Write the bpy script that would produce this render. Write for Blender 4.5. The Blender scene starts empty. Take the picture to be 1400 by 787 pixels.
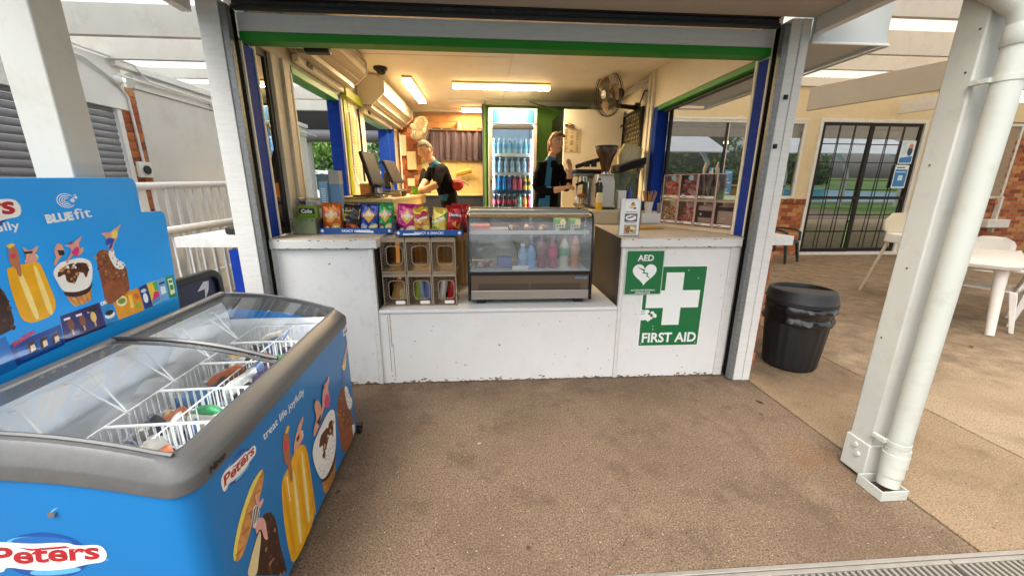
import bpy, bmesh, math, random
from mathutils import Vector, Matrix, Quaternion
from mathutils.geometry import tessellate_polygon
random.seed(7)
R = math.radians
sc = bpy.context.scene
COL = sc.collection

# ---------------------------------------------------------------- camera, world, sun, exposure
EYE = 1.45
cam = bpy.data.cameras.new('camera')
cam.lens = 36 * 527 / 1400
cam.sensor_width = 36
cam.clip_start = .02
cam.clip_end = 2000
camo = bpy.data.objects.new('camera', cam)
COL.objects.link(camo)
PITCH, YAW, ROLL = R(14.7), R(4.0), .0058
camo.matrix_world = Matrix.Translation((0, 0, EYE)) @ Matrix.Rotation(-YAW, 4, 'Z') @ Matrix.Rotation(R(90) - PITCH, 4, 'X') @ Matrix.Rotation(ROLL, 4, 'Z')
sc.camera = camo

SUN_EL, SUN_AZ = R(58), R(215)      # high sun behind thin cloud, from over the photographer's shoulder
world = bpy.data.worlds.new('World')
sc.world = world
world.use_nodes = True
wn = world.node_tree
sky = wn.nodes.new('ShaderNodeTexSky')
sky.sky_type = 'NISHITA'
sky.sun_disc = False
sky.sun_elevation = SUN_EL
sky.sun_rotation = SUN_AZ
sky.air_density = 1.0
sky.dust_density = 4.0
sky.ozone_density = 1.0
hs = wn.nodes.new('ShaderNodeHueSaturation')
hs.inputs['Saturation'].default_value = .28        # thin cloud greys the blue
wn.links.new(sky.outputs[0], hs.inputs['Color'])
bg = wn.nodes['Background']
wn.links.new(hs.outputs[0], bg.inputs[0])
bg.inputs[1].default_value = .15
sl = bpy.data.lights.new('sun', 'SUN')
sl.energy = .8
sl.angle = R(25)
sl.color = (1, .96, .9)
slo = bpy.data.objects.new('sun', sl)
COL.objects.link(slo)
sd = Vector((math.sin(SUN_AZ) * math.cos(SUN_EL), math.cos(SUN_AZ) * math.cos(SUN_EL), math.sin(SUN_EL)))
slo.rotation_euler = sd.to_track_quat('Z', 'Y').to_euler()
sc.view_settings.view_transform = 'Standard'
sc.view_settings.look = 'None'
sc.view_settings.gamma = 1
sc.view_settings.use_curve_mapping = False
sc.view_settings.exposure = 1.32
sc.cycles.max_bounces = 10
sc.cycles.diffuse_bounces = 5
sc.cycles.transparent_max_bounces = 24
sc.cycles.glossy_bounces = 4
sc.cycles.caustics_reflective = False
sc.cycles.caustics_refractive = False
sc.cycles.use_denoising = True
sc.cycles.sample_clamp_indirect = 6

# ---------------------------------------------------------------- materials
def hx(h):
    c = [int(h[i:i + 2], 16) / 255 for i in (0, 2, 4)]
    return tuple((x / 12.92 if x <= .04045 else ((x + .055) / 1.055) ** 2.4) for x in c) + (1,)

MC = {}
def mat(name, h, rough=.5, metal=0., var=.08, scale=6., bump=0., bscale=80., spec=.5, dirt=None, coat=0., stretch=None):
    """dirt = (hex, amount 0..1, scale): blotchy wear of another colour"""
    if name in MC: return MC[name]
    m = bpy.data.materials.new(name); m.use_nodes = True
    t = m.node_tree; N = t.nodes; L = t.links
    b = N['Principled BSDF']
    b.inputs['Roughness'].default_value = rough
    b.inputs['Metallic'].default_value = metal
    b.inputs['Specular IOR Level'].default_value = spec
    b.inputs['Coat Weight'].default_value = coat
    tc = N.new('ShaderNodeTexCoord')
    vec = tc.outputs['Object']
    if stretch:
        mp = N.new('ShaderNodeMapping'); mp.inputs['Scale'].default_value = stretch
        L.new(vec, mp.inputs['Vector']); vec = mp.outputs[0]
    col = hx(h)
    out = None
    if var:
        n = N.new('ShaderNodeTexNoise'); n.inputs['Scale'].default_value = scale; n.inputs['Detail'].default_value = 6
        L.new(vec, n.inputs['Vector'])
        r = N.new('ShaderNodeMapRange'); r.inputs[1].default_value = .3; r.inputs[2].default_value = .7
        r.inputs[3].default_value = 1 - var; r.inputs[4].default_value = 1 + var * .6
        L.new(n.outputs[0], r.inputs[0])
        mx = N.new('ShaderNodeMix'); mx.data_type = 'RGBA'; mx.blend_type = 'MULTIPLY'; mx.inputs[0].default_value = 1
        mx.inputs[6].default_value = col
        L.new(r.outputs[0], mx.inputs[7]); out = mx.outputs[2]
    if dirt:
        n2 = N.new('ShaderNodeTexNoise'); n2.inputs['Scale'].default_value = dirt[2]; n2.inputs['Detail'].default_value = 9; n2.inputs['Roughness'].default_value = .7
        L.new(vec, n2.inputs['Vector'])
        r2 = N.new('ShaderNodeMapRange'); r2.inputs[1].default_value = .52; r2.inputs[2].default_value = .74
        r2.inputs[3].default_value = 0; r2.inputs[4].default_value = dirt[1]
        L.new(n2.outputs[0], r2.inputs[0])
        m2 = N.new('ShaderNodeMix'); m2.data_type = 'RGBA'
        L.new(r2.outputs[0], m2.inputs[0])
        if out: L.new(out, m2.inputs[6])
        else: m2.inputs[6].default_value = col
        m2.inputs[7].default_value = hx(dirt[0]); out = m2.outputs[2]
    if out: L.new(out, b.inputs['Base Color'])
    else: b.inputs['Base Color'].default_value = col
    if bump:
        n3 = N.new('ShaderNodeTexNoise'); n3.inputs['Scale'].default_value = bscale; n3.inputs['Detail'].default_value = 4
        L.new(vec, n3.inputs['Vector'])
        bp = N.new('ShaderNodeBump'); bp.inputs['Strength'].default_value = bump; bp.inputs['Distance'].default_value = .004
        L.new(n3.outputs[0], bp.inputs['Height']); L.new(bp.outputs[0], b.inputs['Normal'])
    MC[name] = m
    return m

def glow(name, h, strength):
    if name in MC: return MC[name]
    m = bpy.data.materials.new(name); m.use_nodes = True
    b = m.node_tree.nodes['Principled BSDF']
    b.inputs['Base Color'].default_value = hx(h)
    b.inputs['Emission Color'].default_value = hx(h)
    b.inputs['Emission Strength'].default_value = strength
    MC[name] = m
    return m

def glass(name, tint='ffffff', refl=1.0, rough=.02, base=.04, haze=0., hazecol='d8d8d8'):
    """thin pane: see-through with a Fresnel reflection, plus an optional film of dirt"""
    if name in MC: return MC[name]
    m = bpy.data.materials.new(name); m.use_nodes = True
    t = m.node_tree; N = t.nodes; L = t.links
    N.remove(N['Principled BSDF'])
    tr = N.new('ShaderNodeBsdfTransparent'); tr.inputs[0].default_value = hx(tint)
    gl = N.new('ShaderNodeBsdfGlossy'); gl.inputs['Roughness'].default_value = rough
    fr = N.new('ShaderNodeFresnel'); fr.inputs[0].default_value = 1.45
    mm = N.new('ShaderNodeMath'); mm.operation = 'MULTIPLY'; mm.inputs[1].default_value = refl
    L.new(fr.outputs[0], mm.inputs[0])
    src = tr.outputs[0]
    if haze:
        df = N.new('ShaderNodeBsdfDiffuse'); df.inputs[0].default_value = hx(hazecol)
        mh = N.new('ShaderNodeMixShader')
        nz = N.new('ShaderNodeTexNoise'); nz.inputs['Scale'].default_value = 7; nz.inputs['Detail'].default_value = 5
        tc = N.new('ShaderNodeTexCoord'); L.new(tc.outputs['Object'], nz.inputs['Vector'])
        m3 = N.new('ShaderNodeMath'); m3.operation = 'MULTIPLY'; m3.inputs[1].default_value = haze * 2
        L.new(nz.outputs[0], m3.inputs[0]); L.new(m3.outputs[0], mh.inputs[0])
        L.new(tr.outputs[0], mh.inputs[1]); L.new(df.outputs[0], mh.inputs[2]); src = mh.outputs[0]
    mx = N.new('ShaderNodeMixShader')
    L.new(mm.outputs[0], mx.inputs[0]); L.new(src, mx.inputs[1]); L.new(gl.outputs[0], mx.inputs[2])
    L.new(mx.outputs[0], N['Material Output'].inputs[0])
    MC[name] = m
    return m

# ---------------------------------------------------------------- geometry collector
class G:
    def __init__(s): s.bm = bmesh.new()
    def face(s, pts, m=0):
        try:
            f = s.bm.faces.new([s.bm.verts.new(p) for p in pts]); f.material_index = m
            return f
        except ValueError: return None
    def box(s, x0, x1, y0, y1, z0, z1, m=0, X=None):
        v = [Vector((x, y, z)) for x in (x0, x1) for y in (y0, y1) for z in (z0, z1)]
        if X is not None: v = [X @ p for p in v]
        bv = [s.bm.verts.new(p) for p in v]
        for q in ((0, 1, 3, 2), (4, 6, 7, 5), (0, 4, 5, 1), (2, 3, 7, 6), (0, 2, 6, 4), (1, 5, 7, 3)):
            s.bm.faces.new([bv[i] for i in q]).material_index = m
        return s
    def rings(s, rs, m=0, cap=True, close=True):
        """rs: list of rings (equal-length lists of points)"""
        vs = [[s.bm.verts.new(p) for p in r] for r in rs]
        n = len(vs[0])
        for a, b in zip(vs, vs[1:]):
            for i in range(n if close else n - 1):
                j = (i + 1) % n
                s.bm.faces.new((a[i], a[j], b[j], b[i])).material_index = m
        if cap and n > 2:
            s.bm.faces.new(vs[0][::-1]).material_index = m
            s.bm.faces.new(vs[-1]).material_index = m
        return s
    def tube(s, pts, r, n=8, m=0, cap=True):
        pts = [Vector(p) for p in pts]
        rs = []
        up = None
        for i, p in enumerate(pts):
            d = (pts[min(i + 1, len(pts) - 1)] - pts[max(i - 1, 0)]).normalized()
            if up is None:
                up = d.orthogonal().normalized()
            a = (up - d * up.dot(d))
            a = a.normalized() if a.length > 1e-6 else d.orthogonal().normalized()
            up = a
            b = d.cross(a)
            rr = r[i] if isinstance(r, (list, tuple)) else r
            rs.append([p + a * (rr * math.cos(2 * math.pi * k / n)) + b * (rr * math.sin(2 * math.pi * k / n)) for k in range(n)])
        return s.rings(rs, m, cap)
    def cyl(s, p0, p1, r0, r1=None, n=16, m=0, cap=True):
        return s.tube([p0, p1], [r0, r0 if r1 is None else r1], n, m, cap)
    def lathe(s, prof, c=(0, 0, 0), n=20, m=0, cap=False, sx=1, sy=1):
        rs = [[(c[0] + r * sx * math.cos(2 * math.pi * k / n), c[1] + r * sy * math.sin(2 * math.pi * k / n), c[2] + z) for k in range(n)] for r, z in prof]
        return s.rings(rs, m, cap)
    def ball(s, c, r, n=10, m=0, X=None):
        rx, ry, rz = r if isinstance(r, (list, tuple)) else (r, r, r)
        k0 = max(4, n // 2)
        rs = []
        for i in range(k0 + 1):
            a = -math.pi / 2 + math.pi * i / k0
            cr = max(math.cos(a), .02)
            ring = [Vector((rx * cr * math.cos(2 * math.pi * k / n), ry * cr * math.sin(2 * math.pi * k / n), rz * math.sin(a))) for k in range(n)]
            if X is not None: ring = [X @ p for p in ring]
            rs.append([p + Vector(c) for p in ring])
        return s.rings(rs, m, True)
    def poly(s, pts, f, h=0., m=0):
        """filled 2D outline laid on surface f(u, v, h)"""
        vs = [s.bm.verts.new(f(u, v, h)) for u, v in pts]
        for t in tessellate_polygon([[Vector((u, v, 0)) for u, v in pts]]):
            try: s.bm.faces.new([vs[i] for i in t]).material_index = m
            except ValueError: pass
        return s
    def prism(s, pts, f, h0, h1, m=0):
        """2D outline extruded between heights h0 and h1 of f(u, v, h)"""
        a = [s.bm.verts.new(f(u, v, h0)) for u, v in pts]
        b = [s.bm.verts.new(f(u, v, h1)) for u, v in pts]
        n = len(pts)
        for i in range(n):
            j = (i + 1) % n
            s.bm.faces.new((a[i], a[j], b[j], b[i])).material_index = m
        for t in tessellate_polygon([[Vector((u, v, 0)) for u, v in pts]]):
            s.bm.faces.new([b[i] for i in t]).material_index = m
            s.bm.faces.new([a[i] for i in t[::-1]]).material_index = m
        return s
    def text(s, txt, f, at=(0, 0), size=.1, ang=0., h=0., m=0, shear=0., bold=0., sx=1., align='LEFT', to=None, arc=None):
        """flat lettering; 'to' stretches the line so that it ends at that point"""
        vs, fs, w = text_mesh(txt, bold, shear)
        if to is not None:
            d = Vector((to[0] - at[0], to[1] - at[1]))
            ang = math.atan2(d.y, d.x); sx = d.length / (w * size)
        off = {'LEFT': 0, 'CENTER': -.5 * w, 'RIGHT': -w}[align]
        ca, sa = math.cos(ang), math.sin(ang)
        bv = []
        for x, y in vs:
            X, Y = (x + off) * size * sx, y * size
            if arc: Y += arc * (X * X)
            bv.append(s.bm.verts.new(f(at[0] + X * ca - Y * sa, at[1] + X * sa + Y * ca, h)))
        for t in fs:
            try: s.bm.faces.new([bv[i] for i in t]).material_index = m
            except ValueError: pass
        return s
    def done(s, name, mats, parent=None, bevel=0., smooth=40, recalc=True, seg=2):
        bm = s.bm
        root = parent
        off = Vector((0, 0, 0))
        while root is not None:
            off += Vector(root.location); root = root.parent
        if off.length: bmesh.ops.translate(bm, verts=bm.verts, vec=-off)
        if recalc: bmesh.ops.recalc_face_normals(bm, faces=bm.faces)
        me = bpy.data.meshes.new(name)
        bm.to_mesh(me); bm.free()
        for mm in (mats if isinstance(mats, (list, tuple)) else [mats]): me.materials.append(mm)
        if smooth:
            me.shade_smooth(); me.set_sharp_from_angle(angle=R(smooth))
        o = bpy.data.objects.new(name, me)
        COL.objects.link(o)
        if parent is not None: o.parent = parent
        if bevel:
            md = o.modifiers.new('bevel', 'BEVEL'); md.width = bevel; md.segments = seg; md.limit_method = 'ANGLE'; md.angle_limit = R(50)
            md.harden_normals = False
        return o

TC = {}
def text_mesh(txt, bold=0., shear=0.):
    key = (txt, bold, shear)
    if key in TC: return TC[key]
    cu = bpy.data.curves.new('t', 'FONT'); cu.body = txt; cu.size = 1; cu.offset = bold; cu.shear = shear; cu.resolution_u = 3
    cu.fill_mode = 'FRONT'
    o = bpy.data.objects.new('t', cu); COL.objects.link(o)
    dg = bpy.context.evaluated_depsgraph_get()
    me = o.evaluated_get(dg).to_mesh()
    vs = [(v.co.x, v.co.y) for v in me.vertices]; fs = [tuple(p.vertices) for p in me.polygons]
    x0 = min((v[0] for v in vs), default=0); x1 = max((v[0] for v in vs), default=1)
    vs = [(x - x0, y) for x, y in vs]
    o.evaluated_get(dg).to_mesh_clear()
    bpy.data.objects.remove(o); bpy.data.curves.remove(cu)
    TC[key] = (vs, fs, max(x1 - x0, 1e-4))
    return TC[key]

def thing(name, label, cat, loc=(0, 0, 0), group=None, rotz=0):
    o = bpy.data.objects.new(name, None); COL.objects.link(o)
    o.empty_display_size = .1
    o.location = loc; o.rotation_euler.z = rotz
    return tag(o, label, cat, group)
def tag(o, label=None, cat=None, group=None, kind=None):
    if label: o['label'] = label
    if cat: o['category'] = cat
    if group: o['group'] = group
    if kind: o['kind'] = kind
    return o
def struct(o): return tag(o, kind='structure')
def dup(o, loc=None, rotz=None, label=None, group=None, parent=None):
    c = o.copy(); COL.objects.link(c)
    if parent is not None: c.parent = parent
    if loc is not None: c.location = loc
    if rotz is not None: c.rotation_euler.z = rotz
    if label: c['label'] = label
    if group: c['group'] = group
    for ch in list(o.children): dup(ch, parent=c)
    return c
def piece(src, parent, loc=(0, 0, 0), rot=(0, 0, 0), m=None):
    """another object on the same mesh, a part of parent"""
    c = src.copy(); COL.objects.link(c); c.parent = parent; c.location = loc; c.rotation_euler = rot
    return c

def FY(y):                    # wall facing the camera (-y): u = x, v = z, h towards the camera
    return lambda u, v, h: Vector((u, y - h, v))
def FX(x, s=1):               # wall facing +x (s=1) or -x (s=-1): u = y, v = z
    return lambda u, v, h: Vector((x + s * h, u, v))
def rrect(x0, x1, y0, y1, r, n=4):
    p = []
    for cx, cy, a0 in ((x1 - r, y1 - r, 0), (x0 + r, y1 - r, 90), (x0 + r, y0 + r, 180), (x1 - r, y0 + r, 270)):
        for i in range(n + 1):
            a = R(a0 + 90 * i / n); p.append((cx + r * math.cos(a), cy + r * math.sin(a)))
    return p
def ell(cx, cy, rx, ry, n=20, ang=0):
    c, s = math.cos(ang), math.sin(ang)
    return [(cx + rx * math.cos(a) * c - ry * math.sin(a) * s, cy + rx * math.cos(a) * s + ry * math.sin(a) * c) for a in (2 * math.pi * i / n for i in range(n))]

# common materials
WHITE = mat('white_paint', 'd9d9d6', .55, var=.05, scale=3, bump=.12, bscale=25, dirt=('a39a8c', .35, 9))
WHITE2 = mat('white_paint_clean', 'dedddA', .5, var=.03, scale=3, bump=.08, bscale=40, dirt=('b8b2a6', .22, 5))
WOODW = mat('white_painted_timber', 'd6d5d0', .6, var=.06, scale=5, bump=.35, bscale=18, stretch=(1, 8, 8), dirt=('a59b8d', .35, 12))
TOPM = mat('worn_counter_top', 'd0c6b6', .45, var=.1, scale=12, dirt=('7d6a55', .6, 14))
GALV = mat('galvanised_steel', '7d8080', .5, .5, var=.25, scale=60)
DARK = mat('dark_metal', '2b2a29', .5, .3, var=.1)
BLACK = mat('black_plastic', '121214', .4, var=.1)
RUB = mat('black_rubber', '17171a', .7, var=.1)
BLUEP = mat('blue_paint', '0a3494', .75, spec=.2, var=.06, dirt=('3d6cb4', .3, 20))
GREENP = mat('green_paint', '238a1c', .5, var=.06)
CREAM = mat('cream_paint', 'e6dfcc', .6, var=.05, bump=.05, dirt=('b09c74', .3, 6))
BEIGE = mat('beige_wall_paint', 'd9c69e', .65, var=.05, bump=.05, bscale=40)
STEEL = mat('stainless_steel', 'a8a5a0', .28, .9, var=.08, scale=30, stretch=(1, 1, 20))
CHROME = mat('chrome', 'd8d8d8', .12, 1., var=0)
PLW = mat('white_plastic', 'e6e3dc', .4, var=.03)
PAPER = mat('paper', 'ece6d8', .8, var=.04)
INK = mat('black_ink', '1a1a1c', .6, var=0)
WPRINT = mat('white_print', 'f2f2f0', .45, var=0)
BROWNP = mat('board_brown', 'a98a5c', .7, var=.1)

# ================================================================ ground, drain
def concrete(name, h, dark, light, stain, stain_amt):
    m = bpy.data.materials.new(name); m.use_nodes = True
    t = m.node_tree; N = t.nodes; L = t.links
    b = N['Principled BSDF']; b.inputs['Roughness'].default_value = .75; b.inputs['Specular IOR Level'].default_value = .35
    tc = N.new('ShaderNodeTexCoord')
    def noise(s, d=5, ro=.6):
        n = N.new('ShaderNodeTexNoise'); n.inputs['Scale'].default_value = s; n.inputs['Detail'].default_value = d; n.inputs['Roughness'].default_value = ro
        L.new(tc.outputs['Object'], n.inputs['Vector']); return n.outputs[0]
    def rng(src, a, c, lo, hi):
        r = N.new('ShaderNodeMapRange'); r.inputs[1].default_value = a; r.inputs[2].default_value = c; r.inputs[3].default_value = lo; r.inputs[4].default_value = hi
        L.new(src, r.inputs[0]); return r.outputs[0]
    def mix(fac, a, c, mode='MIX'):
        x = N.new('ShaderNodeMix'); x.data_type = 'RGBA'; x.blend_type = mode
        if isinstance(fac, float): x.inputs[0].default_value = fac
        else: L.new(fac, x.inputs[0])
        for s, v in ((6, a), (7, c)):
            if isinstance(v, str): x.inputs[s].default_value = hx(v)
            else: L.new(v, x.inputs[s])
        return x.outputs[2]
    c = mix(rng(noise(120, 4, .85), .40, .60, 0., 1.), dark, light)            # fine aggregate
    c = mix(.30, c, h)
    v = N.new('ShaderNodeTexVoronoi'); v.inputs['Scale'].default_value = 150; L.new(tc.outputs['Object'], v.inputs['Vector'])
    sepc = N.new('ShaderNodeSeparateColor'); L.new(v.outputs['Color'], sepc.inputs[0])
    inner = rng(v.outputs['Distance'], .25, .36, 1., 0.)
    def stones(lo, hi, amt):
        a = rng(sepc.outputs[0], lo, hi, 0., amt)
        q = N.new('ShaderNodeMath'); q.operation = 'MULTIPLY'; L.new(a, q.inputs[0]); L.new(inner, q.inputs[1]); return q.outputs[0]
    c = mix(stones(.74, .76, .9), c, '2e231a')
    c = mix(stones(.94, .95, .7), c, 'c4b294')
    c = mix(rng(noise(1.3, 6, .6), .45, .7, 0., stain_amt), c, stain)         # broad old stains
    c = mix(rng(noise(3.7, 8, .7), .52, .72, 0., .6), c, dark)
    c = mix(rng(noise(2.2, 8, .75), .56, .74, 0., .45), c, light)
    c = mix(rng(noise(9, 8, .8), .60, .72, 0., .5), c, dark)
    v2 = N.new('ShaderNodeTexVoronoi'); v2.inputs['Scale'].default_value = 4.6; L.new(tc.outputs['Object'], v2.inputs['Vector'])
    s2 = N.new('ShaderNodeSeparateColor'); L.new(v2.outputs['Color'], s2.inputs[0])
    spot = rng(v2.outputs['Distance'], .045, .075, 1., 0.)
    q = N.new('ShaderNodeMath'); q.operation = 'MULTIPLY'; L.new(rng(s2.outputs[1], .35, .36, 0., .8), q.inputs[0]); L.new(spot, q.inputs[1])
    c = mix(q.outputs[0], c, '33291f')                                        # trodden gum spots
    L.new(c, b.inputs['Base Color'])
    sp = N.new('ShaderNodeSeparateXYZ'); L.new(tc.outputs['Object'], sp.inputs[0])
    def mul(*a):
        o = a[0]
        for k in a[1:]:
            w = N.new('ShaderNodeMath'); w.operation = 'MULTIPLY'; L.new(o, w.inputs[0])
            if isinstance(k, float): w.inputs[1].default_value = k
            else: L.new(k, w.inputs[1])
            o = w.outputs[0]
        return o
    c = mix(mul(rng(sp.outputs[1], 2.3, 2.69, 0., 1.), rng(noise(5, 8, .7), .38, .66, 0., 1.), .55), c, '362b22')   # grime trodden along the counter foot
    ds = N.new('ShaderNodeVectorMath'); ds.operation = 'DISTANCE'; L.new(tc.outputs['Object'], ds.inputs[0]); ds.inputs[1].default_value = (1.80, 1.72, 0)
    c = mix(mul(rng(ds.outputs['Value'], .03, .22, 1., 0.), rng(noise(9, 8, .7), .40, .60, 0., 1.), .4), c, '7a4a26')   # rust bleeding from the pillar foot
    v3 = N.new('ShaderNodeTexVoronoi'); v3.inputs['Scale'].default_value = 34; L.new(tc.outputs['Object'], v3.inputs['Vector'])
    s3 = N.new('ShaderNodeSeparateColor'); L.new(v3.outputs['Color'], s3.inputs[0])
    q3 = N.new('ShaderNodeMath'); q3.operation = 'MULTIPLY'; L.new(rng(s3.outputs[1], .60, .61, 0., .9), q3.inputs[0]); L.new(rng(v3.outputs['Distance'], .10, .15, 1., 0.), q3.inputs[1])
    c = mix(q3.outputs[0], c, '241b13')                                       # pits
    q4 = N.new('ShaderNodeMath'); q4.operation = 'MULTIPLY'; L.new(rng(s3.outputs[2], .86, .87, 0., .8), q4.inputs[0]); L.new(rng(v3.outputs['Distance'], .07, .11, 1., 0.), q4.inputs[1])
    c = mix(q4.outputs[0], c, 'd0c0a2')                                       # pale stones
    L.new(c, b.inputs['Base Color'])
    bp = N.new('ShaderNodeBump'); bp.inputs['Strength'].default_value = .5; bp.inputs['Distance'].default_value = .003
    L.new(noise(140, 3, .7), bp.inputs['Height']); L.new(bp.outputs[0], b.inputs['Normal'])
    return m
CONC = concrete('exposed_aggregate_concrete', '6f5a46', '392d22', '988067', '54412f', .5)
CONC2 = concrete('trowelled_concrete', '8b755a', '594835', 'aa9172', '6d563d', .55)
CONC3 = concrete('pale_concrete', '9a866b', '695743', 'b49d7e', '786149', .6)
GRASS = mat('mown_grass', '5d7a30', .9, var=.3, scale=3, bump=.4, bscale=60)

g = G(); n = 12
g.face([(-400, -400, -.12), (400, -400, -.12), (400, 400, -.12), (-400, 400, -.12)])
struct(g.done('ground', [GRASS], smooth=0))
deck = struct(bpy.data.objects.new('concrete_deck', None)); COL.objects.link(deck)
def slab(x0, x1, y0, y1, m, top=0.):
    g = G(); g.box(x0, x1, y0, y1, top - .11, top); return g.done('concrete_slab', [m], deck, bevel=.004, smooth=0, seg=1)
slab(-8, -1.6, 1.135, 7.2, CONC)
slab(-1.594, 2.026, 1.135, 7.2, CONC)
slab(2.040, 2.981, 1.135, 5.9, CONC2)
slab(2.995, 5.2, 1.135, 5.9, CONC3)
slab(5.206, 9.2, 1.135, 5.9, CONC3)
slab(9.206, 18, 1.135, 5.9, CONC3)
slab(2.036, 5.2, 5.906, 8.6, CONC3)
slab(5.206, 9.2, 5.906, 8.6, CONC3)
slab(9.206, 18, 5.906, 8.6, CONC3)
slab(-8, 2.03, 7.206, 12, CONC)
for x0, x1 in ((-9, -3), (-2.994, 2), (2.006, 6), (6.006, 18)):
    slab(x0, x1, -8.59, .915, CONC)

GRATE = mat('grate_steel', 'a8a298', .38, .5, var=.1, scale=20)
dr = thing('floor_drain', 'long stainless steel slotted drain grate set in the concrete', 'drain', (1.4, 1.02, 0))
g = G()
g.box(.1, 3.4, 1.112, 1.13, -.1, .002); g.box(.1, 3.4, .92, .938, -.1, .002); g.box(.1, 3.4, .938, 1.112, -.11, -.1, 1)
g.done('frame', [GRATE, mat('drain_sludge', '1c1814', .9)], dr, bevel=.002)
barsrc = None
for gi, (x0, x1) in enumerate(((.12, 1.86), (1.866, 3.38))):
    g = G()
    for yy in ((1.092, 1.110), (.940, .958)): g.box(x0, x1, yy[0], yy[1], -.028, -.001)
    gr = g.done('grate', [GRATE], dr, bevel=.002)
    nb = int((x1 - x0) / .0275)
    for k in range(nb):
        x = x0 + .010 + k * .0275
        if barsrc is None:
            b = G(); b.box(-.0068, .0068, -.0665, .0665, -.024, -.002)
            barsrc = b.done('bar', [GRATE], None, bevel=.003)
            barsrc.parent = gr; barsrc.location = Vector((x, 1.025, 0)) - dr.location
        else:
            piece(barsrc, gr, Vector((x, 1.025, 0)) - dr.location)

# ================================================================ brick layer
BR = [mat('brick_orange', 'b4693d', .85, var=.25, scale=30, bump=.4, bscale=90), mat('brick_red', '9c5131', .85, var=.25, scale=30, bump=.4, bscale=90),
      mat('brick_tan', 'c48a58', .85, var=.2, scale=30, bump=.4, bscale=90), mat('brick_brown', '86472e', .85, var=.25, scale=30, bump=.4, bscale=90)]
MORT = mat('mortar', 'a3907a', .9, var=.15, scale=20, bump=.4)
def bricks(parent, f, u0, u1, v0, v1, L=.24, H=.086, m=.011, depth=.012, hole=None, wts=(5, 3, 2, 2), mats=BR, back=True, vert=False):
    o0 = f(0, 0, 0); ex, ey, en = f(1, 0, 0) - o0, f(0, 1, 0) - o0, f(0, 0, 1) - o0
    pl = Vector((0, 0, 0)); p = parent
    while p is not None: pl += Vector(p.location); p = p.parent
    cache = {}
    if back:
        g = G(); g.poly([(u0, v0), (u1, v0), (u1, v1), (u0, v1)], f, 0); g.done('mortar', [MORT], parent, smooth=0)
    row = 0; v = v0
    while v < v1 - .02:
        h = min(H - m, v1 - v - .004)
        u = u0 - (L / 2 if row % 2 else 0)
        while u < u1 - .02:
            a, c = max(u, u0), min(u + L - m, u1)
            u += L
            if c - a < .02: continue
            if hole and hole((a + c) / 2, v + h / 2): continue
            mi = random.choices(range(len(mats)), wts[:len(mats)])[0]
            key = (round(c - a, 3), round(h, 3), mi)
            if key not in cache:
                b = bmesh.new()
                vs = [b.verts.new(ex * sx * (c - a) / 2 + ey * sy * h / 2 + en * sz) for sx in (-1, 1) for sy in (-1, 1) for sz in (-.005, depth)]
                for q in ((0, 1, 3, 2), (4, 6, 7, 5), (0, 4, 5, 1), (2, 3, 7, 6), (0, 2, 6, 4), (1, 5, 7, 3)): b.faces.new([vs[i] for i in q])
                bmesh.ops.recalc_face_normals(b, faces=b.faces)
                me = bpy.data.meshes.new('brick'); b.to_mesh(me); b.free(); me.materials.append(mats[mi]); cache[key] = me
            o = bpy.data.objects.new('brick', cache[key]); COL.objects.link(o); o.parent = parent
            o.location = f((a + c) / 2, v + h / 2, random.uniform(-.0025, .0025)) - pl
        v += H; row += 1

# ================================================================ kiosk shell
K = thing('kiosk', 'white timber kiosk with open serving front, green lintel strip and blue jambs', 'kiosk', (.2, 2.7, 0))
def part(name, mats, fn, bevel=.003, parent=K, smooth=40):
    g = G(); fn(g); return g.done(name, mats, parent, bevel=bevel, smooth=smooth)
KF = .30                                                            # raised floor inside
part('floor', [mat('vinyl_floor', 'a8a092', .5, var=.1)], lambda g: g.box(-1.46, 1.9, 3.0, 7.1, .01, KF))
part('ceiling', [mat('ceiling_paint', 'efe9dc', .6, var=.03, dirt=('c0ae88', .25, 2))], lambda g: g.box(-1.58, 2.04, 2.75, 7.22, 2.70, 2.78))
def ceil_seams(g):
    g.box(.28, .30, 2.8, 6.44, 2.696, 2.702); g.box(-1.46, .28, 4.3, 4.32, 2.696, 2.702)
    g.box(-1.46, 0, 7.04, 7.1, 2.655, 2.70); g.box(0.03, 1.9, 6.39, 6.45, 2.655, 2.70)
part('cornice', [CREAM], ceil_seams)
ROOFM = mat('painted_soffit', 'b1aaa1', .6, var=.05)
part('roof', [mat('roof_steel', '9b9c9a', .5, .3)], lambda g: g.box(-1.7, 2.15, 1.30, 7.4, 2.80, 2.86))
def sof(g):
    g.box(-1.62, 2.06, 1.35, 2.60, 2.47, 2.49)
part('soffit', [ROOFM], sof)
part('fascia', [WHITE], lambda g: g.box(-1.68, 2.12, 1.30, 1.345, 2.44, 2.80))
part('barge_board', [WHITE], lambda g: g.box(-1.68, -1.625, 1.35, 2.60, 2.385, 2.80))
part('barge_board', [WHITE], lambda g: g.box(2.065, 2.12, 1.35, 2.596, 2.385, 2.80))
part('post', [WOODW], lambda g: g.box(-1.605, -1.485, 2.60, 2.695, .0, 2.468), .004)
part('post', [WOODW], lambda g: (g.box(1.915, 1.985, 2.605, 2.70, .0, 2.468), g.box(1.985, 2.043, 2.60, 2.70, .0, 2.468)), .004)
def guide(x0, x1):
    def fn(g):
        g.box(x0, x1, 2.605, 2.62, .01, 2.44); g.box(x0, x0 + .006, 2.62, 2.69, .01, 2.44); g.box(x1 - .006, x1, 2.62, 2.69, .01, 2.44)
    return fn
part('guide_rail', [GALV], guide(-1.482, -1.445), .002)
part('guide_rail', [GALV], guide(1.875, 1.912), .002)
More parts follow.
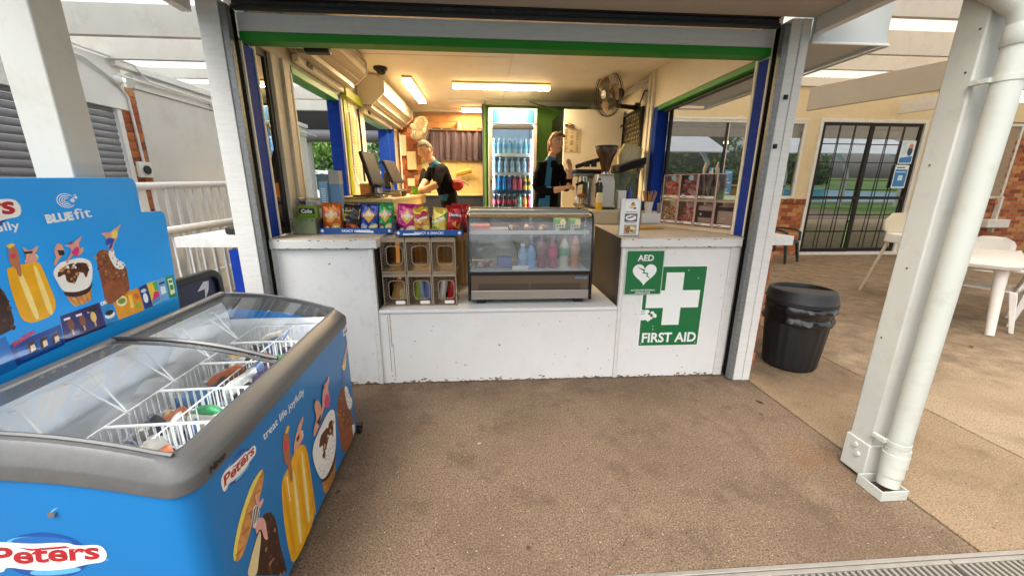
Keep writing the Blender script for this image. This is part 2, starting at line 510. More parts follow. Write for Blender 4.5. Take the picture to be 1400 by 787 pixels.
part('guide_channel', [mat('channel_black', '0b0b0c', .95, spec=.1, var=0)], lambda g: g.box(-1.478, -1.442, 2.645, 2.680, .02, 2.43), 0)
part('guide_channel', [mat('channel_black', '0b0b0c', .95, spec=.1, var=0)], lambda g: g.box(1.872, 1.908, 2.645, 2.680, .02, 2.43), 0)
def clips(g):
    for x, z in ((1.952, 2.02), (1.935, 1.72)): g.box(x - .012, x + .012, 2.594, 2.606, z - .014, z + .014)
part('rubber_stop', [RUB], clips, .002)
# lintel with green underside strip
part('lintel', [WOODW], lambda g: g.box(-1.444, 1.874, 2.70, 2.80, 2.333, 2.43))
part('lintel_strip', [GREENP], lambda g: g.box(-1.444, 1.874, 2.697, 2.80, 2.283, 2.331))
# blue and cream jambs of the serving front
part('jamb', [BLUEP], lambda g: g.box(-1.52, -1.452, 2.714, 2.845, 1.105, 2.283))
part('jamb', [BLUEP], lambda g: g.box(1.890, 1.96, 2.717, 2.83, 1.105, 2.283))
part('jamb_bead', [CREAM], lambda g: g.box(-1.452, -1.438, 2.696, 2.712, 1.105, 2.283))
part('jamb_bead', [CREAM], lambda g: g.box(-1.50, -1.446, 2.847, 2.865, 1.105, 2.62))
part('jamb_bead', [CREAM], lambda g: g.box(1.878, 1.890, 2.70, 2.715, 1.105, 2.283))
part('jamb_bead', [CREAM], lambda g: g.box(1.884, 1.96, 2.832, 2.86, 1.105, 2.62))
# left wall : glass light, post, servery opening, wall, second opening
CRP = mat('cream_grey_paint', 'c9c1ae', .6, var=.05, dirt=('8f8470', .35, 7))
part('wall', [CRP], lambda g: (g.box(-1.58, -1.462, 2.83, 7.22, 2.335, 2.70), g.box(-1.58, -1.462, 2.83, 7.22, .0, 1.03)))
part('wall', [CRP], lambda g: (g.box(-1.58, -1.46, 3.08, 3.36, 1.03, 2.335), g.box(-1.47, -1.44, 3.20, 3.24, 1.1, 2.335)))
part('wall', [CRP], lambda g: g.box(-1.58, -1.46, 4.40, 5.20, 1.03, 2.335))
part('wall', [CRP], lambda g: g.box(-1.58, -1.46, 6.45, 7.22, 1.03, 2.335))
part('window_frame', [DARK], lambda g: (g.box(-1.535, -1.485, 2.83, 2.85, 1.1, 2.335), g.box(-1.535, -1.485, 3.035, 3.078, 1.1, 2.335), g.box(-1.535, -1.485, 2.85, 3.035, 2.29, 2.335)))
part('window_pane', [glass('dark_glass', '8c8c8a', 7., .01)], lambda g: g.prism([(-1.512, 2.85), (-1.506, 2.85), (-1.497, 3.035), (-1.503, 3.035)], lambda u, v, h: Vector((u, v, h)), 1.1, 2.29), 0)
part('servery_trim', [GREENP], lambda g: g.box(-1.58, -1.455, 3.36, 4.33, 2.275, 2.333))
part('servery_jamb', [BLUEP], lambda g: g.box(-1.575, -1.455, 4.33, 4.40, 1.1, 2.335))
part('servery_jamb', [CREAM], lambda g: g.box(-1.58, -1.455, 3.34, 3.365, 1.1, 2.275))
part('servery_trim', [mat('pale_green_paint', '7fb395', .5)], lambda g: g.box(-1.58, -1.455, 5.20, 6.35, 2.275, 2.333))
part('servery_jamb', [BLUEP], lambda g: g.box(-1.60, -1.455, 6.35, 6.44, 1.1, 2.335))
part('servery_jamb', [BLUEP], lambda g: g.box(-1.49, -1.40, 6.46, 6.53, 1.1, 2.335))
part('servery_sill', [TOPM], lambda g: (g.box(-1.60, -1.462, 3.36, 4.33, 1.031, 1.09), g.box(-1.60, -1.462, 5.2, 6.35, 1.031, 1.09)))
part('painted_patch', [mat('lime_paint', '9dab22', .5)], lambda g: (g.box(-1.458, -1.40, 4.42, 4.98, 2.335, 2.42), g.box(-1.46, -1.448, 4.46, 4.56, 1.35, 2.335)))
part('skirting_panel', [BLUEP], lambda g: g.box(-1.76, -1.607, 2.75, 2.80, .0, 1.02))
# right wall with servery opening
def rw(g):
    g.box(1.90, 2.04, 2.86, 4.56, 2.312, 2.70); g.box(1.90, 2.04, 2.86, 4.45, .0, 1.03)
    g.box(1.905, 2.04, 4.66, 7.22, .0, 2.70)
part('wall', [CREAM], rw)
part('corner_post', [CREAM], lambda g: (g.box(1.875, 2.04, 4.555, 4.655, KF, 2.70), g.box(1.86, 1.874, 4.62, 4.68, KF, 2.7)))
part('servery_trim', [GREENP], lambda g: g.box(1.897, 2.04, 2.865, 4.45, 2.265, 2.309))
part('servery_track', [DARK], lambda g: g.box(1.955, 2.0, 2.865, 4.45, 2.24, 2.264))
part('servery_jamb', [BLUEP], lambda g: g.box(1.897, 2.03, 4.452, 4.552, 1.1, 2.309))
part('servery_guide', [DARK], lambda g: g.box(2.03, 2.06, 4.40, 4.448, 1.1, 2.309))
# eave box over the right hand servery
EAVE = mat('eave_grey', 'bcc1c0', .55, var=.03)
part('eave_box', [EAVE], lambda g: (g.box(2.062, 2.56, 2.60, 2.62, 2.34, 2.80), g.box(2.545, 2.57, 2.622, 4.7, 2.34, 2.80), g.box(2.062, 2.54, 2.64, 4.68, 2.36, 2.375), g.box(2.045, 2.07, 2.63, 4.7, 2.335, 2.42)))
part('eave_trim', [WHITE2], lambda g: (g.box(2.057, 2.575, 2.585, 2.598, 2.325, 2.34), g.box(2.572, 2.585, 2.6, 4.72, 2.325, 2.34), g.box(2.05, 2.585, 4.685, 4.72, 2.325, 2.339)))
# side ledges outside
part('ledge', [WHITE], lambda g: g.box(-2.10, -1.585, 2.755, 4.4, 1.035, 1.105))
part('ledge', [WHITE], lambda g: g.box(2.045, 2.31, 2.74, 4.5, 1.035, 1.105))
# back of the room
GRW = mat('green_wall', '4d7d1f', .6, var=.05, bump=.05)
part('back_wall', [GRW], lambda g: g.box(.03, 1.9, 6.45, 6.55, KF, 2.655))
part('partition_end', [mat('blue_grey_paint', '3b4a5c', .6)], lambda g: (g.box(-.03, .028, 6.36, 7.1, KF, 2.655)))
part('green_edge', [GRW], lambda g: g.box(.0, .03, 6.35, 6.36, KF, 2.655))
bw = part('back_wall', [MORT], lambda g: g.box(-1.6, -.03, 7.1, 7.2, KF, 2.655), 0)
BRI = [mat('inside_brick_tan', 'c58e57', .8, var=.15, scale=30, bump=.3), mat('inside_brick_orange', 'b97c46', .8, var=.15, scale=30, bump=.3)]
bricks(bw, FY(7.1), -1.06, -.035, 2.20, 2.655, mats=BRI, wts=(3, 2), L=.30, H=.105, back=False)
bricks(bw, FY(7.1), -1.455, -1.10, 1.30, 2.60, mats=BR, L=.16, H=.086, back=False)
part('conduit', [WHITE2], lambda g: (g.tube([(-.55, 6.28, 2.68), (.05, 6.28, 2.68), (1.7, 6.28, 2.68)], .009, 6), g.tube([(-.5, 6.2, 2.683), (-.2, 6.22, 2.672), (.05, 6.2, 2.683), (.3, 6.22, 2.67), (.7, 6.2, 2.683)], .006, 5, 0)), 0)
for pts_, r_ in (([(1.885, 4.72, 2.66), (1.885, 6.3, 2.66)], .016), ([(1.87, 4.74, 2.62), (1.87, 6.3, 2.62)], .012), ([(-1.40, 6.95, 2.3), (-1.40, 6.95, 1.4)], .012)):
    part('conduit', [WHITE2], lambda g: g.tube(pts_, r_, 6), 0)
# pier of brick under the right hand ledge
pier = part('brick_pier', [MORT], lambda g: g.box(2.062, 2.175, 2.775, 4.45, .0, 1.03), 0)
bricks(pier, FY(2.775), 2.058, 2.185, .0, 1.03, L=.13, H=.083, back=False, depth=.014, wts=(4, 5, 1, 2))

def ring(g, outer, inner, f, h0, h1, m=0):
    n = len(outer)
    A, B, C, D = [[g.bm.verts.new(f(u, v, h)) for u, v in pts] for pts, h in ((outer, h0), (outer, h1), (inner, h0), (inner, h1))]
    for i in range(n):
        j = (i + 1) % n
        for q in ((A[i], A[j], B[j], B[i]), (C[i], C[j], D[j], D[i]), (B[i], B[j], D[j], D[i]), (A[i], A[j], C[j], C[i])):
            g.bm.faces.new(q).material_index = m
    return g

# ================================================================ roller shutters
SLATG = mat('shutter_grey', '77777a', .45, .3, var=.08)
SLATD = mat('shutter_dark', '454446', .5, .3, var=.15, dirt=('7a7368', .5, 40))
s = thing('roller_shutter', 'grey roller shutter rolled up above the serving front over the green strip', 'shutter', (.2, 2.66, 2.43))
for i, (z0, z1, y0, mm) in enumerate(((2.433, 2.452, 2.64, DARK), (2.455, 2.478, 2.655, SLATD), (2.482, 2.515, 2.645, DARK), (2.518, 2.55, 2.66, SLATD), (2.553, 2.585, 2.66, SLATD))):
    g = G(); g.box(-1.44, 1.87, y0, 2.69, z0, z1); g.done('slat', [mm], s, bevel=.004)
g = G(); g.cyl((-1.44, 2.75, 2.66), (1.87, 2.75, 2.66), .095, n=20); g.done('roll', [SLATD], s)
SHB = mat('shutter_box_cream', 'bcb29d', .45, .2, var=.05)
def shutter_box(label, y0, y1, zb, zt, dx):
    s = thing('roller_shutter', label, 'shutter', (-1.3, (y0 + y1) / 2, zb), group='roller shutters over the side servery openings')
    x0 = -1.452
    prof = [(x0, zb), (x0 + dx * .55, zb), (x0 + dx, zb + (zt - zb) * .4), (x0 + dx, zt - .05), (x0 + dx * .72, zt), (x0, zt)]
    g = G()
    g.rings([[(x, y, z) for x, z in prof] for y in (y0 + .02, y1 - .02)], cap=False)
    g.done('roll_cover', [SHB], s, bevel=.004)
    for yy in (y0, y1 - .018):
        g = G(); p2 = [(x0, zb - .012), (x0 + dx * .56, zb - .012), (x0 + dx + .012, zb + (zt - zb) * .4), (x0 + dx + .012, zt - .05), (x0 + dx * .72, zt + .006), (x0, zt + .006)]
        g.prism(p2, lambda u, v, h: Vector((u, h, v)), yy, yy + .018); g.done('end_plate', [CREAM], s, bevel=.002)
    for k in range(4):                                              # folded ribs along the cover
        t = k / 3
        z = zb + (zt - zb) * (.1 + .25 * k)
        xx = x0 + dx * (.62 + .38 * min(1, (z - zb) / ((zt - zb) * .4))) if z < zb + (zt - zb) * .4 else x0 + dx
        g = G(); g.tube([(xx, y0 + .022, z), (xx, y1 - .022, z)], .009, 6); g.done('rib', [SHB], s)
    for k in range(5):
        g = G(); g.box(x0 + .01 + k * .028, x0 + .032 + k * .028, y0 + .03, y1 - .03, zb - .03 - .004 * k, zb - .004); g.done('slat', [SHB], s, bevel=.003)
    g = G(); g.box(x0 + .002, x0 + .05, y0 + .06, y1 - .06, zb - .09, zb - .035); g.box(x0 + .05, x0 + .06, y0 + .2, y0 + .3, zb - .085, zb - .05, 1); g.done('bottom_bar', [CREAM, BLACK], s, bevel=.003)
shutter_box('cream roller shutter box above the near side opening with the tree outside', 3.32, 4.43, 2.45, 2.695, .27)
shutter_box('cream roller shutter box beside the long ceiling light, nearer the brick end wall', 4.97, 6.8, 2.38, 2.67, .30)

# ================================================================ serving counters
c = thing('serving_counter', 'white serving counter with snack trays and popcorn tub on its worn top', 'counter', (-1.1, 2.8, 0))
g = G(); g.box(-1.446, -.745, 2.675, 3.35, 1.094, 1.10); g.done('counter_top', [TOPM], c)
g = G(); g.box(-1.449, -.742, 2.672, 3.352, 1.035, 1.093); g.done('edge_board', [WOODW], c, bevel=.004)
g = G(); g.box(-1.44, -.81, 2.70, 2.72, .005, 1.034); g.done('front_panel', [WHITE], c)
g = G(); g.box(-.81, -.775, 2.69, 2.725, .005, 1.034); g.done('batten', [WOODW], c, bevel=.004)
g = G(); g.box(-1.443, -1.41, 2.692, 2.699, .005, 1.034); g.done('batten', [WOODW], c, bevel=.003)
g = G(); g.box(-.80, -.77, 2.726, 3.35, .59, 1.034); g.done('side_panel', [mat('dark_side_panel', '2c2622', .5, var=.1)], c)

c = thing('serving_counter', 'white serving counter carrying the first aid signs, menu stand and lolly rack', 'counter', (1.45, 2.8, 0))
g = G(); g.prism([(.972, 2.675), (1.872, 2.675), (1.895, 2.74), (1.895, 3.75), (1.06, 3.75)], lambda u, v, h: Vector((u, v, h)), 1.094, 1.102); g.done('counter_top', [TOPM], c)
g = G(); g.box(.969, 1.868, 2.672, 2.70, 1.035, 1.093); g.done('edge_board', [WOODW], c, bevel=.004)
g = G(); g.box(1.012, 1.80, 2.70, 2.72, .005, 1.034); g.done('front_panel', [WHITE2], c)
g = G(); g.box(.985, 1.011, 2.69, 2.725, .005, 1.034); g.done('batten', [WOODW], c, bevel=.004)
g = G(); g.box(1.801, 1.868, 2.688, 2.72, .005, 1.034); g.done('batten', [WOODW], c, bevel=.004)
g = G(); g.prism([(.99, 2.726), (1.02, 2.726), (1.09, 3.7), (1.06, 3.7)], lambda u, v, h: Vector((u, v, h)), .02, 1.092); g.done('side_panel', [mat('dark_side_panel', '2c2622', .5)], c)
c = thing('display_shelf', 'low white shelf between the counters holding the cold cabinet and clear bins', 'shelf', (.1, 2.8, 0))
g = G(); g.box(-.774, .984, 2.705, 2.722, .005, .56); g.done('front_panel', [WHITE2], c)
g = G(); g.box(-.772, .983, 2.695, 3.5, .561, .585); g.done('shelf_top', [WHITE2], c, bevel=.003)
RUST = mat('rust_stain', '8a6a48', .8, var=.3)
g = G()
for x, z0, z1, w in ((-.70, .30, .555, .004), (-.715, .10, .54, .003), (-.69, .05, .32, .0025)): g.box(x, x + w, 2.7035, 2.7048, z0, z1)
for k in range(14): x = random.uniform(-.7, .95); z = random.uniform(.03, .5); w = random.uniform(.002, .006); g.box(x, x + w, 2.7035, 2.7048, z, z + w)
o = g.done('stain_marks', [RUST], c, smooth=0); o['kind'] = 'stuff'

# kick marks, chips and grime along the foot and edges of the panels
SCUFF = [mat('scuff_brown', '6e5a45', .8), mat('scuff_grey', '8d867c', .8), mat('chip_timber', '7a5a38', .8)]
def scuffs(parent, x0, x1, yy, z1, n, seed):
    rn = random.Random(seed); g = G(); f = FY(yy)
    for k in range(n):
        foot = rn.random() < .5
        u = rn.uniform(x0, x1); v = .008 + abs(rn.gauss(0, .012)) if foot else rn.uniform(.02, z1)
        w = rn.uniform(.003, .02) if foot else rn.choice((.003, .004, .006, .009)); h = w * rn.uniform(.2, .8)
        a0 = rn.uniform(-.5, .5)
        g.poly([(u + w * rn.uniform(.5, 1.2) * math.cos(a) - h * a0 * math.sin(a), v + h * rn.uniform(.5, 1.2) * math.sin(a)) for a in (2 * math.pi * q / 7 for q in range(7))], f, .0006 + k * 3e-6, rn.randrange(3))
    o = g.done('scuff_marks', SCUFF, parent, smooth=0, recalc=False); o['kind'] = 'stuff'
    g = G()
    for k in range(int((x1 - x0) * 60)):
        u = x0 + (x1 - x0) * rn.random(); w = rn.uniform(.01, .05)
        g.poly([(u, .004), (u + w, .004), (u + w * .8, .004 + rn.uniform(.001, .007)), (u + w * .4, .004 + rn.uniform(.001, .009))], f, .0014 + k * 3e-6, 0)
    o = g.done('foot_grime', [mat('grime', '544636', .9)], parent, smooth=0, recalc=False); o['kind'] = 'stuff'
    return o
things_ = [o for o in sc.objects if o.name.startswith('serving_counter')]
scuffs(things_[0], -1.41, -.82, 2.7, 1.0, 40, 1)
scuffs(things_[1], 1.015, 1.80, 2.7, 1.0, 60, 2)
scuffs(c, -.77, .98, 2.705, .55, 90, 3)
for t_, x0, x1 in ((things_[0], -1.44, -.75), (things_[1], .975, 1.86)):
    rn = random.Random(9); g = G(); f = FY(2.672)
    for k in range(26):
        u = rn.uniform(x0, x1); v = rn.choice((1.038, 1.09)) + rn.gauss(0, .003); w = rn.uniform(.003, .016)
        g.poly([(u + w * math.cos(a), v + .003 * rn.uniform(.5, 1.3) * math.sin(a)) for a in (2 * math.pi * q / 6 for q in range(6))], f, .0006 + k * 3e-6, rn.randrange(3))
    o = g.done('chipped_paint', SCUFF, t_, smooth=0, recalc=False); o['kind'] = 'stuff'

# ---------------------------------------------------------------- signs on the right hand counter
SGREEN = mat('sign_green', '0e6a3a', .35, var=.04, coat=.2)
SWHITE = mat('sign_white', 'e6e8e4', .4, var=.02)
t = thing('first_aid_sign', 'green first aid sign with white cross, partly behind the smaller AED sign', 'sign', (1.40, 2.698, .26))
f = FY(2.699)
g = G(); g.prism(rrect(1.160, 1.645, .258, .896, .008), f, 0, .0025); g.done('board', [SWHITE], t)
g = G(); g.prism(rrect(1.170, 1.638, .268, .889, .006), f, .0026, .0032)
g.done('green_field', [SGREEN], t, smooth=0)
g = G(); cx, cz, a, b = 1.402, .640, .205, .068
g.prism([(cx - a, cz - b), (cx - b, cz - b), (cx - b, cz - a), (cx + b, cz - a), (cx + b, cz - b), (cx + a, cz - b), (cx + a, cz + b), (cx + b, cz + b), (cx + b, cz + a), (cx - b, cz + a), (cx - b, cz + b), (cx - a, cz + b)], f, .0033, .0037)
g.done('cross', [SWHITE], t, smooth=0)
g = G(); g.text('FIRST AID', f, (1.192, .296), .108, h=.0036, bold=.028, to=(1.622, .296)); g.done('lettering', [SWHITE], t, smooth=0)
g = G()
for k in range(46):
    u = 1.172 + abs(random.gauss(0, .055)); v = .500 + random.gauss(0, .020)
    g.poly([(u + random.uniform(.003, .022) * math.cos(a) * 1.4, v + random.uniform(.003, .016) * math.sin(a)) for a in (k2 * 2 * math.pi / 7 for k2 in range(7))] if u < 1.33 else ell(1.25, .42, .004, .004, 5), f, .0038 + k * 2e-6)
for u, v in ((1.27, .425), (1.272, .40), (1.58, .80), (1.5, .86), (1.185, .285), (1.62, .285)): g.poly(ell(u, v, .004, .004, 8), f, .0039)
o = g.done('worn_patch', [SWHITE], t, smooth=0); o['kind'] = 'stuff'
t = thing('aed_sign', 'small green AED sign with heart and lightning bolt overlapping the first aid sign', 'sign', (1.16, 2.69, .68))
f = lambda u, v, h: Vector((u, 2.6935 - h, v))
g = G(); g.prism(rrect(1.018, 1.302, .678, 1.012, .010), f, 0, .002); g.done('board', [mat('sign_edge', 'b9c7bd', .3)], t)
g = G(); g.prism(rrect(1.024, 1.296, .684, 1.006, .008), f, .0021, .0027); g.done('green_field', [SGREEN], t, smooth=0)
hp = []
for k in range(40):
    a = 2 * math.pi * k / 40
    hp.append((1.162 + .0056 * 16 * math.sin(a) ** 3, .842 + .0056 * (13 * math.cos(a) - 5 * math.cos(2 * a) - 2 * math.cos(3 * a) - math.cos(4 * a))))
g = G(); g.poly(hp, f, .0031, 0)
g.poly([(1.10, .892), (1.165, .868), (1.158, .850), (1.192, .842), (1.186, .826), (1.222, .792), (1.176, .822), (1.182, .836), (1.146, .842), (1.155, .858)], f, .0035, 1)
g.done('heart', [SWHITE, SGREEN], t, smooth=0)
g = G(); g.text('AED', f, (1.162, .934), .062, h=.0031, bold=.025, align='CENTER'); g.text('AUTOMATED EXTERNAL', f, (1.162, .708), .0165, h=.0031, bold=.02, align='CENTER'); g.text('DEFIBRILLATOR', f, (1.162, .689), .0165, h=.0031, bold=.02, align='CENTER')
g.done('lettering', [SWHITE], t, smooth=0)

# ================================================================ clear plastic bins, two rows of three
ACR = glass('smoked_acrylic', 'f6efe4', 1.0, .05, haze=.03, hazecol='d5c0a0')
ACR2 = mat('smoked_dark', '5a4c3e', .3, var=.1)
ACR3 = mat('smoked_edge', 'a39179', .25, var=.1)
def clear_bin(label, x, z, fill):
    b = thing('clear_bin', label, 'bin', (x, 2.79, z), group='clear plastic bins stacked in two rows')
    w, h, d = .174, .252, .34
    x0, y0 = x - w / 2, 2.79
    g = G()
    g.box(x0, x0 + .004, y0, y0 + d, z, z + h); g.box(x0 + w - .004, x0 + w, y0, y0 + d, z, z + h); g.box(x0 + .005, x0 + w - .005, y0 + d - .004, y0 + d, z, z + h)
    g.done('shell', [ACR], b, smooth=0)
    g = G(); g.box(x0 - .001, x0 + w + .001, y0, y0 + d, z, z + .01); g.box(x0 - .001, x0 + w + .001, y0, y0 + d, z + h - .008, z + h)
    for xx in (x0 - .001, x0 + w - .007): g.box(xx, xx + .008, y0 - .004, y0 + .006, z + .01, z + h - .008)
    g.box(x0 + .007, x0 + w - .007, y0 - .006, y0 + .004, z + h - .03, z + h - .009)
    g.done('edge_frame', [ACR3], b, bevel=.002)
    g = G(); ring(g, rrect(x0 + .008, x0 + w - .008, z + .012, z + h - .035, .01), rrect(x0 + .045, x0 + w - .02, z + .06, z + h - .06, .028), FY(y0), 0, .004); g.done('flap', [ACR], b, smooth=0)
    g = G(); ring(g, rrect(x0 + .040, x0 + w - .015, z + .055, z + h - .055, .03), rrect(x0 + .045, x0 + w - .02, z + .06, z + h - .06, .028), FY(y0), .0045, .007); g.done('flap_rim', [mat('rim_acrylic', '9c8a72', .2, spec=.8)], b)
    g = G()
    for r_ in range(7):
        for q in range(2): g.poly(ell(x0 + .016 + .014 * q, z + .05 + .024 * r_ + .012 * q, .005, .008, 8), FY(y0), .0046)
    g.done('perforation', [ACR2], b, smooth=0)
    if z < .7:
        g = G(); g.prism(rrect(x0 + .085, x0 + .155, z + .018, z + .042, .008), FY(y0 - .005), 0, .003); g.done('label_tag', [PAPER], b)
    return b
fills = {(0, 0): 'one brown paper pouch', (1, 0): 'bags of green and blue sweets', (2, 0): 'red and white wrapped sweets'}
names = {(0, 0): 'smoked clear bin at bottom row beside the dark counter side, with tan pouches inside', (1, 0): 'smoked clear bin in the middle of the bottom row holding green and blue packets',
         (2, 0): 'smoked clear bin holding a red packet, bottom row nearest the cold cabinet', (0, 1): 'empty smoked clear bin on top row beside the dark counter side',
         (1, 1): 'empty smoked clear bin in the middle of the top row', (2, 1): 'empty smoked clear bin on top row nearest the cold cabinet'}
for (i, j), nm in names.items(): clear_bin(nm, -.665 + .18 * i, .587 + .254 * j, 0)
def packet(name, label, cat, c, w, h, d, m, tilt=0, group=None, fcol=None):
    t = thing(name, label, cat, c, group)
    g = G(); X = Matrix.Translation(c) @ Matrix.Rotation(tilt, 4, 'Y')
    rs = []
    for k in range(7):
        v = k / 6; bul = math.sin(math.pi * min(max(v, .04), .96)) ** .6
        rs.append([X @ Vector((w / 2 * (1 - .06 * bul) * math.cos(a), d / 2 * bul * math.sin(a) + .002 * math.sin(a), v * h)) for a in (2 * math.pi * q / 12 for q in range(12))])
    g.rings(rs); g.done('wrapper', [m], t)
    return t
TAN = mat('kraft_paper', 'c49a5c', .8, var=.1)
for dx, sl_, hh, lab in ((-.03, .35, .16, 'tan paper pouch leaning in the bottom bin beside the counter side'), (.035, -.3, .13, 'pale cream pouch leaning the other way in the same bottom bin')):
    packet('paper_pouch', lab, 'pouch', (-.665 + dx, 2.93, .60), .09, hh, .04, TAN if dx < 0 else mat('cream_paper', 'dcc590', .8), sl_)
for dx, h_, lab in ((-.045, '9fb23a', 'lime green sweet packet in the middle bottom bin'), (.0, '9aa6b0', 'silver grey sweet packet in the middle bottom bin'), (.045, '6a7fc0', 'blue sweet packet in the middle bottom bin')):
    packet('sweet_packet', lab, 'packet', (-.485 + dx, 2.9, .60), .055, .15, .04, mat('foil_' + h_, h_, .3, .2), random.uniform(-.2, .2))
for dx, h_, lab in ((-.04, 'd8d4d0', 'white sweet packet in the bottom bin nearest the cabinet'), (.03, 'b5202a', 'red sweet packet in the bottom bin nearest the cabinet'), (.06, 'd2a03c', 'gold sweet packet in the bottom bin nearest the cabinet')):
    packet('sweet_packet', lab, 'packet', (-.305 + dx, 2.9 + .03 * (dx > .05), .60), .06, .155, .04, mat('foil_' + h_, h_, .3, .2), random.uniform(-.25, .25))
# timber shelving seen through and beside the bins
w = thing('timber_shelving', 'yellowish slatted timber shelf unit behind the clear bins and cabinet', 'shelf', (-.2, 3.3, .585))
WD = mat('varnished_timber', 'c49a55', .5, var=.2, scale=8, stretch=(6, 6, 1), dirt=('8d6a35', .4, 6))
g = G(); g.box(-.72, -.14, 3.42, 3.45, .59, 1.06); g.done('back_board', [mat('slat_dark', 'd0ac70', .6, var=.2, stretch=(40, 1, 1), scale=3)], w)
for k in range(14):
    g = G(); g.box(-.71 + k * .041, -.685 + k * .041, 3.405, 3.42, .60, 1.0); g.done('slat', [mat('slat_brown', 'dcbc84', .6, var=.15)], w, bevel=.002)
g = G(); g.box(-.70, -.60, 3.18, 3.20, .60, 1.04); g.done('upright', [WD], w, bevel=.002)
g = G(); g.box(-.53, -.49, 3.25, 3.28, .6, 1.04); g.done('upright', [mat('pale_ply', 'cdb07a', .6)], w, bevel=.002)

# ================================================================ cold display cabinet
CAB = thing('display_cabinet', 'glass fronted cold display cabinet with stainless steel base on the low shelf', 'display cabinet', (.335, 3.0, .585))
X0, X1, YF, YB = -.132, .80, 2.785, 3.28
BRST = mat('brushed_steel', '7d7265', .35, .85, var=.12, scale=30, stretch=(1, 1, 25))
g = G(); g.box(X0 + .02, X1 - .02, YF + .006, YB, .70, .815); g.done('plinth', [BRST], CAB, bevel=.003)
g = G(); g.box(X0 + .02, X1 - .02, YF, YB, .628, .699); g.done('kick_plate', [mat('pale_steel', 'aeaca8', .3, .7, var=.06)], CAB, bevel=.004)
g = G()
for x in (X0 + .06, X1 - .12):
    for y in (YF + .05, YB - .1): g.box(x, x + .07, y, y + .05, .586, .628)
g.done('foot', [RUB], CAB, bevel=.004)
g = G()
for half in (0, 1):
    for r_ in range(6):
        for k in range(26):
            x = X0 + .075 + half * .395 + k * .0145 + (r_ % 2) * .005; z = .700 + r_ * .0088
            g.face([(x, YF + .0035, z), (x + .0075, YF + .0035, z), (x + .0095, YF + .0035, z + .005), (x + .002, YF + .0035, z + .005)])
o = g.done('vent_slot', [BLACK], CAB, smooth=0, recalc=False); o['kind'] = 'stuff'
prof = [(YB, .62), (YB, 1.285), (YF + .13, 1.275), (YF + .055, 1.255), (YF + .02, 1.20), (YF - .006, .84), (YF - .006, .62)]
for x in (X0, X1 - .016):
    g = G(); n = len(prof)
    inn = [(YB - .02, .80), (YB - .02, 1.262), (YF + .13, 1.253), (YF + .07, 1.235), (YF + .04, 1.19), (YF + .018, .84), (YF + .018, .80)]
    ring(g, prof, inn, lambda u, v, h: Vector((h, u, v)), x, x + .016); g.done('side_frame', [BLACK], CAB, bevel=.002)
    g = G(); g.prism(prof, lambda u, v, h: Vector((h, u, v)), x + .006, x + .009); g.done('side_glass', [glass('cabinet_glass', 'ececec', 1.2)], CAB, smooth=0)
g = G(); cur = [(YF - .002, .84), (YF + .022, 1.19), (YF + .04, 1.228), (YF + .075, 1.252), (YF + .14, 1.266)]
g.rings([[(x, y, z) for y, z in cur] for x in (X0 + .018, X1 - .018)], cap=False, close=False); g.done('front_glass', [glass('fogged_glass', 'f0f0f0', 1.8, .03, haze=.22, hazecol='c9cfd2')], CAB, recalc=False)
g = G(); g.box(X0 + .017, X1 - .017, YF + .14, YB - .02, 1.262, 1.27); g.done('top_glass', [glass('cabinet_glass')], CAB, smooth=0)
g = G(); g.box(X0 + .017, X1 - .017, YF + .10, YF + .19, 1.258, 1.285); g.box(X0 + .017, X1 - .017, YB - .03, YB, 1.24, 1.285); g.done('top_rail', [STEEL], CAB, bevel=.004)
g = G(); g.box(X0 + .017, X1 - .017, YF + .105, YF + .125, 1.243, 1.257); g.done('light_tube', [glow('cabinet_tube', 'ffe2a0', 5)], CAB)
g = G(); g.box(X0 + .017, X1 - .017, YF - .007, YF + .02, .815, .842); g.done('bottom_rail', [BLACK], CAB, bevel=.003)
g = G(); g.box(X0 + .017, X1 - .017, YF + .025, YB - .03, .825, .845); g.done('deck', [mat('cabinet_white', 'cfd3d4', .4)], CAB)
g = G(); g.box(X0 + .017, X1 - .017, YF + .09, YB - .04, 1.118, 1.124); g.done('glass_shelf', [glass('shelf_glass', 'd6e6e4', 1.5, haze=.12)], CAB, smooth=0)
g = G(); g.box(X0 + .017, X1 - .017, YF + .082, YF + .09, 1.108, 1.134); g.done('price_rail', [mat('price_rail_white', 'd8d8d4', .3)], CAB)
g = G(); g.box(X0 + .017, X1 - .017, YB - .03, YB - .022, .85, 1.24); g.done('rear_door', [glass('rear_glass', 'b8b4a8', 1.2, haze=.25, hazecol='9a958a')], CAB, smooth=0)
g = G(); g.text('POLAR', FY(YF + .006), (X1 - .125, .782), .022, h=.001, bold=.02, sx=1.35); g.done('logo', [mat('logo_blue', '6fa5cf', .4)], CAB, smooth=0)

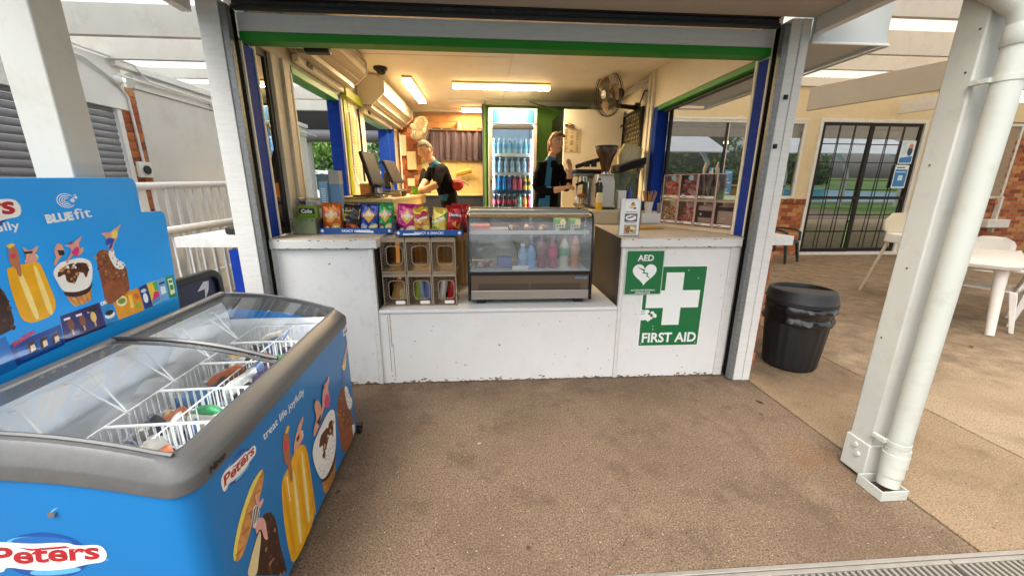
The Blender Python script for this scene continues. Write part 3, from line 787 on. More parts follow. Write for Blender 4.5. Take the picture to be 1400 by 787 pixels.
def bottle_mesh(r, h, liq, cap, lab, labr=(.38, .6), n=12):
    g = G()
    pr = [(.0, 0), (r * .92, .0), (r, .012 * h / .24), (r, .30 * h), (r * .93, .36 * h), (r, .44 * h), (r, .62 * h), (r * .8, .74 * h), (r * .42, .86 * h), (r * .40, .92 * h)]
    g.lathe(pr, n=n, m=0)
    g.lathe([(r * 1.02, labr[0] * h), (r * 1.03, labr[0] * h + .002), (r * 1.03, labr[1] * h), (r * 1.02, labr[1] * h + .001)], n=n, m=2)
    g.lathe([(r * .46, .90 * h), (r * .48, .91 * h), (r * .48, h * .99), (0, h)], n=n, m=1)
    return g
def liquid(h): return mat('drink_' + h, h, .12, var=.05, spec=.6)
BOT = {}
def drink(label, loc, r, h, liq, cap, lab, group=None, labr=(.38, .6)):
    key = (r, h, liq, cap, lab)
    if key not in BOT:
        o = bottle_mesh(r, h, liq, cap, lab, labr).done('drink_bottle', [liquid(liq), mat('cap_' + cap, cap, .4), mat('label_' + lab, lab, .4)])
        BOT[key] = o
    else:
        o = BOT[key].copy(); COL.objects.link(o)
    o.location = loc
    for k in ('group',):
        if k in o: del o[k]
    tag(o, label, 'bottle', group)
    return o
for x, liq, cap, lab, hh, nm in ((.285, '8fb6dc', 'ffffff', 'a9c6e6', .20, 'pale blue water bottle inside the cold cabinet, first of the bottle row beside the cakes'), (.35, '7fa9dc', '3a66b8', '8fb4e0', .21, 'mid blue water bottle inside the cold cabinet, second of the bottle row'),
    (.43, '8f3d4c', 'b04a50', '8a5a5e', .30, 'tall dark red drink bottle inside the cold cabinet'), (.515, 'a02f55', '8c2a4c', 'd84a8c', .27, 'magenta drink bottle with pink label inside the cold cabinet'),
    (.605, 'c3c6ac', '7d9a8a', '5fae7a', .27, 'clear drink bottle with green label inside the cold cabinet'), (.69, 'c07f4f', '3b57a6', 'c99a86', .30, 'orange drink bottle with blue cap inside the cold cabinet')):
    drink(nm, (x, YF + .13, .846), .036, hh * .93, liq, cap, lab)
BAGC = mat('bag_green_dark', '2e6b2f', .4)
for x, nm in ((.565, 'green bag with pale round badge on the cabinet top shelf, nearer the middle'), (.68, 'green bag with pale round badge on the cabinet top shelf, beside the black end frame')):
    t = packet('snack_bag', nm, 'snack', (x, YF + .16, 1.125), .10, .10, .05, BAGC)
    g = G(); ff = FY(YF + .128); g.poly(ell(x + .022, 1.19, .024, .024, 14), ff, .002, 0); g.poly([(x - .035, 1.15), (x + .04, 1.15), (x + .038, 1.178), (x - .03, 1.178)], ff, .004, 0); [g.poly([(x - .028 + .02 * q, 1.158), (x - .014 + .02 * q, 1.158), (x - .014 + .02 * q, 1.172), (x - .028 + .02 * q, 1.172)], ff, .005, 1) for q in range(3)]; g.poly(ell(x - .02, 1.138, .02, .01, 10), ff, .004, 2)
    g.done('printed_label', [mat('badge_cream', 'd9cf9f', .5), INK, mat('badge_aqua', '8fc3c4', .5)], t, smooth=0)
for x, hcol, z, nm in ((-.04, 'd8622c', 1.152, 'orange wrapped bar on the cabinet top shelf'), (-.04, 'd98a94', 1.126, 'pink wrapped bar lying under the orange bar'), (.10, 'b9a7a8', 1.126, 'grey wrapped sandwich on the cabinet top shelf')):
    g = G(); g.box(x - .075, x + .075, YF + .12, YF + .24, z, z + .024)
    tag(g.done('wrapped_bar', [mat('wrap_' + hcol, hcol, .35)], bevel=.008), nm, 'snack')
for x, nm in ((.22, 'brown pastry on the cabinet top shelf beside the grey sandwich'), (.33, 'brown pastry with cream on the cabinet top shelf'), (.44, 'cream and red pastry on the cabinet top shelf beside the green bags')):
    g = G()
    for k in range(7): g.ball((x + random.uniform(-.035, .035), YF + .16 + random.uniform(-.03, .03), 1.138 + random.uniform(0, .022)), random.uniform(.012, .022), 7, random.choice((0, 0, 1)))
    tag(g.done('pastry', [mat('pastry_brown', '7d4a26', .7, var=.3), mat('pastry_cream', 'dcc9a5', .7)]), nm, 'pastry')
tr = thing('cake_tray', 'tray of iced cakes with a blue box at the left of the cold cabinet deck', 'tray', (.03, YF + .15, .846))
g = G(); g.box(-.08, .22, YF + .05, YF + .25, .847, .858); g.done('tray', [STEEL], tr, bevel=.004)
g = G()
for k in range(16): g.ball((random.uniform(-.05, .05), YF + random.uniform(.08, .2), .872 + random.uniform(0, .012)), .018, 7, random.choice((0, 1, 2)))
g.done('cake', [mat('icing_pink', 'c99ba0', .6), mat('icing_cream', 'd5cdb8', .6), mat('cake_brown', '8a6040', .7)], tr)
g = G(); g.box(.09, .20, YF + .10, YF + .2, .859, .93); tag(g.done('carton', [mat('carton_blue', '5a6eae', .5)], bevel=.004), 'blue carton standing on the cake tray in the cold cabinet', 'carton')
g = G(); g.box(.20, .32, YF + .035, YF + .042, .848, .88); tag(g.done('price_card', [PAPER]), 'white price card at the front of the cold cabinet deck', 'card')
g = G()
for k in range(22):
    a = math.pi * k / 21
for xx in (.02,):
    pts = [(-.09, .86), (-.07, 1.0), (-.02, 1.08), (.1, 1.09), (.2, 1.06), (.25, .98), (.27, .86)]
    g.prism(pts, FY(YB - .06), 0, .03)
tag(g.done('bread_bag', [mat('bread_bag_clear', 'c4c2ae', .4, var=.15, scale=20)], bevel=.01), 'pale bread bag filling the back of the cabinet above the cakes', 'bag')

# ================================================================ chip packets in their display trays
TRAYB = mat('tray_blue', '1d4f96', .45, var=.05)
TRAYD = mat('tray_dark_blue', '152c55', .5)
PRW = mat('print_white', 'e9ecef', .4, var=0)
def tray(label, x0, x1, y, z, txt, blank):
    t = thing('snack_tray', label, 'tray', ((x0 + x1) / 2, y, z), group='blue cardboard snack trays')
    g = G(); g.box(x0, x1, y, y + .004, z, z + .042); g.done('front_board', [TRAYB], t, bevel=.001)
    g = G(); g.box(x0, x0 + .004, y + .005, y + .2, z, z + .09); g.box(x1 - .004, x1, y + .005, y + .2, z, z + .09); g.box(x0 + .005, x1 - .005, y + .196, y + .2, z, z + .12); g.box(x0 + .005, x1 - .005, y + .005, y + .195, z, z + .004)
    g.done('tray_body', [TRAYD], t, smooth=0)
    f = FY(y); g = G()
    for u in (x0 + .022, x1 - .022):
        g.poly([(u - .014, z + .021), (u, z + .007), (u + .014, z + .021), (u, z + .035)], f, .0006)
    cx = (x0 + x1) / 2
    g.text(txt, f, (cx, z + .012), .026, h=.0006, bold=.03, align='CENTER')
    g.poly([(u, v + z) for u, v in blank], f, .001)
    g.done('printing', [PRW], t, smooth=0)
tray('blue snack tray of four chip packets standing on the white serving counter', -1.235, -.70, 2.98, 1.102, 'FANCY A SNACK?', [(-.97, .011), (-.84, .006), (-.84, .022), (-.97, .026)])
tray('blue snack tray of four chip packets standing on top of the clear bins', -.645, -.165, 2.825, 1.103, 'FANCY A SNACK?', [(-.59, .006), (-.47, .008), (-.47, .02), (-.59, .018)])

def chip_bag(label, loc, w, h, body, prints, tilt=0., yaw=0.):
    d = .055
    rq = random.Random(label); tilt = tilt * 1.5 + rq.uniform(-.05, .05); yaw = yaw * 1.3 + rq.uniform(-.16, .16)
    t = thing('chip_packet', label, 'chip packet', loc, group='chip packets in the blue trays')
    def bul(u, v):
        a = max(0, 1 - (2.02 * u / w) ** 4) ** .5; b = max(0, math.sin(math.pi * min(max(v / h, 0), 1))) ** .45
        return d / 2 * a * b
    X = Matrix.Translation(loc) @ Matrix.Rotation(yaw, 4, 'Z') @ Matrix.Rotation(tilt, 4, 'Y') @ Matrix.Rotation(R(-7), 4, 'X')
    rnd = random.Random(sum(loc) * 1000)
    ph = [rnd.uniform(0, 6) for _ in range(4)]
    def cr(u, v): return .0042 * (math.sin(70 * u + ph[0] + 30 * v) * math.sin(45 * v + ph[1])) * (.35 + abs(v / h - .5) * 2.0) + .0045 * math.sin(150 * u + ph[2]) * max(0, v / h - .78) * 5 + .0022 * math.sin(120 * (u + v) + ph[3]) * math.sin(90 * (u - .7 * v) + ph[1])
    def f(u, v, hh): return X @ Vector((u, -bul(u, v) - cr(u, v) - hh, v))
    g = G(); nu, nv = 16, 18
    for sgn in (1, -1):
        vs = [[g.bm.verts.new(f(-w / 2 + w * i / nu, h * j / nv, 0) if sgn > 0 else X @ Vector((-w / 2 + w * i / nu, bul(-w / 2 + w * i / nu, h * j / nv) - cr(-w / 2 + w * i / nu, h * j / nv), h * j / nv))) for i in range(nu + 1)] for j in range(nv + 1)]
        for j in range(nv):
            for i in range(nu): g.bm.faces.new((vs[j][i], vs[j][i + 1], vs[j + 1][i + 1], vs[j + 1][i]))
    bmesh.ops.remove_doubles(g.bm, verts=g.bm.verts, dist=.0004)
    g.done('packet', [mat('foil_' + body, body, .22, .25, var=.1, scale=20, spec=.7)], t, smooth=60)
    g = G(); mats = []
    def mi(c):
        m = mat('inkp_' + c, c, .35, var=0)
        if m not in mats: mats.append(m)
        return mats.index(m)
    lvl = .0045
    for p in prints:
        if p[0] == 'P': g.poly([(u * w, v * h) for u, v in p[2]], f, lvl, mi(p[1]))
        elif p[0] == 'E': g.poly(ell(p[2] * w, p[3] * h, p[4] * w, p[5] * h, 16, p[6] if len(p) > 6 else 0), f, lvl, mi(p[1]))
        elif p[0] == 'T': g.text(p[2], f, (p[3] * w, p[4] * h), p[5], ang=p[6] if len(p) > 6 else 0, h=lvl + .0012, m=mi(p[1]), bold=.035, shear=.1, align='CENTER')
        lvl += .00035
    g.done('printing', mats, t, smooth=0)
def smiths(dark, chip='e8cf86'):
    return [('P', 'e9a83a', [(-.28, .52), (0, .30), (.28, .52), (0, .86)]), ('P', 'f3d79a', [(-.16, .56), (0, .42), (.16, .56), (0, .78)]), ('P', 'b8232a', [(-.38, .50), (.38, .54), (.38, .66), (-.38, .62)]),
            ('T', 'f4f0ea', "Smith's", 0, .545, .031, .04), ('P', dark, [(-.42, .04), (-.2, .04), (-.1, .2), (-.3, .3), (-.42, .2)]), ('E', chip, .2, .17, .24, .10, .35), ('E', 'f6e6b4', .22, .18, .16, .05, .35), ('E', 'e9e2d0', -.22, .12, .10, .06, .2)]
bx = [-1.165, -1.02, -.885, -.765]
z1 = 1.112
chip_bag('orange chip packet at the popcorn tub end of the tray on the white counter', (-1.165, 3.06, z1), .145, .215, 'd9701c', smiths('a8521a', 'e0a040'), .02)
chip_bag('black and yellow ring snack packet next to the orange chip packet', (-1.025, 3.06, z1), .135, .20, '2b2320', [('P', 'd8b93a', [(-.42, .36), (.40, .48), (.42, .86), (-.40, .74)]), ('T', '2b2320', 'BURGER', 0, .64, .030, .07), ('T', '2b2320', 'RINGS', 0, .46, .036, .07), ('E', 'a5442a', .05, .17, .36, .13), ('E', 'd07a3a', .12, .2, .14, .07), ('E', '6f2c1e', -.12, .14, .12, .06)], .09, .1)
chip_bag('dark blue chip packet with red brand band in the counter tray', (-.885, 3.06, z1), .15, .21, '1d3d8f', smiths('9fb6e0'), 0, -.05)
chip_bag('green chip packet at the cold cabinet end of the counter tray', (-.76, 3.06, z1), .125, .215, '1f9a4b', smiths('7d4a2c'), -.03)
chip_bag('dark blue chip packet half hidden behind the ring snack packet', (-.955, 3.12, z1), .13, .205, '22408f', smiths('8fa8d8'), .03)
z2 = 1.112
chip_bag('magenta chip packet at the left of the tray on the clear bins', (-.575, 2.90, z2), .15, .215, 'b81f72', smiths('7f2358', 'e6cf9a'), .04)
chip_bag('yellow twisted snack packet with red heart in the upper tray', (-.455, 2.89, z2), .115, .19, 'e2b23c', [('P', 'b3202c', [(-.42, .44), (-.1, .28), (.42, .5), (.46, .8), (.2, .86), (0, .74), (-.36, .78)]), ('T', 'f5f3ee', 'Twisties', 0, .52, .030, .25), ('E', 'e8cf7a', .22, .2, .2, .1, .5), ('E', '9c6a2a', -.2, .14, .16, .08)], -.05, .1)
chip_bag('yellow twisted snack packet with green band in the upper tray', (-.345, 2.89, z2), .115, .19, 'ddc24e', [('P', '1c7a42', [(-.46, .2), (-.2, .16), (.46, .5), (.46, .84), (.1, .66), (-.42, .5)]), ('T', 'f5f3ee', 'Twisties', 0, .45, .030, .45), ('E', 'ece0a8', .24, .16, .18, .09, .4)], .05, -.1)
chip_bag('red corn chip packet beside the cold cabinet in the upper tray', (-.225, 2.90, z2), .125, .205, 'b51c22', [('P', '3a1416', [(-.30, .64), (.30, .60), (.22, .52), (0, .56), (-.22, .52)]), ('T', 'f6f3f0', 'Doritos', 0, .60, .029, -.08), ('P', 'e0913a', [(-.24, .34), (.05, .46), (.02, .22)]), ('P', 'd9802c', [(0, .2), (.3, .38), (.28, .12)]), ('E', 'ecd9c8', -.2, .08, .12, .05)], 0, .15)
chip_bag('second red corn chip packet peeking out behind the front one', (-.20, 2.965, z2), .13, .215, 'b8242a', [('P', 'd8602c', [(-.4, .9), (.4, .94), (.4, .8), (-.4, .78)])], .06)

# popcorn tub
t = thing('snack_tub', 'clear plastic tub of green popcorn bags on the white counter', 'tub', (-1.325, 3.02, 1.102))
g = G(); ring(g, rrect(-1.415, -1.245, 2.95, 3.12, .015), rrect(-1.41, -1.25, 2.955, 3.115, .012), lambda u, v, h: Vector((u, v, h)), 1.104, 1.215); g.box(-1.41, -1.25, 2.955, 3.115, 1.103, 1.108)
g.done('tub', [glass('frosted_tub', 'e6ecd8', 1, .3, haze=.35, hazecol='b9c49a')], t)
g = G(); ring(g, rrect(-1.425, -1.235, 2.94, 3.13, .018), rrect(-1.415, -1.245, 2.95, 3.12, .012), lambda u, v, h: Vector((u, v, h)), 1.208, 1.216); g.done('rim', [glass('tub_rim', 'f0f2e8', 2, .2, haze=.3, hazecol='c9d0b4')], t)
PG = mat('popcorn_green', '6f9a1f', .4)
for y, z, w, dx, lab in ((3.03, 1.115, .15, 0, 'green popcorn bag standing in the clear tub, with white script name'), (2.985, 1.110, .145, .0, 'green popcorn bag low in the front of the clear tub')):
    b = thing('popcorn_bag', lab, 'snack bag', (-1.33 + dx, y, z))
    hh = .19 if y > 3 else .115
    g = G(); g.box(-1.33 - w / 2, -1.33 + w / 2, y, y + .035, z, z + hh); g.done('wrapper', [PG], b, bevel=.012)
    g = G(); ff = FY(y)
    if y > 3:
        g.poly([(-1.39, 1.245), (-1.27, 1.245), (-1.275, 1.285), (-1.385, 1.285)], ff, .0008, 1); g.text('Cobs', ff, (-1.33, 1.252), .038, h=.0014, bold=.05, shear=.15, align='CENTER')
    else: g.text('POPCORN', ff, (-1.33, z + .09), .022, h=.001, bold=.02, align='CENTER', m=1)
    g.done('printing', [PRW, INK], b, smooth=0)
t = thing('sweet_box', 'clear sweet box with purple and white label behind the popcorn bags', 'box', (-1.345, 3.16, 1.102))
g = G(); g.box(-1.43, -1.27, 3.15, 3.25, 1.104, 1.36); g.done('box', [glass('clear_box', 'f2f0ea', 1, haze=.2)], t, smooth=0)
g = G(); ff = FY(3.149); g.poly([(-1.43, 1.31), (-1.38, 1.31), (-1.38, 1.335), (-1.43, 1.335)], ff, .001, 0); g.poly([(-1.378, 1.308), (-1.27, 1.308), (-1.27, 1.338), (-1.378, 1.338)], ff, .001, 1); g.text('Starlight', ff, (-1.37, 1.315), .024, h=.0016, m=2)
g.done('label', [mat('purple_print', '3c2c6a', .5), PRW, INK], t, smooth=0)
CARD = mat('grey_cardboard', 'c3b199', .7, var=.08)
t = thing('cardboard_box', 'open flat cardboard box on the counter beside the blue jamb', 'box', (-1.38, 3.2, 1.102))
g = G(); g.box(-1.44, -1.36, 3.2, 3.33, 1.103, 1.15); g.done('box', [CARD], t, bevel=.002)
g = G(); g.box(-1.43, -1.35, 3.19, 3.197, 1.15, 1.18, X=None); g.done('flap', [CARD], t, bevel=.001)
for x, lab in ((-1.42, 'wooden block standing behind the open cardboard box by the jamb'), (-1.395, 'second wooden block leaning beside the first by the jamb')):
    g = G(); g.box(x - .008, x + .008, 3.3, 3.34, 1.15, 1.22, X=None); tag(g.done('wooden_block', [WD], bevel=.002), lab, 'block')
BXB = mat('box_light_blue', '7fb0d6', .45)
t = thing('carton', 'pale blue milk-style carton standing by the blue servery jamb', 'carton', (-1.19, 3.12, 1.102))
g = G(); g.box(-1.25, -1.19, 3.1, 3.2, 1.28, 1.48); g.done('body', [BXB], t, bevel=.002)
g = G(); [g.poly([(-1.235, 1.31 + .016 * k), (-1.205, 1.31 + .016 * k), (-1.205, 1.318 + .016 * k), (-1.235, 1.318 + .016 * k)], FY(3.099), .001) for k in range(8)]; g.done('printing', [PRW], t, smooth=0)
g = G(); g.box(-1.26, -1.05, 3.09, 3.22, 1.104, 1.279); g.done('stand', [CREAM], t)
t = thing('carton', 'taller blue and grey carton beside the pale blue one', 'carton', (-1.14, 3.12, 1.28))
g = G(); g.box(-1.175, -1.10, 3.11, 3.19, 1.281, 1.46); g.done('body', [mat('box_mid_blue', '5d87ad', .45)], t, bevel=.002)
g = G(); g.box(-1.176, -1.099, 3.109, 3.191, 1.461, 1.56); g.done('lid', [mat('box_grey', 'a9a59c', .6)], t, bevel=.002)

# ================================================================ menu stand and lolly rack on the other counter
t = thing('menu_stand', 'white menu stand with three pictures of food on the serving counter', 'menu stand', (1.06, 2.81, 1.103))
g = G(); g.box(.985, 1.135, 2.80, 2.806, 1.104, 1.37); g.done('sheet', [mat('laminated_sheet', 'e9e8e4', .25)], t, bevel=.001)
g = G(); g.box(.985, 1.135, 2.79, 2.86, 1.103, 1.108); g.box(.982, .988, 2.797, 2.81, 1.104, 1.372); g.box(1.132, 1.138, 2.797, 2.81, 1.104, 1.372); g.done('holder', [glass('holder_acrylic', 'f4f4f2', 1.5)], t, smooth=0)
g = G(); ff = FY(2.7995)
for v0, v1, bgc in ((1.285, 1.352, 0), (1.205, 1.265, 1), (1.115, 1.185, 2)): g.poly([(1.02, v0), (1.115, v0), (1.115, v1), (1.02, v1)], ff, .0006, bgc)
for k in range(9): g.poly(ell(1.07 + random.uniform(-.025, .025), 1.32 + random.uniform(-.02, .018), .012, .009, 8), ff, .001 + k * 1e-5, random.choice((3, 4, 5)))
g.poly(ell(1.067, 1.235, .04, .02, 16), ff, .0011, 0); g.poly(ell(1.065, 1.24, .028, .008, 12, .3), ff, .0015, 6); g.poly(ell(1.065, 1.247, .026, .004, 12, .3), ff, .0018, 4)
for k in range(9): g.poly(ell(1.067 + random.uniform(-.03, .03), 1.15 + random.uniform(-.02, .015), .014, .011, 8), ff, .001 + k * 1e-5, random.choice((3, 5, 4, 7)))
for v in (1.275, 1.196): g.poly([(1.025, v), (1.11, v), (1.11, v + .003), (1.025, v + .003)], ff, .0008, 8)
g.done('pictures', [PRW, mat('pic_slate', '5a6169', .5), mat('pic_tan', 'b39a80', .5), mat('pic_gold', 'd1a04a', .5), mat('pic_cream', 'e6d3a2', .5), mat('pic_brown', '8c5a33', .5), mat('pic_sausage', 'a8492e', .5), mat('pic_leaf', '6c7d3f', .5), INK], t, smooth=0)

A0 = Vector((1.60, 3.47, 1.14)); DU = Vector((.441, -.897, 0)); NN = Vector((-.897, -.441, 0))
LACR = glass('lolly_acrylic', 'fffafa', .9, .05, haze=.02, hazecol='f4dcd4')
LEDGE = mat('lolly_edge', 'd8b8b0', .25, var=.05, spec=.7)
def lf(u, v, h): return A0 + DU * u + NN * h + Vector((0, 0, v))
def pcs(g, u, v, w, h, n, s, nm, flat=.6):
    for k in range(n):
        c = lf(u + random.uniform(-w / 2, w / 2), v + random.uniform(0, h), random.uniform(-.06, -.012))
        X = Matrix.Rotation(random.uniform(0, 6), 3, Vector((random.random(), random.random(), random.random() + .1)).normalized())
        g.ball(c, (s, s * flat, s * random.uniform(.5, 1)), 6, random.randrange(nm), X=X)
lol = [('orange red lollies', 0, 1, ['e8642a', 'f08a44', 'c8481c'], .020, 34), ('red and white lollies', 1, 1, ['ec5a4c', 'f8ece6', 'f2b0b0', 'c85064'], .018, 34), ('silver wrapped snakes standing up out of it', 2, 1, ['8b8672', '6f6a5a', 'a8a288'], 0, 0),
       ('mixed confetti coloured lollies', 0, 0, ['f6ead2', 'e06c4c', '6c5a54', 'f2cc80', 'b8c888'], .011, 90), ('pink and red bottle lollies', 1, 0, ['e0969e', 'f0b6bc', 'cc6070', 'f07058'], .016, 46), ('a black labelled pouch', 2, 0, [], 0, 0), ('a brown pouch with dark header', 3, 0, [], 0, 0)]
rowsn = {1: 'upper', 0: 'lower'}
for what, i, j, cols, s, n in lol:
    u0, v0, w, h = i * .17, j * .215, .163, .205
    b = thing('lolly_bin', f'clear lolly bin, {rowsn[j]} row, holding {what}', 'lolly bin', tuple(lf(u0 + w / 2, v0, 0)), group='clear lolly bins in a two row rack')
    g = G()
    def bx6(u0, u1, v0, v1, h0, h1, m=0): g.prism([(u0, v0), (u1, v0), (u1, v1), (u0, v1)], lf, h0, h1, m)
    bx6(u0, u0 + .004, v0, v0 + h, -.13, 0); bx6(u0 + w - .004, u0 + w, v0, v0 + h, -.13, 0); bx6(u0 + .005, u0 + w - .005, v0 + .001, v0 + h, -.003, -.0005); bx6(u0 + .005, u0 + w - .005, v0, v0 + h, -.13, -.127)
    g.done('shell', [LACR], b, smooth=0)
    g = G(); bx6(u0 + .006, u0 + w - .006, v0 + .002, v0 + h - .008, -.126, -.121); g.done('backing', [mat('bin_backing', 'f4e9e0', .6)], b, smooth=0)
    g = G(); bx6(u0 - .001, u0 + w + .001, v0 - .004, v0, -.13, .004); bx6(u0 - .001, u0 + w + .001, v0 + h - .005, v0 + h, -.13, .002)
    for uu in (u0 - .001, u0 + w - .004): bx6(uu, uu + .005, v0 + .0005, v0 + h - .006, -.004, .004)
    g.done('edge_frame', [LEDGE], b)
    g = G(); bx6(u0 + .012, u0 + w - .012, v0 + .012, v0 + .030, .0015, .004); bx6(u0 + .03, u0 + w - .09, v0 + .018, v0 + .023, .0042, .0048, 1); g.done('price_strip', [PAPER, INK], b)
    g = G()
    if n:
        pcs(g, u0 + w / 2, v0 + .03, w - .04, .12, n, s, len(cols))
        ms = [mat('lolly_' + c, c, .35, var=.1) for c in cols]
        o = g.done('lollies', ms, b); o['kind'] = 'stuff'
        if j == 1:
            g = G(); g.poly(ell(u0 + .10, v0 + .175, .024, .022, 16), lf, .002); g.done('round_sticker', [mat('sticker_aqua', '8fb9c4', .5)], b, smooth=0)
    elif j == 1:
        for k in range(7):
            uu = u0 + .03 + .018 * k; top = .20 + random.uniform(0, .08)
            pts = [lf(uu + .012 * math.sin(q + k), v0 + .02 + top * q / 6, -.03 - .006 * (k % 3)) for q in range(7)]
            g.tube(pts, [.008, .014, .016, .016, .015, .013, .004], 6, k % 3)
        o = g.done('wrapped_snake', [mat('wrap_silver', '9a937e', .3, .5), mat('wrap_black', '23201e', .35), mat('wrap_gold', '7d7048', .3, .4)], b)
    else:
        bx6(u0 + .02, u0 + w - .02, v0 + .03, v0 + .17, -.05, -.01); g.done('pouch', [mat('pouch_a', 'd9c0a4' if i == 2 else 'b58a70', .4, var=.2)], b, bevel=.01)
        g = G(); bx6(u0 + .022, u0 + w - .018, v0 + (.075 if i == 2 else .135), v0 + (.13 if i == 2 else .165), -.0095, -.006)
        g.done('header_label', [mat('label_black', '25262a', .4)], b)
        g = G(); g.poly(ell(u0 + .05, v0 + .10, .010, .010, 12), lf, -.0055) if i == 2 else g.poly([(u0 + .05, v0 + .08), (u0 + .08, v0 + .07), (u0 + .11, v0 + .09), (u0 + .08, v0 + .082)], lf, -.0055)
        g.done('label_mark', [PRW], b, smooth=0)
rk = thing('lolly_rack', 'low cream stand carrying the clear lolly bins on the serving counter', 'rack', tuple(lf(.34, -.04, 0)))
g = G(); g.prism([(-.005, -.036), (.685, -.036), (.685, -.006), (-.005, -.006)], lf, -.13, -.002); g.done('base', [mat('rack_cream', 'd9c4a4', .5)], rk, bevel=.003)
g = G(); g.prism([(-.005, -.004), (.69, -.004), (.69, .44), (-.005, .44)], lf, -.142, -.136); g.done('back_panel', [LACR], rk, smooth=0)

t = thing('straw_holder', 'white cup of brown paper straws behind the lolly rack', 'straw holder', (1.66, 3.92, 1.10))
g = G(); g.lathe([(.0, 0), (.032, 0), (.044, .11), (.041, .11), (.03, .006), (0, .006)], (1.66, 3.9, 1.20)); g.done('cup', [PLW], t)
for k in range(16):
    a = k * 2.4; r0 = .012; g = G(); g.cyl((1.66 + r0 * math.cos(a), 3.9 + r0 * math.sin(a), 1.21), (1.66 + .068 * math.cos(a), 3.9 + .05 * math.sin(a), 1.40 + .02 * math.sin(k)), .0045, n=6); g.done('straw', [mat('straw_paper', 'c08d4c', .7)], t)
g = G(); g.box(1.56, 1.84, 3.80, 4.0, 1.103, 1.199); tag(g.done('storage_box', [PLW], bevel=.004), 'white plastic box under the cup of straws', 'box')
g = G(); g.lathe([(.0, 0), (.028, 0), (.036, .10), (.034, .10), (.026, .004), (0, .004)], (1.765, 3.86, 1.20)); tag(g.done('clear_cup', [glass('clear_cup', 'eeeeec', 2, .1, haze=.3)]), 'clear plastic cup beside the straws', 'cup')
for z, w, lab in ((1.103, .34, 'tan folded cardboard sheet lying on the serving counter behind the menu stand'), (1.112, .28, 'upper tan cardboard sheet lying askew on the first')):
    g = G(); g.box(-w / 2, w / 2, -.09, .09, 0, .007); o = tag(g.done('cardboard_sheet', [TAN], bevel=.002), lab, 'cardboard'); o.location = (1.36, 3.30 + (z - 1.1), z); o.rotation_euler.z = .3 if z < 1.11 else .12

# ================================================================ ceiling lights, fans, camera
TUBEW = glow('light_diffuser', 'ffdda8', 85)
TUBES = glow('diffuser_side', 'ffd190', 3)
def batten(label, p0, p1):
    p0, p1 = Vector(p0), Vector(p1)
    t = thing('ceiling_light', label, 'ceiling light', tuple((p0 + p1) / 2), group='fluorescent battens on the kiosk ceiling')
    d = (p1 - p0).normalized(); n = Vector((-d.y, d.x, 0)); L = (p1 - p0).length
    X = Matrix.Translation(p0) @ Matrix(((d.x, n.x, 0, 0), (d.y, n.y, 0, 0), (0, 0, 1, 0), (0, 0, 0, 1)))
    g = G(); g.box(0, L, -.055, .055, -.025, 0, X=X); g.done('base', [mat('batten_base', 'd4c59f', .5)], t, bevel=.003)
    g = G(); g.box(.012, L - .012, -.05, .05, -.066, -.0255, X=X); o = g.done('diffuser', [TUBEW, TUBES], t)
    for f_ in o.data.polygons:
        if f_.normal.z > -.5: f_.material_index = 1
batten('long fluorescent batten across the middle of the kiosk ceiling, parallel to the serving front', (-.39, 5.30, 2.70), (.84, 5.30, 2.70))
batten('fluorescent batten running front to back beside the cream shutter box', (-.90, 5.05, 2.70), (-.90, 6.28, 2.70))
batten('fluorescent batten at the back over the brick wall, half hidden by the green partition', (-.37, 6.85, 2.70), (.0 - .04, 6.85, 2.70))
t = thing('security_camera', 'small black dome security camera on the ceiling above the shutter boxes', 'camera', (-1.12, 4.76, 2.70))
g = G(); g.cyl((-1.12, 4.76, 2.70), (-1.12, 4.76, 2.672), .075, n=18); g.done('base', [BLACK], t, bevel=.004)
g = G(); g.ball((-1.11, 4.74, 2.665), (.055, .055, .05), 14); g.done('dome', [mat('black_dome', '0c0c0e', .08)], t)
t = thing('ceiling_device', 'small black device under the ceiling by the near shutter box', 'device', (-1.3, 3.42, 2.6))
g = G(); g.box(-1.32, -1.14, 3.28, 3.36, 2.40, 2.47); g.done('body', [BLACK], t, bevel=.012)

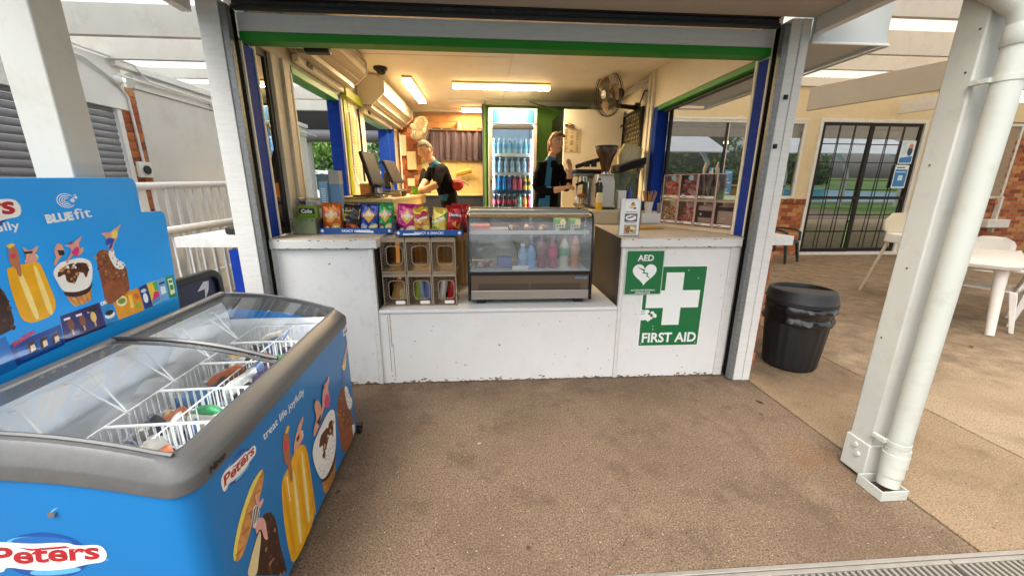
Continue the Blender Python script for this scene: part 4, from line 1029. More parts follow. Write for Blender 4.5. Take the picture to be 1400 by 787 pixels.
def fan(name, label, c, axis, r, mount, dark):
    t = thing(name, label, 'fan', mount)
    ax = Vector(axis).normalized(); q = ax.to_track_quat('Z', 'Y').to_matrix().to_4x4()
    X = Matrix.Translation(c) @ q
    cage = mat('fan_cage_' + ('dark' if dark else 'pale'), '3a2f26' if dark else '958a70', .4, .2)
    g = G()
    for rr, z in ((r, 0), (r * .985, .03), (r * .985, -.03), (r * .6, .045), (r * .3, .055)):
        g.tube([X @ Vector((rr * math.cos(a), rr * math.sin(a), z)) for a in (2 * math.pi * k / 36 for k in range(37))], .007 if rr == r else .003, 5, cap=False)
    n = 44
    for k in range(n):
        a = 2 * math.pi * k / n; b = a + .25
        g.tube([X @ Vector((r * .2 * math.cos(a), r * .2 * math.sin(a), .058)), X @ Vector((r * .7 * math.cos(a + .12), r * .7 * math.sin(a + .12), .045)), X @ Vector((r * math.cos(b), r * math.sin(b), 0))], .0016, 4, cap=False)
        if k % 2: g.tube([X @ Vector((r * .2 * math.cos(a), r * .2 * math.sin(a), -.06)), X @ Vector((r * math.cos(a), r * math.sin(a), 0))], .0016, 4, cap=False)
    o = g.done('cage', [cage], t)
    for k in range(3):
        a = 2 * math.pi * k / 3; g = G()
        pts = []
        for i in range(6):
            rr = r * (.16 + .66 * i / 5); wd = .42 + .25 * math.sin(math.pi * i / 5)
            pts.append([X @ Vector((rr * math.cos(a + wd * s_), rr * math.sin(a + wd * s_), .015 * s_)) for s_ in (-1, -.3, .4, 1)])
        g.rings(pts, cap=False, close=False); g.done('blade', [mat('fan_blade_' + ('dark' if dark else 'pale'), '8a6d48' if dark else '857860', .35, var=.1)], t, recalc=False)
    g = G(); g.cyl(X @ Vector((0, 0, .06)), X @ Vector((0, 0, .068)), r * .2, n=18); g.done('hub_badge', [mat('fan_badge_' + ('dark' if dark else 'pale'), '1c1b20' if dark else 'b5a98c', .3)], t)
    if dark:
        g = G(); g.box(-.035, .035, -.008, .008, .069, .071, X=X); g.done('badge_print', [PRW], t, smooth=0)
    g = G(); g.cyl(X @ Vector((0, 0, -.06)), X @ Vector((0, 0, -.16)), r * .20, r * .26, 16); g.ball(X @ Vector((0, 0, -.165)), r * .26, 12); g.done('motor', [DARK if dark else mat('fan_body_pale', '9c9178', .5)], t)
    g = G(); p = X @ Vector((0, 0, -.14)); m = Vector(mount); kk = Vector((p.x, p.y, m.z))
    g.tube([p, kk, m], [.022, .026, .03], 8); mx = Vector((1, 0, 0)) if dark else Vector((0, 1, 0))
    g.cyl(m, m + mx * .035, .06, n=12); g.done('wall_bracket', [BLACK if dark else PLW], t)
    return t
fan('wall_fan', 'dark bronze wall fan high on the right hand kiosk wall', (1.47, 4.90, 2.51), (-.93, -.34, -.14), .24, (1.865, 5.05, 2.40), True)
fan('wall_fan', 'cream wall fan in front of the brick back wall near the purple curtain', (-.985, 6.55, 2.31), (.86, -.42, -.28), .19, (-1.18, 7.06, 2.28), False)
# cables
def cable(label, pts, r, m, name='cable'):
    g = G(); g.tube(pts, r, 6); return tag(g.done(name, [m]), label, 'cable')
cable('thick black cable drooping down the cream right wall from the fan socket', [(1.87, 4.72, 2.52), (1.86, 4.78, 2.53), (1.85, 4.86, 2.42), (1.85, 4.82, 2.2), (1.84, 4.72, 1.9), (1.84, 4.7, 1.6), (1.85, 4.78, 1.36)], .008, BLACK)
cable('tangle of thin black leads hanging at the top of the wire screen', [(1.88, 5.5, 2.33), (1.82, 5.42, 2.22), (1.86, 5.3, 2.28), (1.8, 5.2, 2.2), (1.85, 5.1, 2.27), (1.83, 5.0, 2.18), (1.87, 5.45, 2.15), (1.86, 5.25, 2.1)], .006, BLACK)
cable('black lead sloping from the ceiling conduit to the white door cabinet', [(.68, 6.25, 2.68), (1.06, 5.9, 2.50)], .006, BLACK)
cable('bundle of pale tangled wires above the white door by the fan', [(1.62, 6.3, 2.66), (1.5, 6.2, 2.5), (1.6, 6.15, 2.6), (1.55, 6.0, 2.46), (1.68, 6.1, 2.62), (1.66, 5.95, 2.47), (1.72, 6.2, 2.64), (1.5, 6.1, 2.44)], .006, mat('pale_wire', 'c9b48a', .5))
cable('white cord looping down beside the monitor on the left wall', [(-1.43, 4.55, 2.2), (-1.42, 4.52, 1.8), (-1.38, 4.4, 1.52), (-1.26, 4.2, 1.40), (-1.14, 4.1, 1.47), (-1.1, 4.08, 1.56)], .009, PLW)
t = thing('junction_box', 'small white junction box on the green wall by the fan', 'junction box', (1.69, 6.4, 2.6))
g = G(); g.box(1.66, 1.73, 6.36, 6.44, 2.53, 2.66); g.done('box', [PLW], t, bevel=.006)

# ================================================================ upright drinks fridge
FR = thing('drinks_fridge', 'tall glass door drinks fridge with lit blue and white header by the green wall', 'fridge', (.385, 5.9, KF))
FXa, FXb, FYf, FYb = .062, .722, 5.62, 6.32
FG = mat('fridge_grey', '8f8c86', .4, .2, var=.04)
FW = mat('fridge_white', 'dfe4e6', .45, var=.02)
g = G(); g.box(FXa, FXa + .03, FYf, FYb, KF + .02, 2.46); g.box(FXb - .03, FXb, FYf, FYb, KF + .02, 2.46); g.box(FXa + .031, FXb - .031, FYf, FYb, 2.43, 2.46); g.box(FXa + .031, FXb - .031, FYb - .03, FYb, KF + .02, 2.429); g.box(FXa + .031, FXb - .031, FYf + .02, FYb - .031, KF + .02, .62)
g.done('cabinet', [FW], FR, bevel=.004)
g = G(); g.box(FXa, FXb, FYf - .03, FYf - .001, 2.262, 2.47); g.done('header', [FG], FR, bevel=.012)
f = FY(FYf - .0305)
hm = glow('header_panel_white', '456f88', .5)
g = G(); g.poly([(FXa + .05, 2.285), (FXb - .04, 2.285), (FXb - .04, 2.452), (FXa + .05, 2.452)], f, .001, 0)
for k in range(10):
    w = .011; c = k
    for s_, x in ((1, FXa + .05), (-1, FXb - .04)):
        xa, xb = x + s_ * k * w, x + s_ * (k + 1) * w
        g.poly([(min(xa, xb), 2.285), (max(xa, xb), 2.285), (max(xa, xb), 2.452), (min(xa, xb), 2.452)], f, .0015, 1 + k // 2)
g.done('light_panel', [hm] + [glow('header_panel_%d' % i, h, .5) for i, h in enumerate(('024a7c', '065484', '185e88', '2c6688', '3a6b88'))], FR, smooth=0)
g = G(); g.text('FRANKLIN', f, ((FXa + FXb) / 2 + .02, 2.375), .05, h=.003, align='CENTER'); g.tube([f((FXa + FXb) / 2 + .02 + .05 * math.cos(a), 2.36 + .03 * math.sin(a), .003) for a in (R(200 + 14 * k) for k in range(11))], .003, 4); g.done('lettering', [mat('logo_grey', '2a4250', .5)], FR, smooth=0)
g = G(); ring(g, [(FXa, .62), (FXb, .62), (FXb, 2.245), (FXa, 2.245)], [(FXa + .05, .68), (FXb - .05, .68), (FXb - .05, 2.20), (FXa + .05, 2.20)], FY(FYf - .001), .001, .035); dfr = g.done('door', [FG], FR, bevel=.006)
g = G(); g.box(FXa + .051, FXb - .051, FYf - .02, FYf - .014, .68, 2.2); g.done('pane', [glass('fridge_glass', 'f6fbfd', .8)], dfr, smooth=0)
g = G(); g.box(FXa + .055, FXb - .055, FYf - .05, FYf - .037, 2.203, 2.247); g.done('top_trim', [DARK], dfr, bevel=.004)
g = G(); g.box(FXa + .02, FXa + .04, FYf - .055, FYf - .037, 1.50, 1.54); g.done('lock', [BLACK], dfr, bevel=.003)
g = G()
for x in (FXa + .036, FXb - .048): g.box(x, x + .012, FYf + .02, FYf + .032, .65, 2.4)
g.done('glow_strip', [glow('fridge_led', 'e2f2ff', 12)], FR)
DRK = [('c9dde6', 'dfeef6', 'b9d8ea'), ]
rows = [1.885, 1.635, 1.395, 1.135, .90]
for i, z in enumerate(rows):
    g = G(); g.box(FXa + .032, FXb - .032, FYf + .05, FYb - .04, z - .012, z); g.box(FXa + .032, FXb - .032, FYf + .04, FYf + .049, z - .03, z + .012, 1)
    g.done('shelf', [FW, mat('shelf_front_' + str(i), ('d9dadb', 'b9bcc0', '394b63', '2f4e8a', 'a8485a')[i], .4)], FR)
kinds = [
    [('clear spring water bottle on the top shelf of the drinks fridge', '8fb4c8', 'e8f2f8', '5f98c4')] * 8,
    [('clear water bottle on the second shelf of the drinks fridge', '9fb6c2', 'eef4f8', '7f9ab8')] * 6 + [('red brown soft drink bottle at the end of the second fridge shelf', 'a88a86', 'd8d8d8', 'b56a6a')],
    [('pale green sports drink bottle at the left of the third fridge shelf', 'c3dc8a', 'f2f2f0', 'dfe8c2')] + [('bright blue sports drink bottle on the third fridge shelf', '1f8fd6', 'f0f0f0', '2a5fae')] * 2 + [('purple sports drink bottle on the third fridge shelf', '6d5a9a', 'f0f0f0', '4f4f8a')] + [('pink sports drink bottle on the third fridge shelf', 'd9607a', 'f0f0f0', 'c94f72')] * 2 + [('yellow sports drink bottle on the third fridge shelf', 'e6a91c', 'f0f0f0', '4a4038')] * 2,
    [('cola bottle with red label on the fourth fridge shelf', '2f2326', 'e8e6e6', 'd2404c')] * 5 + [('clear lemonade bottle with green label on the fourth fridge shelf', 'd0ddd4', '3fa060', '64b98a'), ('orange soft drink bottle on the fourth fridge shelf', 'e88a34', 'e8e6e6', 'f0a050'), ('raspberry red soft drink bottle on the fourth fridge shelf', 'c2304c', 'e8e6e6', 'd86078')],
    [('soft drink bottle on the lowest visible fridge shelf', 'a8707c', 'e8e6e6', '8ca0c8')] * 8]
for i, ks in enumerate(kinds):
    n = len(ks)
    for k in range(n):
        lb, liq, cap, lab = ks[k]
        x = FXa + .075 + k * (FXb - FXa - .15) / (n - 1)
        drink(lb if ks.count(ks[k]) == 1 else lb + ', ' + ('leftmost', 'second from left', 'third from left', 'fourth from left', 'fifth from left', 'sixth from left', 'seventh from left', 'eighth from left')[[q for q in range(n) if ks[q] == ks[k]].index(k)], (x, FYf + .09, rows[i] + .001), .0335, .212 if i < 4 else .18, liq, cap, lab, group=lb if ks.count(ks[k]) > 1 else None, labr=(.36, .62))

# ================================================================ tall white cupboard, notice, wire screen
WC = thing('tall_cupboard', 'tall black sided cupboard with plain white door and round knob', 'cupboard', (1.45, 5.75, KF))
g = G(); g.box(1.06, 1.085, 5.472, 6.42, KF, 2.445); g.box(1.086, 1.85, 5.472, 6.42, 2.42, 2.445); g.done('carcass', [BLACK], WC, bevel=.003)
g = G(); g.box(1.062, 1.86, 5.445, 5.47, KF, 2.44); g.done('door', [mat('door_cream', 'ece5d4', .5, var=.03)], WC, bevel=.004)
g = G(); g.cyl((1.13, 5.445, 1.78), (1.13, 5.40, 1.78), .012, n=10); g.ball((1.13, 5.39, 1.78), (.036, .026, .036), 14); g.done('knob', [STEEL], WC)
t = thing('notice_sheet', 'faded typed list taped to the white cupboard door', 'notice', (1.18, 5.444, 2.0))
f = FY(5.4445); g = G(); g.poly([(1.07, 1.90), (1.30, 1.89), (1.30, 2.20), (1.07, 2.20)], f, .001); g.done('sheet', [mat('aged_paper', 'd0bf9c', .8)], t, smooth=0)
g = G()
for k in range(17):
    for c in range(3): 
        if random.random() < .85: g.poly([(1.08 + c * .075, 1.912 + k * .0168), (1.08 + c * .075 + random.uniform(.02, .06), 1.912 + k * .0168), (1.08 + c * .075 + .03, 1.918 + k * .0168), (1.08 + c * .075, 1.918 + k * .0168)], f, .002)
g.done('typed_lines', [mat('faded_ink', '75684f', .7)], t, smooth=0)
t = thing('wall_hook', 'small brass hook with yellow tag on the white cupboard door', 'hook', (1.12, 5.44, 2.24))
g = G(); g.box(1.075, 1.17, 5.43, 5.444, 2.235, 2.255); g.tube([(1.17, 5.43, 2.25), (1.195, 5.42, 2.24), (1.19, 5.42, 2.215), (1.175, 5.42, 2.21)], .007, 6); g.done('hook', [DARK], t)
g = G(); g.box(1.115, 1.155, 5.424, 5.43, 2.238, 2.27); g.done('tag', [mat('tag_yellow', 'd9a536', .5)], t)
WS = thing('wire_screen', 'black diamond wire screen in a frame on the right kiosk wall', 'screen', (1.89, 5.25, 1.2))
g = G(); fx = FX(1.9, -1)
g.poly([(4.86, 1.20), (5.62, 1.20), (5.62, 2.36), (4.86, 2.36)], fx, .002, 0); g.done('backing', [mat('screen_backing', 'b0a078', .8, var=.2)], WS, smooth=0)
g = G()
for k in range(-16, 22):
    for s_ in (1, -1):
        pts = []
        u = 4.86 + k * .055
        for q in range(60):
            uu, vv = u + (q * .02 if s_ > 0 else .76 - q * .02), 1.2 + q * .04
            if 4.86 <= uu <= 5.62 and vv <= 2.36: pts.append(fx(uu, vv, .014 + .002 * s_))
        if len(pts) > 1: g.tube([pts[0], pts[-1]], .004, 4, cap=False)
o = g.done('wire', [DARK], WS); o['kind'] = 'stuff'
g = G(); ring(g, [(4.84, 1.18), (5.64, 1.18), (5.64, 2.38), (4.84, 2.38)], [(4.87, 1.21), (5.61, 1.21), (5.61, 2.35), (4.87, 2.35)], fx, 0, .03); g.done('frame', [DARK], WS)

# ================================================================ coffee bench
CB = thing('coffee_bench', 'raised cream bench carrying the coffee machine and grinder', 'bench', (1.4, 4.1, 1.1))
g = G(); g.box(1.045, 1.30, 3.76, 4.6, 1.103, 1.21); g.done('carcass', [mat('bench_cream', 'c9b692', .5)], CB, bevel=.003)
g = G(); g.box(1.035, 1.31, 3.75, 4.62, 1.2105, 1.232); g.done('top', [mat('bench_top', 'cfc0a0', .4)], CB, bevel=.003)
g = G(); g.box(1.31, 1.85, 4.02, 4.6, KF, 1.20); g.done('rear_carcass', [mat('bench_cream', 'c9b692', .5)], CB, bevel=.003)
GRD = thing('coffee_grinder', 'silver coffee grinder with smoked conical bean hopper', 'coffee grinder', (1.22, 4.05, 1.233))
SILV = mat('silver_paint', 'c3bfb6', .35, .5, var=.04)
g = G(); g.rings([[(1.22 + sx * w, 4.05 + sy * d + dy, z) for sx, sy in ((-1, -1), (1, -1), (1, 1), (-1, 1))] for z, w, d, dy in ((1.245, .098, .11, 0), (1.50, .092, .10, 0), (1.575, .078, .085, .0))]); g.done('body', [SILV], GRD, bevel=.014)
g = G(); g.box(1.115, 1.325, 3.92, 4.17, 1.233, 1.245); g.done('base', [BLACK], GRD, bevel=.004)
g = G(); g.lathe([(.03, 1.575), (.034, 1.60), (.075, 1.74), (.107, 1.80), (.107, 1.835), (.0, 1.836)], (1.235, 4.05, 0), 20); g.done('hopper', [mat('smoked_hopper', '4a2c1c', .15, spec=.8, var=.1)], GRD)
g = G(); g.lathe([(.0, 1.837), (.115, 1.837), (.115, 1.852), (.0, 1.856)], (1.235, 4.05, 0), 20); g.done('hopper_lid', [BLACK], GRD)
g = G(); g.cyl((1.235, 4.05, 1.56), (1.235, 4.05, 1.60), .045, n=16); g.done('collar', [CHROME], GRD)
g = G(); g.box(1.135, 1.165, 3.936, 3.942, 1.52, 1.535); g.done('badge', [DARK], GRD)
g = G(); g.cyl((1.13, 3.93, 1.35), (1.13, 3.93, 1.46), .022, .018, 10); g.ball((1.13, 3.93, 1.475), .026, 10); g.done('dosing_lever', [BLACK], GRD)
CMC = thing('espresso_machine', 'chrome espresso machine with black top rail behind the grinder', 'coffee machine', (1.12, 4.4, 1.233))
g = G(); g.box(1.04, 1.30, 4.28, 4.60, 1.233, 1.275); g.done('drip_tray', [STEEL], CMC, bevel=.006)
g = G(); g.box(1.14, 1.30, 4.36, 4.60, 1.276, 1.56); g.done('body', [CHROME], CMC, bevel=.01)
g = G(); g.box(1.00, 1.32, 4.28, 4.62, 1.565, 1.60); g.done('head', [STEEL], CMC, bevel=.01)
g = G(); g.box(.985, 1.325, 4.27, 4.63, 1.602, 1.635); g.tube([(.98, 4.3, 1.66), (1.1, 4.28, 1.70), (1.25, 4.28, 1.74), (1.33, 4.3, 1.76)], .022, 8); g.done('top_rail', [BLACK], CMC, bevel=.006)
for k in range(3):
    g = G(); g.cyl((1.02 + .075 * k, 4.26, 1.66), (1.02 + .075 * k, 4.26, 1.69 + .012 * k), .03, n=12); g.done('cup', [BLACK], CMC)
g = G(); g.cyl((1.09, 4.33, 1.50), (1.09, 4.33, 1.565), .036, n=14); g.done('group_head', [CHROME], CMC)
g = G(); g.tube([(1.09, 4.33, 1.50), (1.04, 4.28, 1.49), (.985, 4.22, 1.475)], [.022, .016, .016], 8); g.done('handle', [BLACK], CMC)
g = G(); g.tube([(1.02, 4.3, 1.565), (1.0, 4.27, 1.45), (.99, 4.25, 1.32)], .007, 6); g.done('steam_wand', [CHROME], CMC)
g = G(); g.lathe([(0, 0), (.035, 0), (.032, .07), (.036, .09), (.032, .09), (0, .01)], (1.08, 4.35, 1.277)); tag(g.done('milk_jug', [CHROME]), 'steel milk jug on the espresso machine tray', 'jug')
g = G(); g.ball((1.06, 4.3, 1.36), (.05, .04, .025), 10); tag(g.done('cloth', [mat('orange_cloth', 'b0642c', .9, var=.2)]), 'crumpled orange brown cloth on the espresso machine', 'cloth')
g = G(); g.box(.97, 1.06, 4.12, 4.2, 1.233, 1.262); tag(g.done('knock_box', [mat('pale_wood', 'd3b071', .5)], bevel=.005), 'small pale wooden box in front of the espresso machine', 'box')
SB = thing('sauce_bottle', 'cream squeeze bottle with black nozzle and yellow sauce at its base', 'bottle', (1.135, 3.86, 1.233))
g = G(); g.lathe([(0, 0), (.032, 0), (.033, .06), (.033, .07)], (1.135, 3.86, 1.233), 14); g.done('sauce', [mat('mustard_yellow', 'e0b021', .3)], SB)
g = G(); g.lathe([(.033, .071), (.033, .15), (.028, .165), (0, .167)], (1.135, 3.86, 1.233), 14); g.done('body', [mat('bottle_cream', 'e8d9a6', .35)], SB)
g = G(); g.lathe([(.024, .167), (.02, .19), (.026, .22), (.012, .26), (0, .27)], (1.14, 3.86, 1.233), 12); g.done('nozzle', [BLACK], SB)
g = G(); g.rings([[(1.36 + u, 4.12 + .16 * s_, 1.63 + .33 * u + z) for s_, z in ((-1, -.045), (1, -.045), (1, .03), (-1, .03))] for u in (0, .08, .2, .27)]); o = g.done('equipment_bag', [mat('black_fabric', '141416', .9, var=.2)], bevel=.02); tag(o, 'long black padded case lying tilted beside the grinder hopper', 'case')
for k, (x, y, n) in enumerate(((1.55, 4.52, 6), (1.62, 4.55, 6), (1.69, 4.58, 5), (1.75, 4.62, 4))):
    g = G()
    for q in range(n):
        g.lathe([(.034, 0), (.046, .12), (.048, .122), (.044, .122)], (x + .012 * q, y, 1.70 + .02 * q), 14)
    tag(g.done('cup_stack', [mat('cup_cream', 'ded0a6', .6)]), ('leftmost', 'second', 'third', 'rightmost')[k] + ' leaning stack of cream paper cups above the black case', 'cups', 'stacks of cream paper cups')
g = G(); g.box(1.5, 1.80, 4.45, 4.70, 1.66, 1.698); tag(g.done('cup_shelf', [mat('rack_dark', '2a2724', .6)]), 'narrow dark shelf carrying the cup stacks on the right wall', 'shelf')
g = G(); g.box(1.38, 1.47, 4.03, 4.12, 1.233, 1.42); tag(g.done('white_canister', [PLW], bevel=.01), 'white canister standing just right of the grinder', 'canister')
g = G(); g.box(1.31, 1.62, 4.03, 4.5, 1.2005, 1.232); tag(g.done('tray_board', [mat('bench_top', 'cfc0a0', .4)]), 'pale board under the white canister on the coffee bench', 'board')
g = G(); g.lathe([(0, 0), (.03, 0), (.032, .09), (.02, .12), (.012, .15), (0, .15)], (1.54, 4.15, 1.30), 12); tag(g.done('spray_bottle', [mat('bottle_royal_blue', '2a3f9a', .35)]), 'royal blue plastic bottle between the grinder and wire screen', 'bottle')
g = G(); g.box(1.48, 1.62, 4.1, 4.25, 1.233, 1.30); tag(g.done('brown_box', [mat('box_brown', '6e4326', .7)], bevel=.004), 'brown box under the royal blue bottle', 'box')
g = G(); g.box(1.66, 1.84, 4.3, 4.44, 1.20, 1.30); tag(g.done('black_box', [BLACK], bevel=.006), 'black box on the coffee bench beside the blue jamb', 'box')
g = G(); g.box(1.50, 1.78, 4.58, 4.6, 1.24, 1.62); tag(g.done('plastic_sheet', [glass('green_plastic', 'b9c9b6', 1.5, .1, haze=.35, hazecol='8fa595')]), 'hanging pale green plastic sheet behind the grinder', 'sheet')
cable('black lead crossing in front of the pale plastic sheet', [(1.62, 4.3, 1.62), (1.56, 4.25, 1.48), (1.47, 4.2, 1.33)], .006, BLACK)
cable('second black lead running up from the blue bottle', [(1.74, 4.35, 1.70), (1.66, 4.3, 1.5), (1.52, 4.2, 1.34)], .006, BLACK)

# ================================================================ left side of the room
LC = thing('service_bench', 'long cream timber service bench along the left side where the man works', 'bench', (-1.1, 4.3, KF))
BT = mat('bench_timber', 'd6bb80', .5, var=.1, scale=6, stretch=(6, 1, 6), dirt=('a9854a', .3, 5))
g = G(); g.box(-1.45, -.78, 3.40, 5.35, 1.315, 1.345); g.done('top', [BT], LC, bevel=.003)
g = G(); g.box(-.80, -.785, 3.40, 5.35, 1.24, 1.314); g.done('apron', [BT], LC, bevel=.003)
g = G(); g.box(-1.44, -.83, 3.42, 5.30, KF, 1.31); g.done('carcass', [mat('bench_panel', 'cda964', .55, var=.08)], LC, bevel=.002)
MT = mat('monitor_black', '1d1a1c', .25, var=.05)
def monitor(label, c, rz, tl, w, h):
    t = thing('monitor', label, 'monitor', (c[0], c[1], 1.346))
    X = Matrix.Translation(c) @ Matrix.Rotation(rz, 4, 'Z') @ Matrix.Rotation(tl, 4, 'X')
    g = G(); g.box(-w / 2, w / 2, -.012, .018, -h / 2, h / 2, X=X); g.done('case', [mat('monitor_case', '1d1a19', .6, spec=.3)], t, bevel=.006)
    g = G(); g.box(-w / 2 + .015, w / 2 - .015, -.0145, -.0125, -h / 2 + .02, h / 2 - .015, X=X); g.done('screen', [mat('screen_brown', '2c2226', .5, spec=.3)], t, smooth=0)
    g = G(); p = X @ Vector((0, .03, -h * .2)); g.tube([p, (p.x - .03, p.y + .05, p.z - .06), (c[0] - .02, c[1] + .06, 1.37)], .018, 8); g.box(c[0] - .11, c[0] + .09, c[1] - .02, c[1] + .15, 1.346, 1.362); g.done('stand', [STEEL], t)
monitor('dark till monitor leaning back nearest the blue jamb on the service bench', (-1.03, 3.78, 1.60), R(79), R(-16), .25, .30)
monitor('second till monitor tilted on a white arm nearer the brick corner', (-1.03, 4.62, 1.60), R(76), R(-24), .27, .26)
for lab, b, nm, ms in (('grey steel shaker tin with dark lid on the service bench', (-.97, 3.72), 'shaker', (STEEL, DARK)), ('small dark bottle behind the steel shaker', (-1.04, 3.80), 'bottle', (DARK, BLACK))):
    t = thing(nm, lab, nm, (b[0], b[1], 1.346)); r_ = .035 if nm == 'shaker' else .025
    g = G(); g.lathe([(0, 0), (r_, 0), (r_, .075), (r_ * .85, .09), (0, .09)], (b[0], b[1], 1.347), 14); g.done('body', [ms[0]], t)
    g = G(); g.lathe([(r_ * .9, .09), (r_ * .9, .115), (0, .118)], (b[0], b[1], 1.347), 14); g.done('lid', [ms[1]], t)
g = G(); g.box(-1.10, -1.03, 3.60, 3.68, 1.347, 1.47); tag(g.done('orange_carton', [mat('carton_orange', 'd98a2c', .5)], bevel=.003), 'orange carton standing below the near monitor', 'carton')
for k, (x, y, rz) in enumerate(((-1.13, 3.46, .4), (-1.02, 3.5, .1), (-.93, 3.6, -.3))):
    g = G(); g.box(-.10, .10, -.06, .06, 0, .012); o = tag(g.done('menu_folder', [mat(('folder_ochre', 'folder_dark', 'folder_brown')[k], ('c9963f', '2a2220', '3b2b22')[k], .5)], bevel=.003), ('ochre yellow folder lying on the near end of the service bench', 'black folder lying on the service bench beside the ochre one', 'dark brown folder nearest the room edge of the service bench')[k], 'folder')
    o.location = (x, y, 1.348 + .014 * k); o.rotation_euler.z = rz
t = thing('receipt_printer', 'black receipt printer with cream roll in the middle of the service bench', 'printer', (-.88, 4.2, 1.346))
g = G(); g.box(-.95, -.83, 4.1, 4.3, 1.347, 1.41); g.done('body', [BLACK], t, bevel=.01)
g = G(); g.box(-.93, -.84, 4.02, 4.095, 1.347, 1.40); g.done('paper_roll', [mat('roll_tan', 'b99a63', .7)], t, bevel=.006)
g = G(); g.lathe([(0, 0), (.04, 0), (.044, .09), (.04, .09), (0, .02)], (-.86, 5.0, 1.347), 14); tag(g.done('green_cup', [mat('cup_green', '5f9a1e', .4)]), 'bright green cup on the service bench by the man\'s hands', 'cup')
g = G(); g.box(-.16, .16, -.11, .11, 0, .004); o = tag(g.done('order_pad', [PAPER]), 'white paper sheet under the man\'s hands on the service bench', 'paper'); o.location = (-.92, 5.18, 1.347); o.rotation_euler.z = .3
t = thing('phone', 'black desk phone with curled cord against the brick corner', 'phone', (-1.2, 5.1, 1.346))
g = G(); g.box(-1.3, -1.1, 5.0, 5.2, 1.347, 1.40); g.done('base', [BLACK], t, bevel=.012)
g = G(); g.rings([[(x, 5.12 + dy, z) for dy, z in ((-.04, 1.42), (.04, 1.42), (.03, 1.62 + .0), (-.03, 1.62))] for x in (-1.26, -1.16)]); g.done('handset', [BLACK], t, bevel=.02)
fxl = FX(-1.46, 1)
for k, (u0, u1, v0, v1, col, lab) in enumerate(((4.60, 4.80, 2.20, 2.36, 'e6d9b8', 'cream price list at the top of the left wall below the lime strip'), (4.62, 4.84, 1.90, 2.195, 'd9a877', 'tan printed sheet under the cream price list'), (4.62, 4.84, 1.58, 1.895, 'ddc39a', 'pale tan sheet lowest on the left wall behind the monitor'), (4.98, 5.12, 1.85, 2.32, 'e3d5b5', 'narrow printed list beside the black strap on the left wall'))):
    t = thing('notice_sheet', lab, 'notice', (-1.455, (u0 + u1) / 2, v0))
    g = G(); g.prism([(u0, v0), (u1, v0), (u1, v1), (u0, v1)], fxl, .003, .006); g.done('sheet', [mat('note_' + col, col, .8, var=.06)], t, smooth=0)
    g = G()
    for q in range(int((v1 - v0) / .03)):
        g.poly([(u0 + .02, v0 + .015 + q * .03), (u0 + .02 + (u1 - u0 - .04) * random.uniform(.5, 1), v0 + .015 + q * .03), (u0 + .02 + (u1 - u0 - .04) * .5, v0 + .022 + q * .03), (u0 + .02, v0 + .022 + q * .03)], fxl, .0065)
    g.done('typed_lines', [mat('faded_ink', '75684f', .7)], t, smooth=0)
cable('black strap hanging down between the notices on the left wall', [(-1.44, 4.90, 2.3), (-1.43, 4.90, 2.0), (-1.43, 4.89, 1.7), (-1.42, 4.86, 1.5)], .014, BLACK, 'strap')

# back corner : curtain on a shelf, backsplash, hanging things
CU = thing('curtain', 'dusty purple curtain hung below the top shelf on the brick back wall', 'curtain', (-.55, 7.0, 1.88))
g = G(); n = 90; rs = []
for zz in (2.335, 2.29, 2.2, 2.05, 1.95, 1.885):
    amp = .012 + .03 * (2.335 - zz) / .45
    rs.append([Vector((-1.02 + .98 * k / n, 6.98 - amp * (math.sin(k * .55 + .6 * math.sin(k * .19)) + .4 * math.sin(k * 1.3)), zz + .006 * math.sin(k * .4))) for k in range(n + 1)])
g.rings(rs, cap=False, close=False); g.done('fabric', [mat('curtain_mauve', '544650', .9, var=.15, bump=.2)], CU, recalc=False, smooth=80)
g = G(); g.cyl((-1.03, 6.985, 2.338), (-.035, 6.985, 2.338), .008, n=8); g.done('rod', [DARK], CU)
t = thing('wall_shelf', 'brown timber shelf above the purple curtain', 'shelf', (-.55, 7.03, 2.35))
g = G(); g.box(-1.03, -.035, 6.96, 7.095, 2.35, 2.37); g.done('board', [mat('shelf_brown', '6a4526', .6, var=.15)], t, bevel=.002)
g = G(); g.lathe([(0, 0), (.045, 0), (.045, .12), (0, .12)], (-.42, 7.03, 2.371), 14); tag(g.done('tin', [mat('tin_cream', 'b3a27d', .4, .3)]), 'cream and brown tin on the shelf above the curtain', 'tin')
g = G(); g.ball((-.31, 7.02, 2.405), (.033, .02, .033), 12); tag(g.done('yellow_ball', [mat('ball_yellow', 'e3cf6a', .5)]), 'round yellow disc on the shelf beside the cream tin', 'disc')
g = G(); g.box(-.12, -.07, 7.0, 7.06, 2.371, 2.41); tag(g.done('small_box', [mat('box_dark_brown', '4a3120', .6)]), 'small dark box at the partition end of the curtain shelf', 'box')
for x, lab in ((-.62, 'dark low object at the middle of the curtain shelf'), (-.80, 'dark low object near the fan on the curtain shelf')):
    g = G(); g.box(x - .07, x + .07, 7.0, 7.06, 2.371, 2.392); tag(g.done('flat_tool', [DARK], bevel=.004), lab, 'tool')
t = thing('backsplash', 'cream pegboard style backsplash below the purple curtain', 'backsplash', (-.55, 7.09, 1.32))
g = G(); g.box(-1.08, -.036, 7.08, 7.096, 1.33, 1.95); g.done('panel', [mat('splash_cream', 'cfba82', .5, var=.06)], t, smooth=0)
for k in range(11):
    g = G(); g.box(-1.05 + k * .095, -1.047 + k * .095, 7.078, 7.0795, 1.33, 1.95); g.done('groove', [mat('groove_tan', 'a58a52', .7)], t, smooth=0)
t = thing('work_bench', 'back bench with cream top and dark blue front under the backsplash', 'bench', (-.5, 6.8, KF))
g = G(); g.box(-1.0, -.036, 6.6, 7.075, 1.30, 1.33); g.done('top', [mat('bench_top2', 'c9b283', .5)], t, bevel=.003)
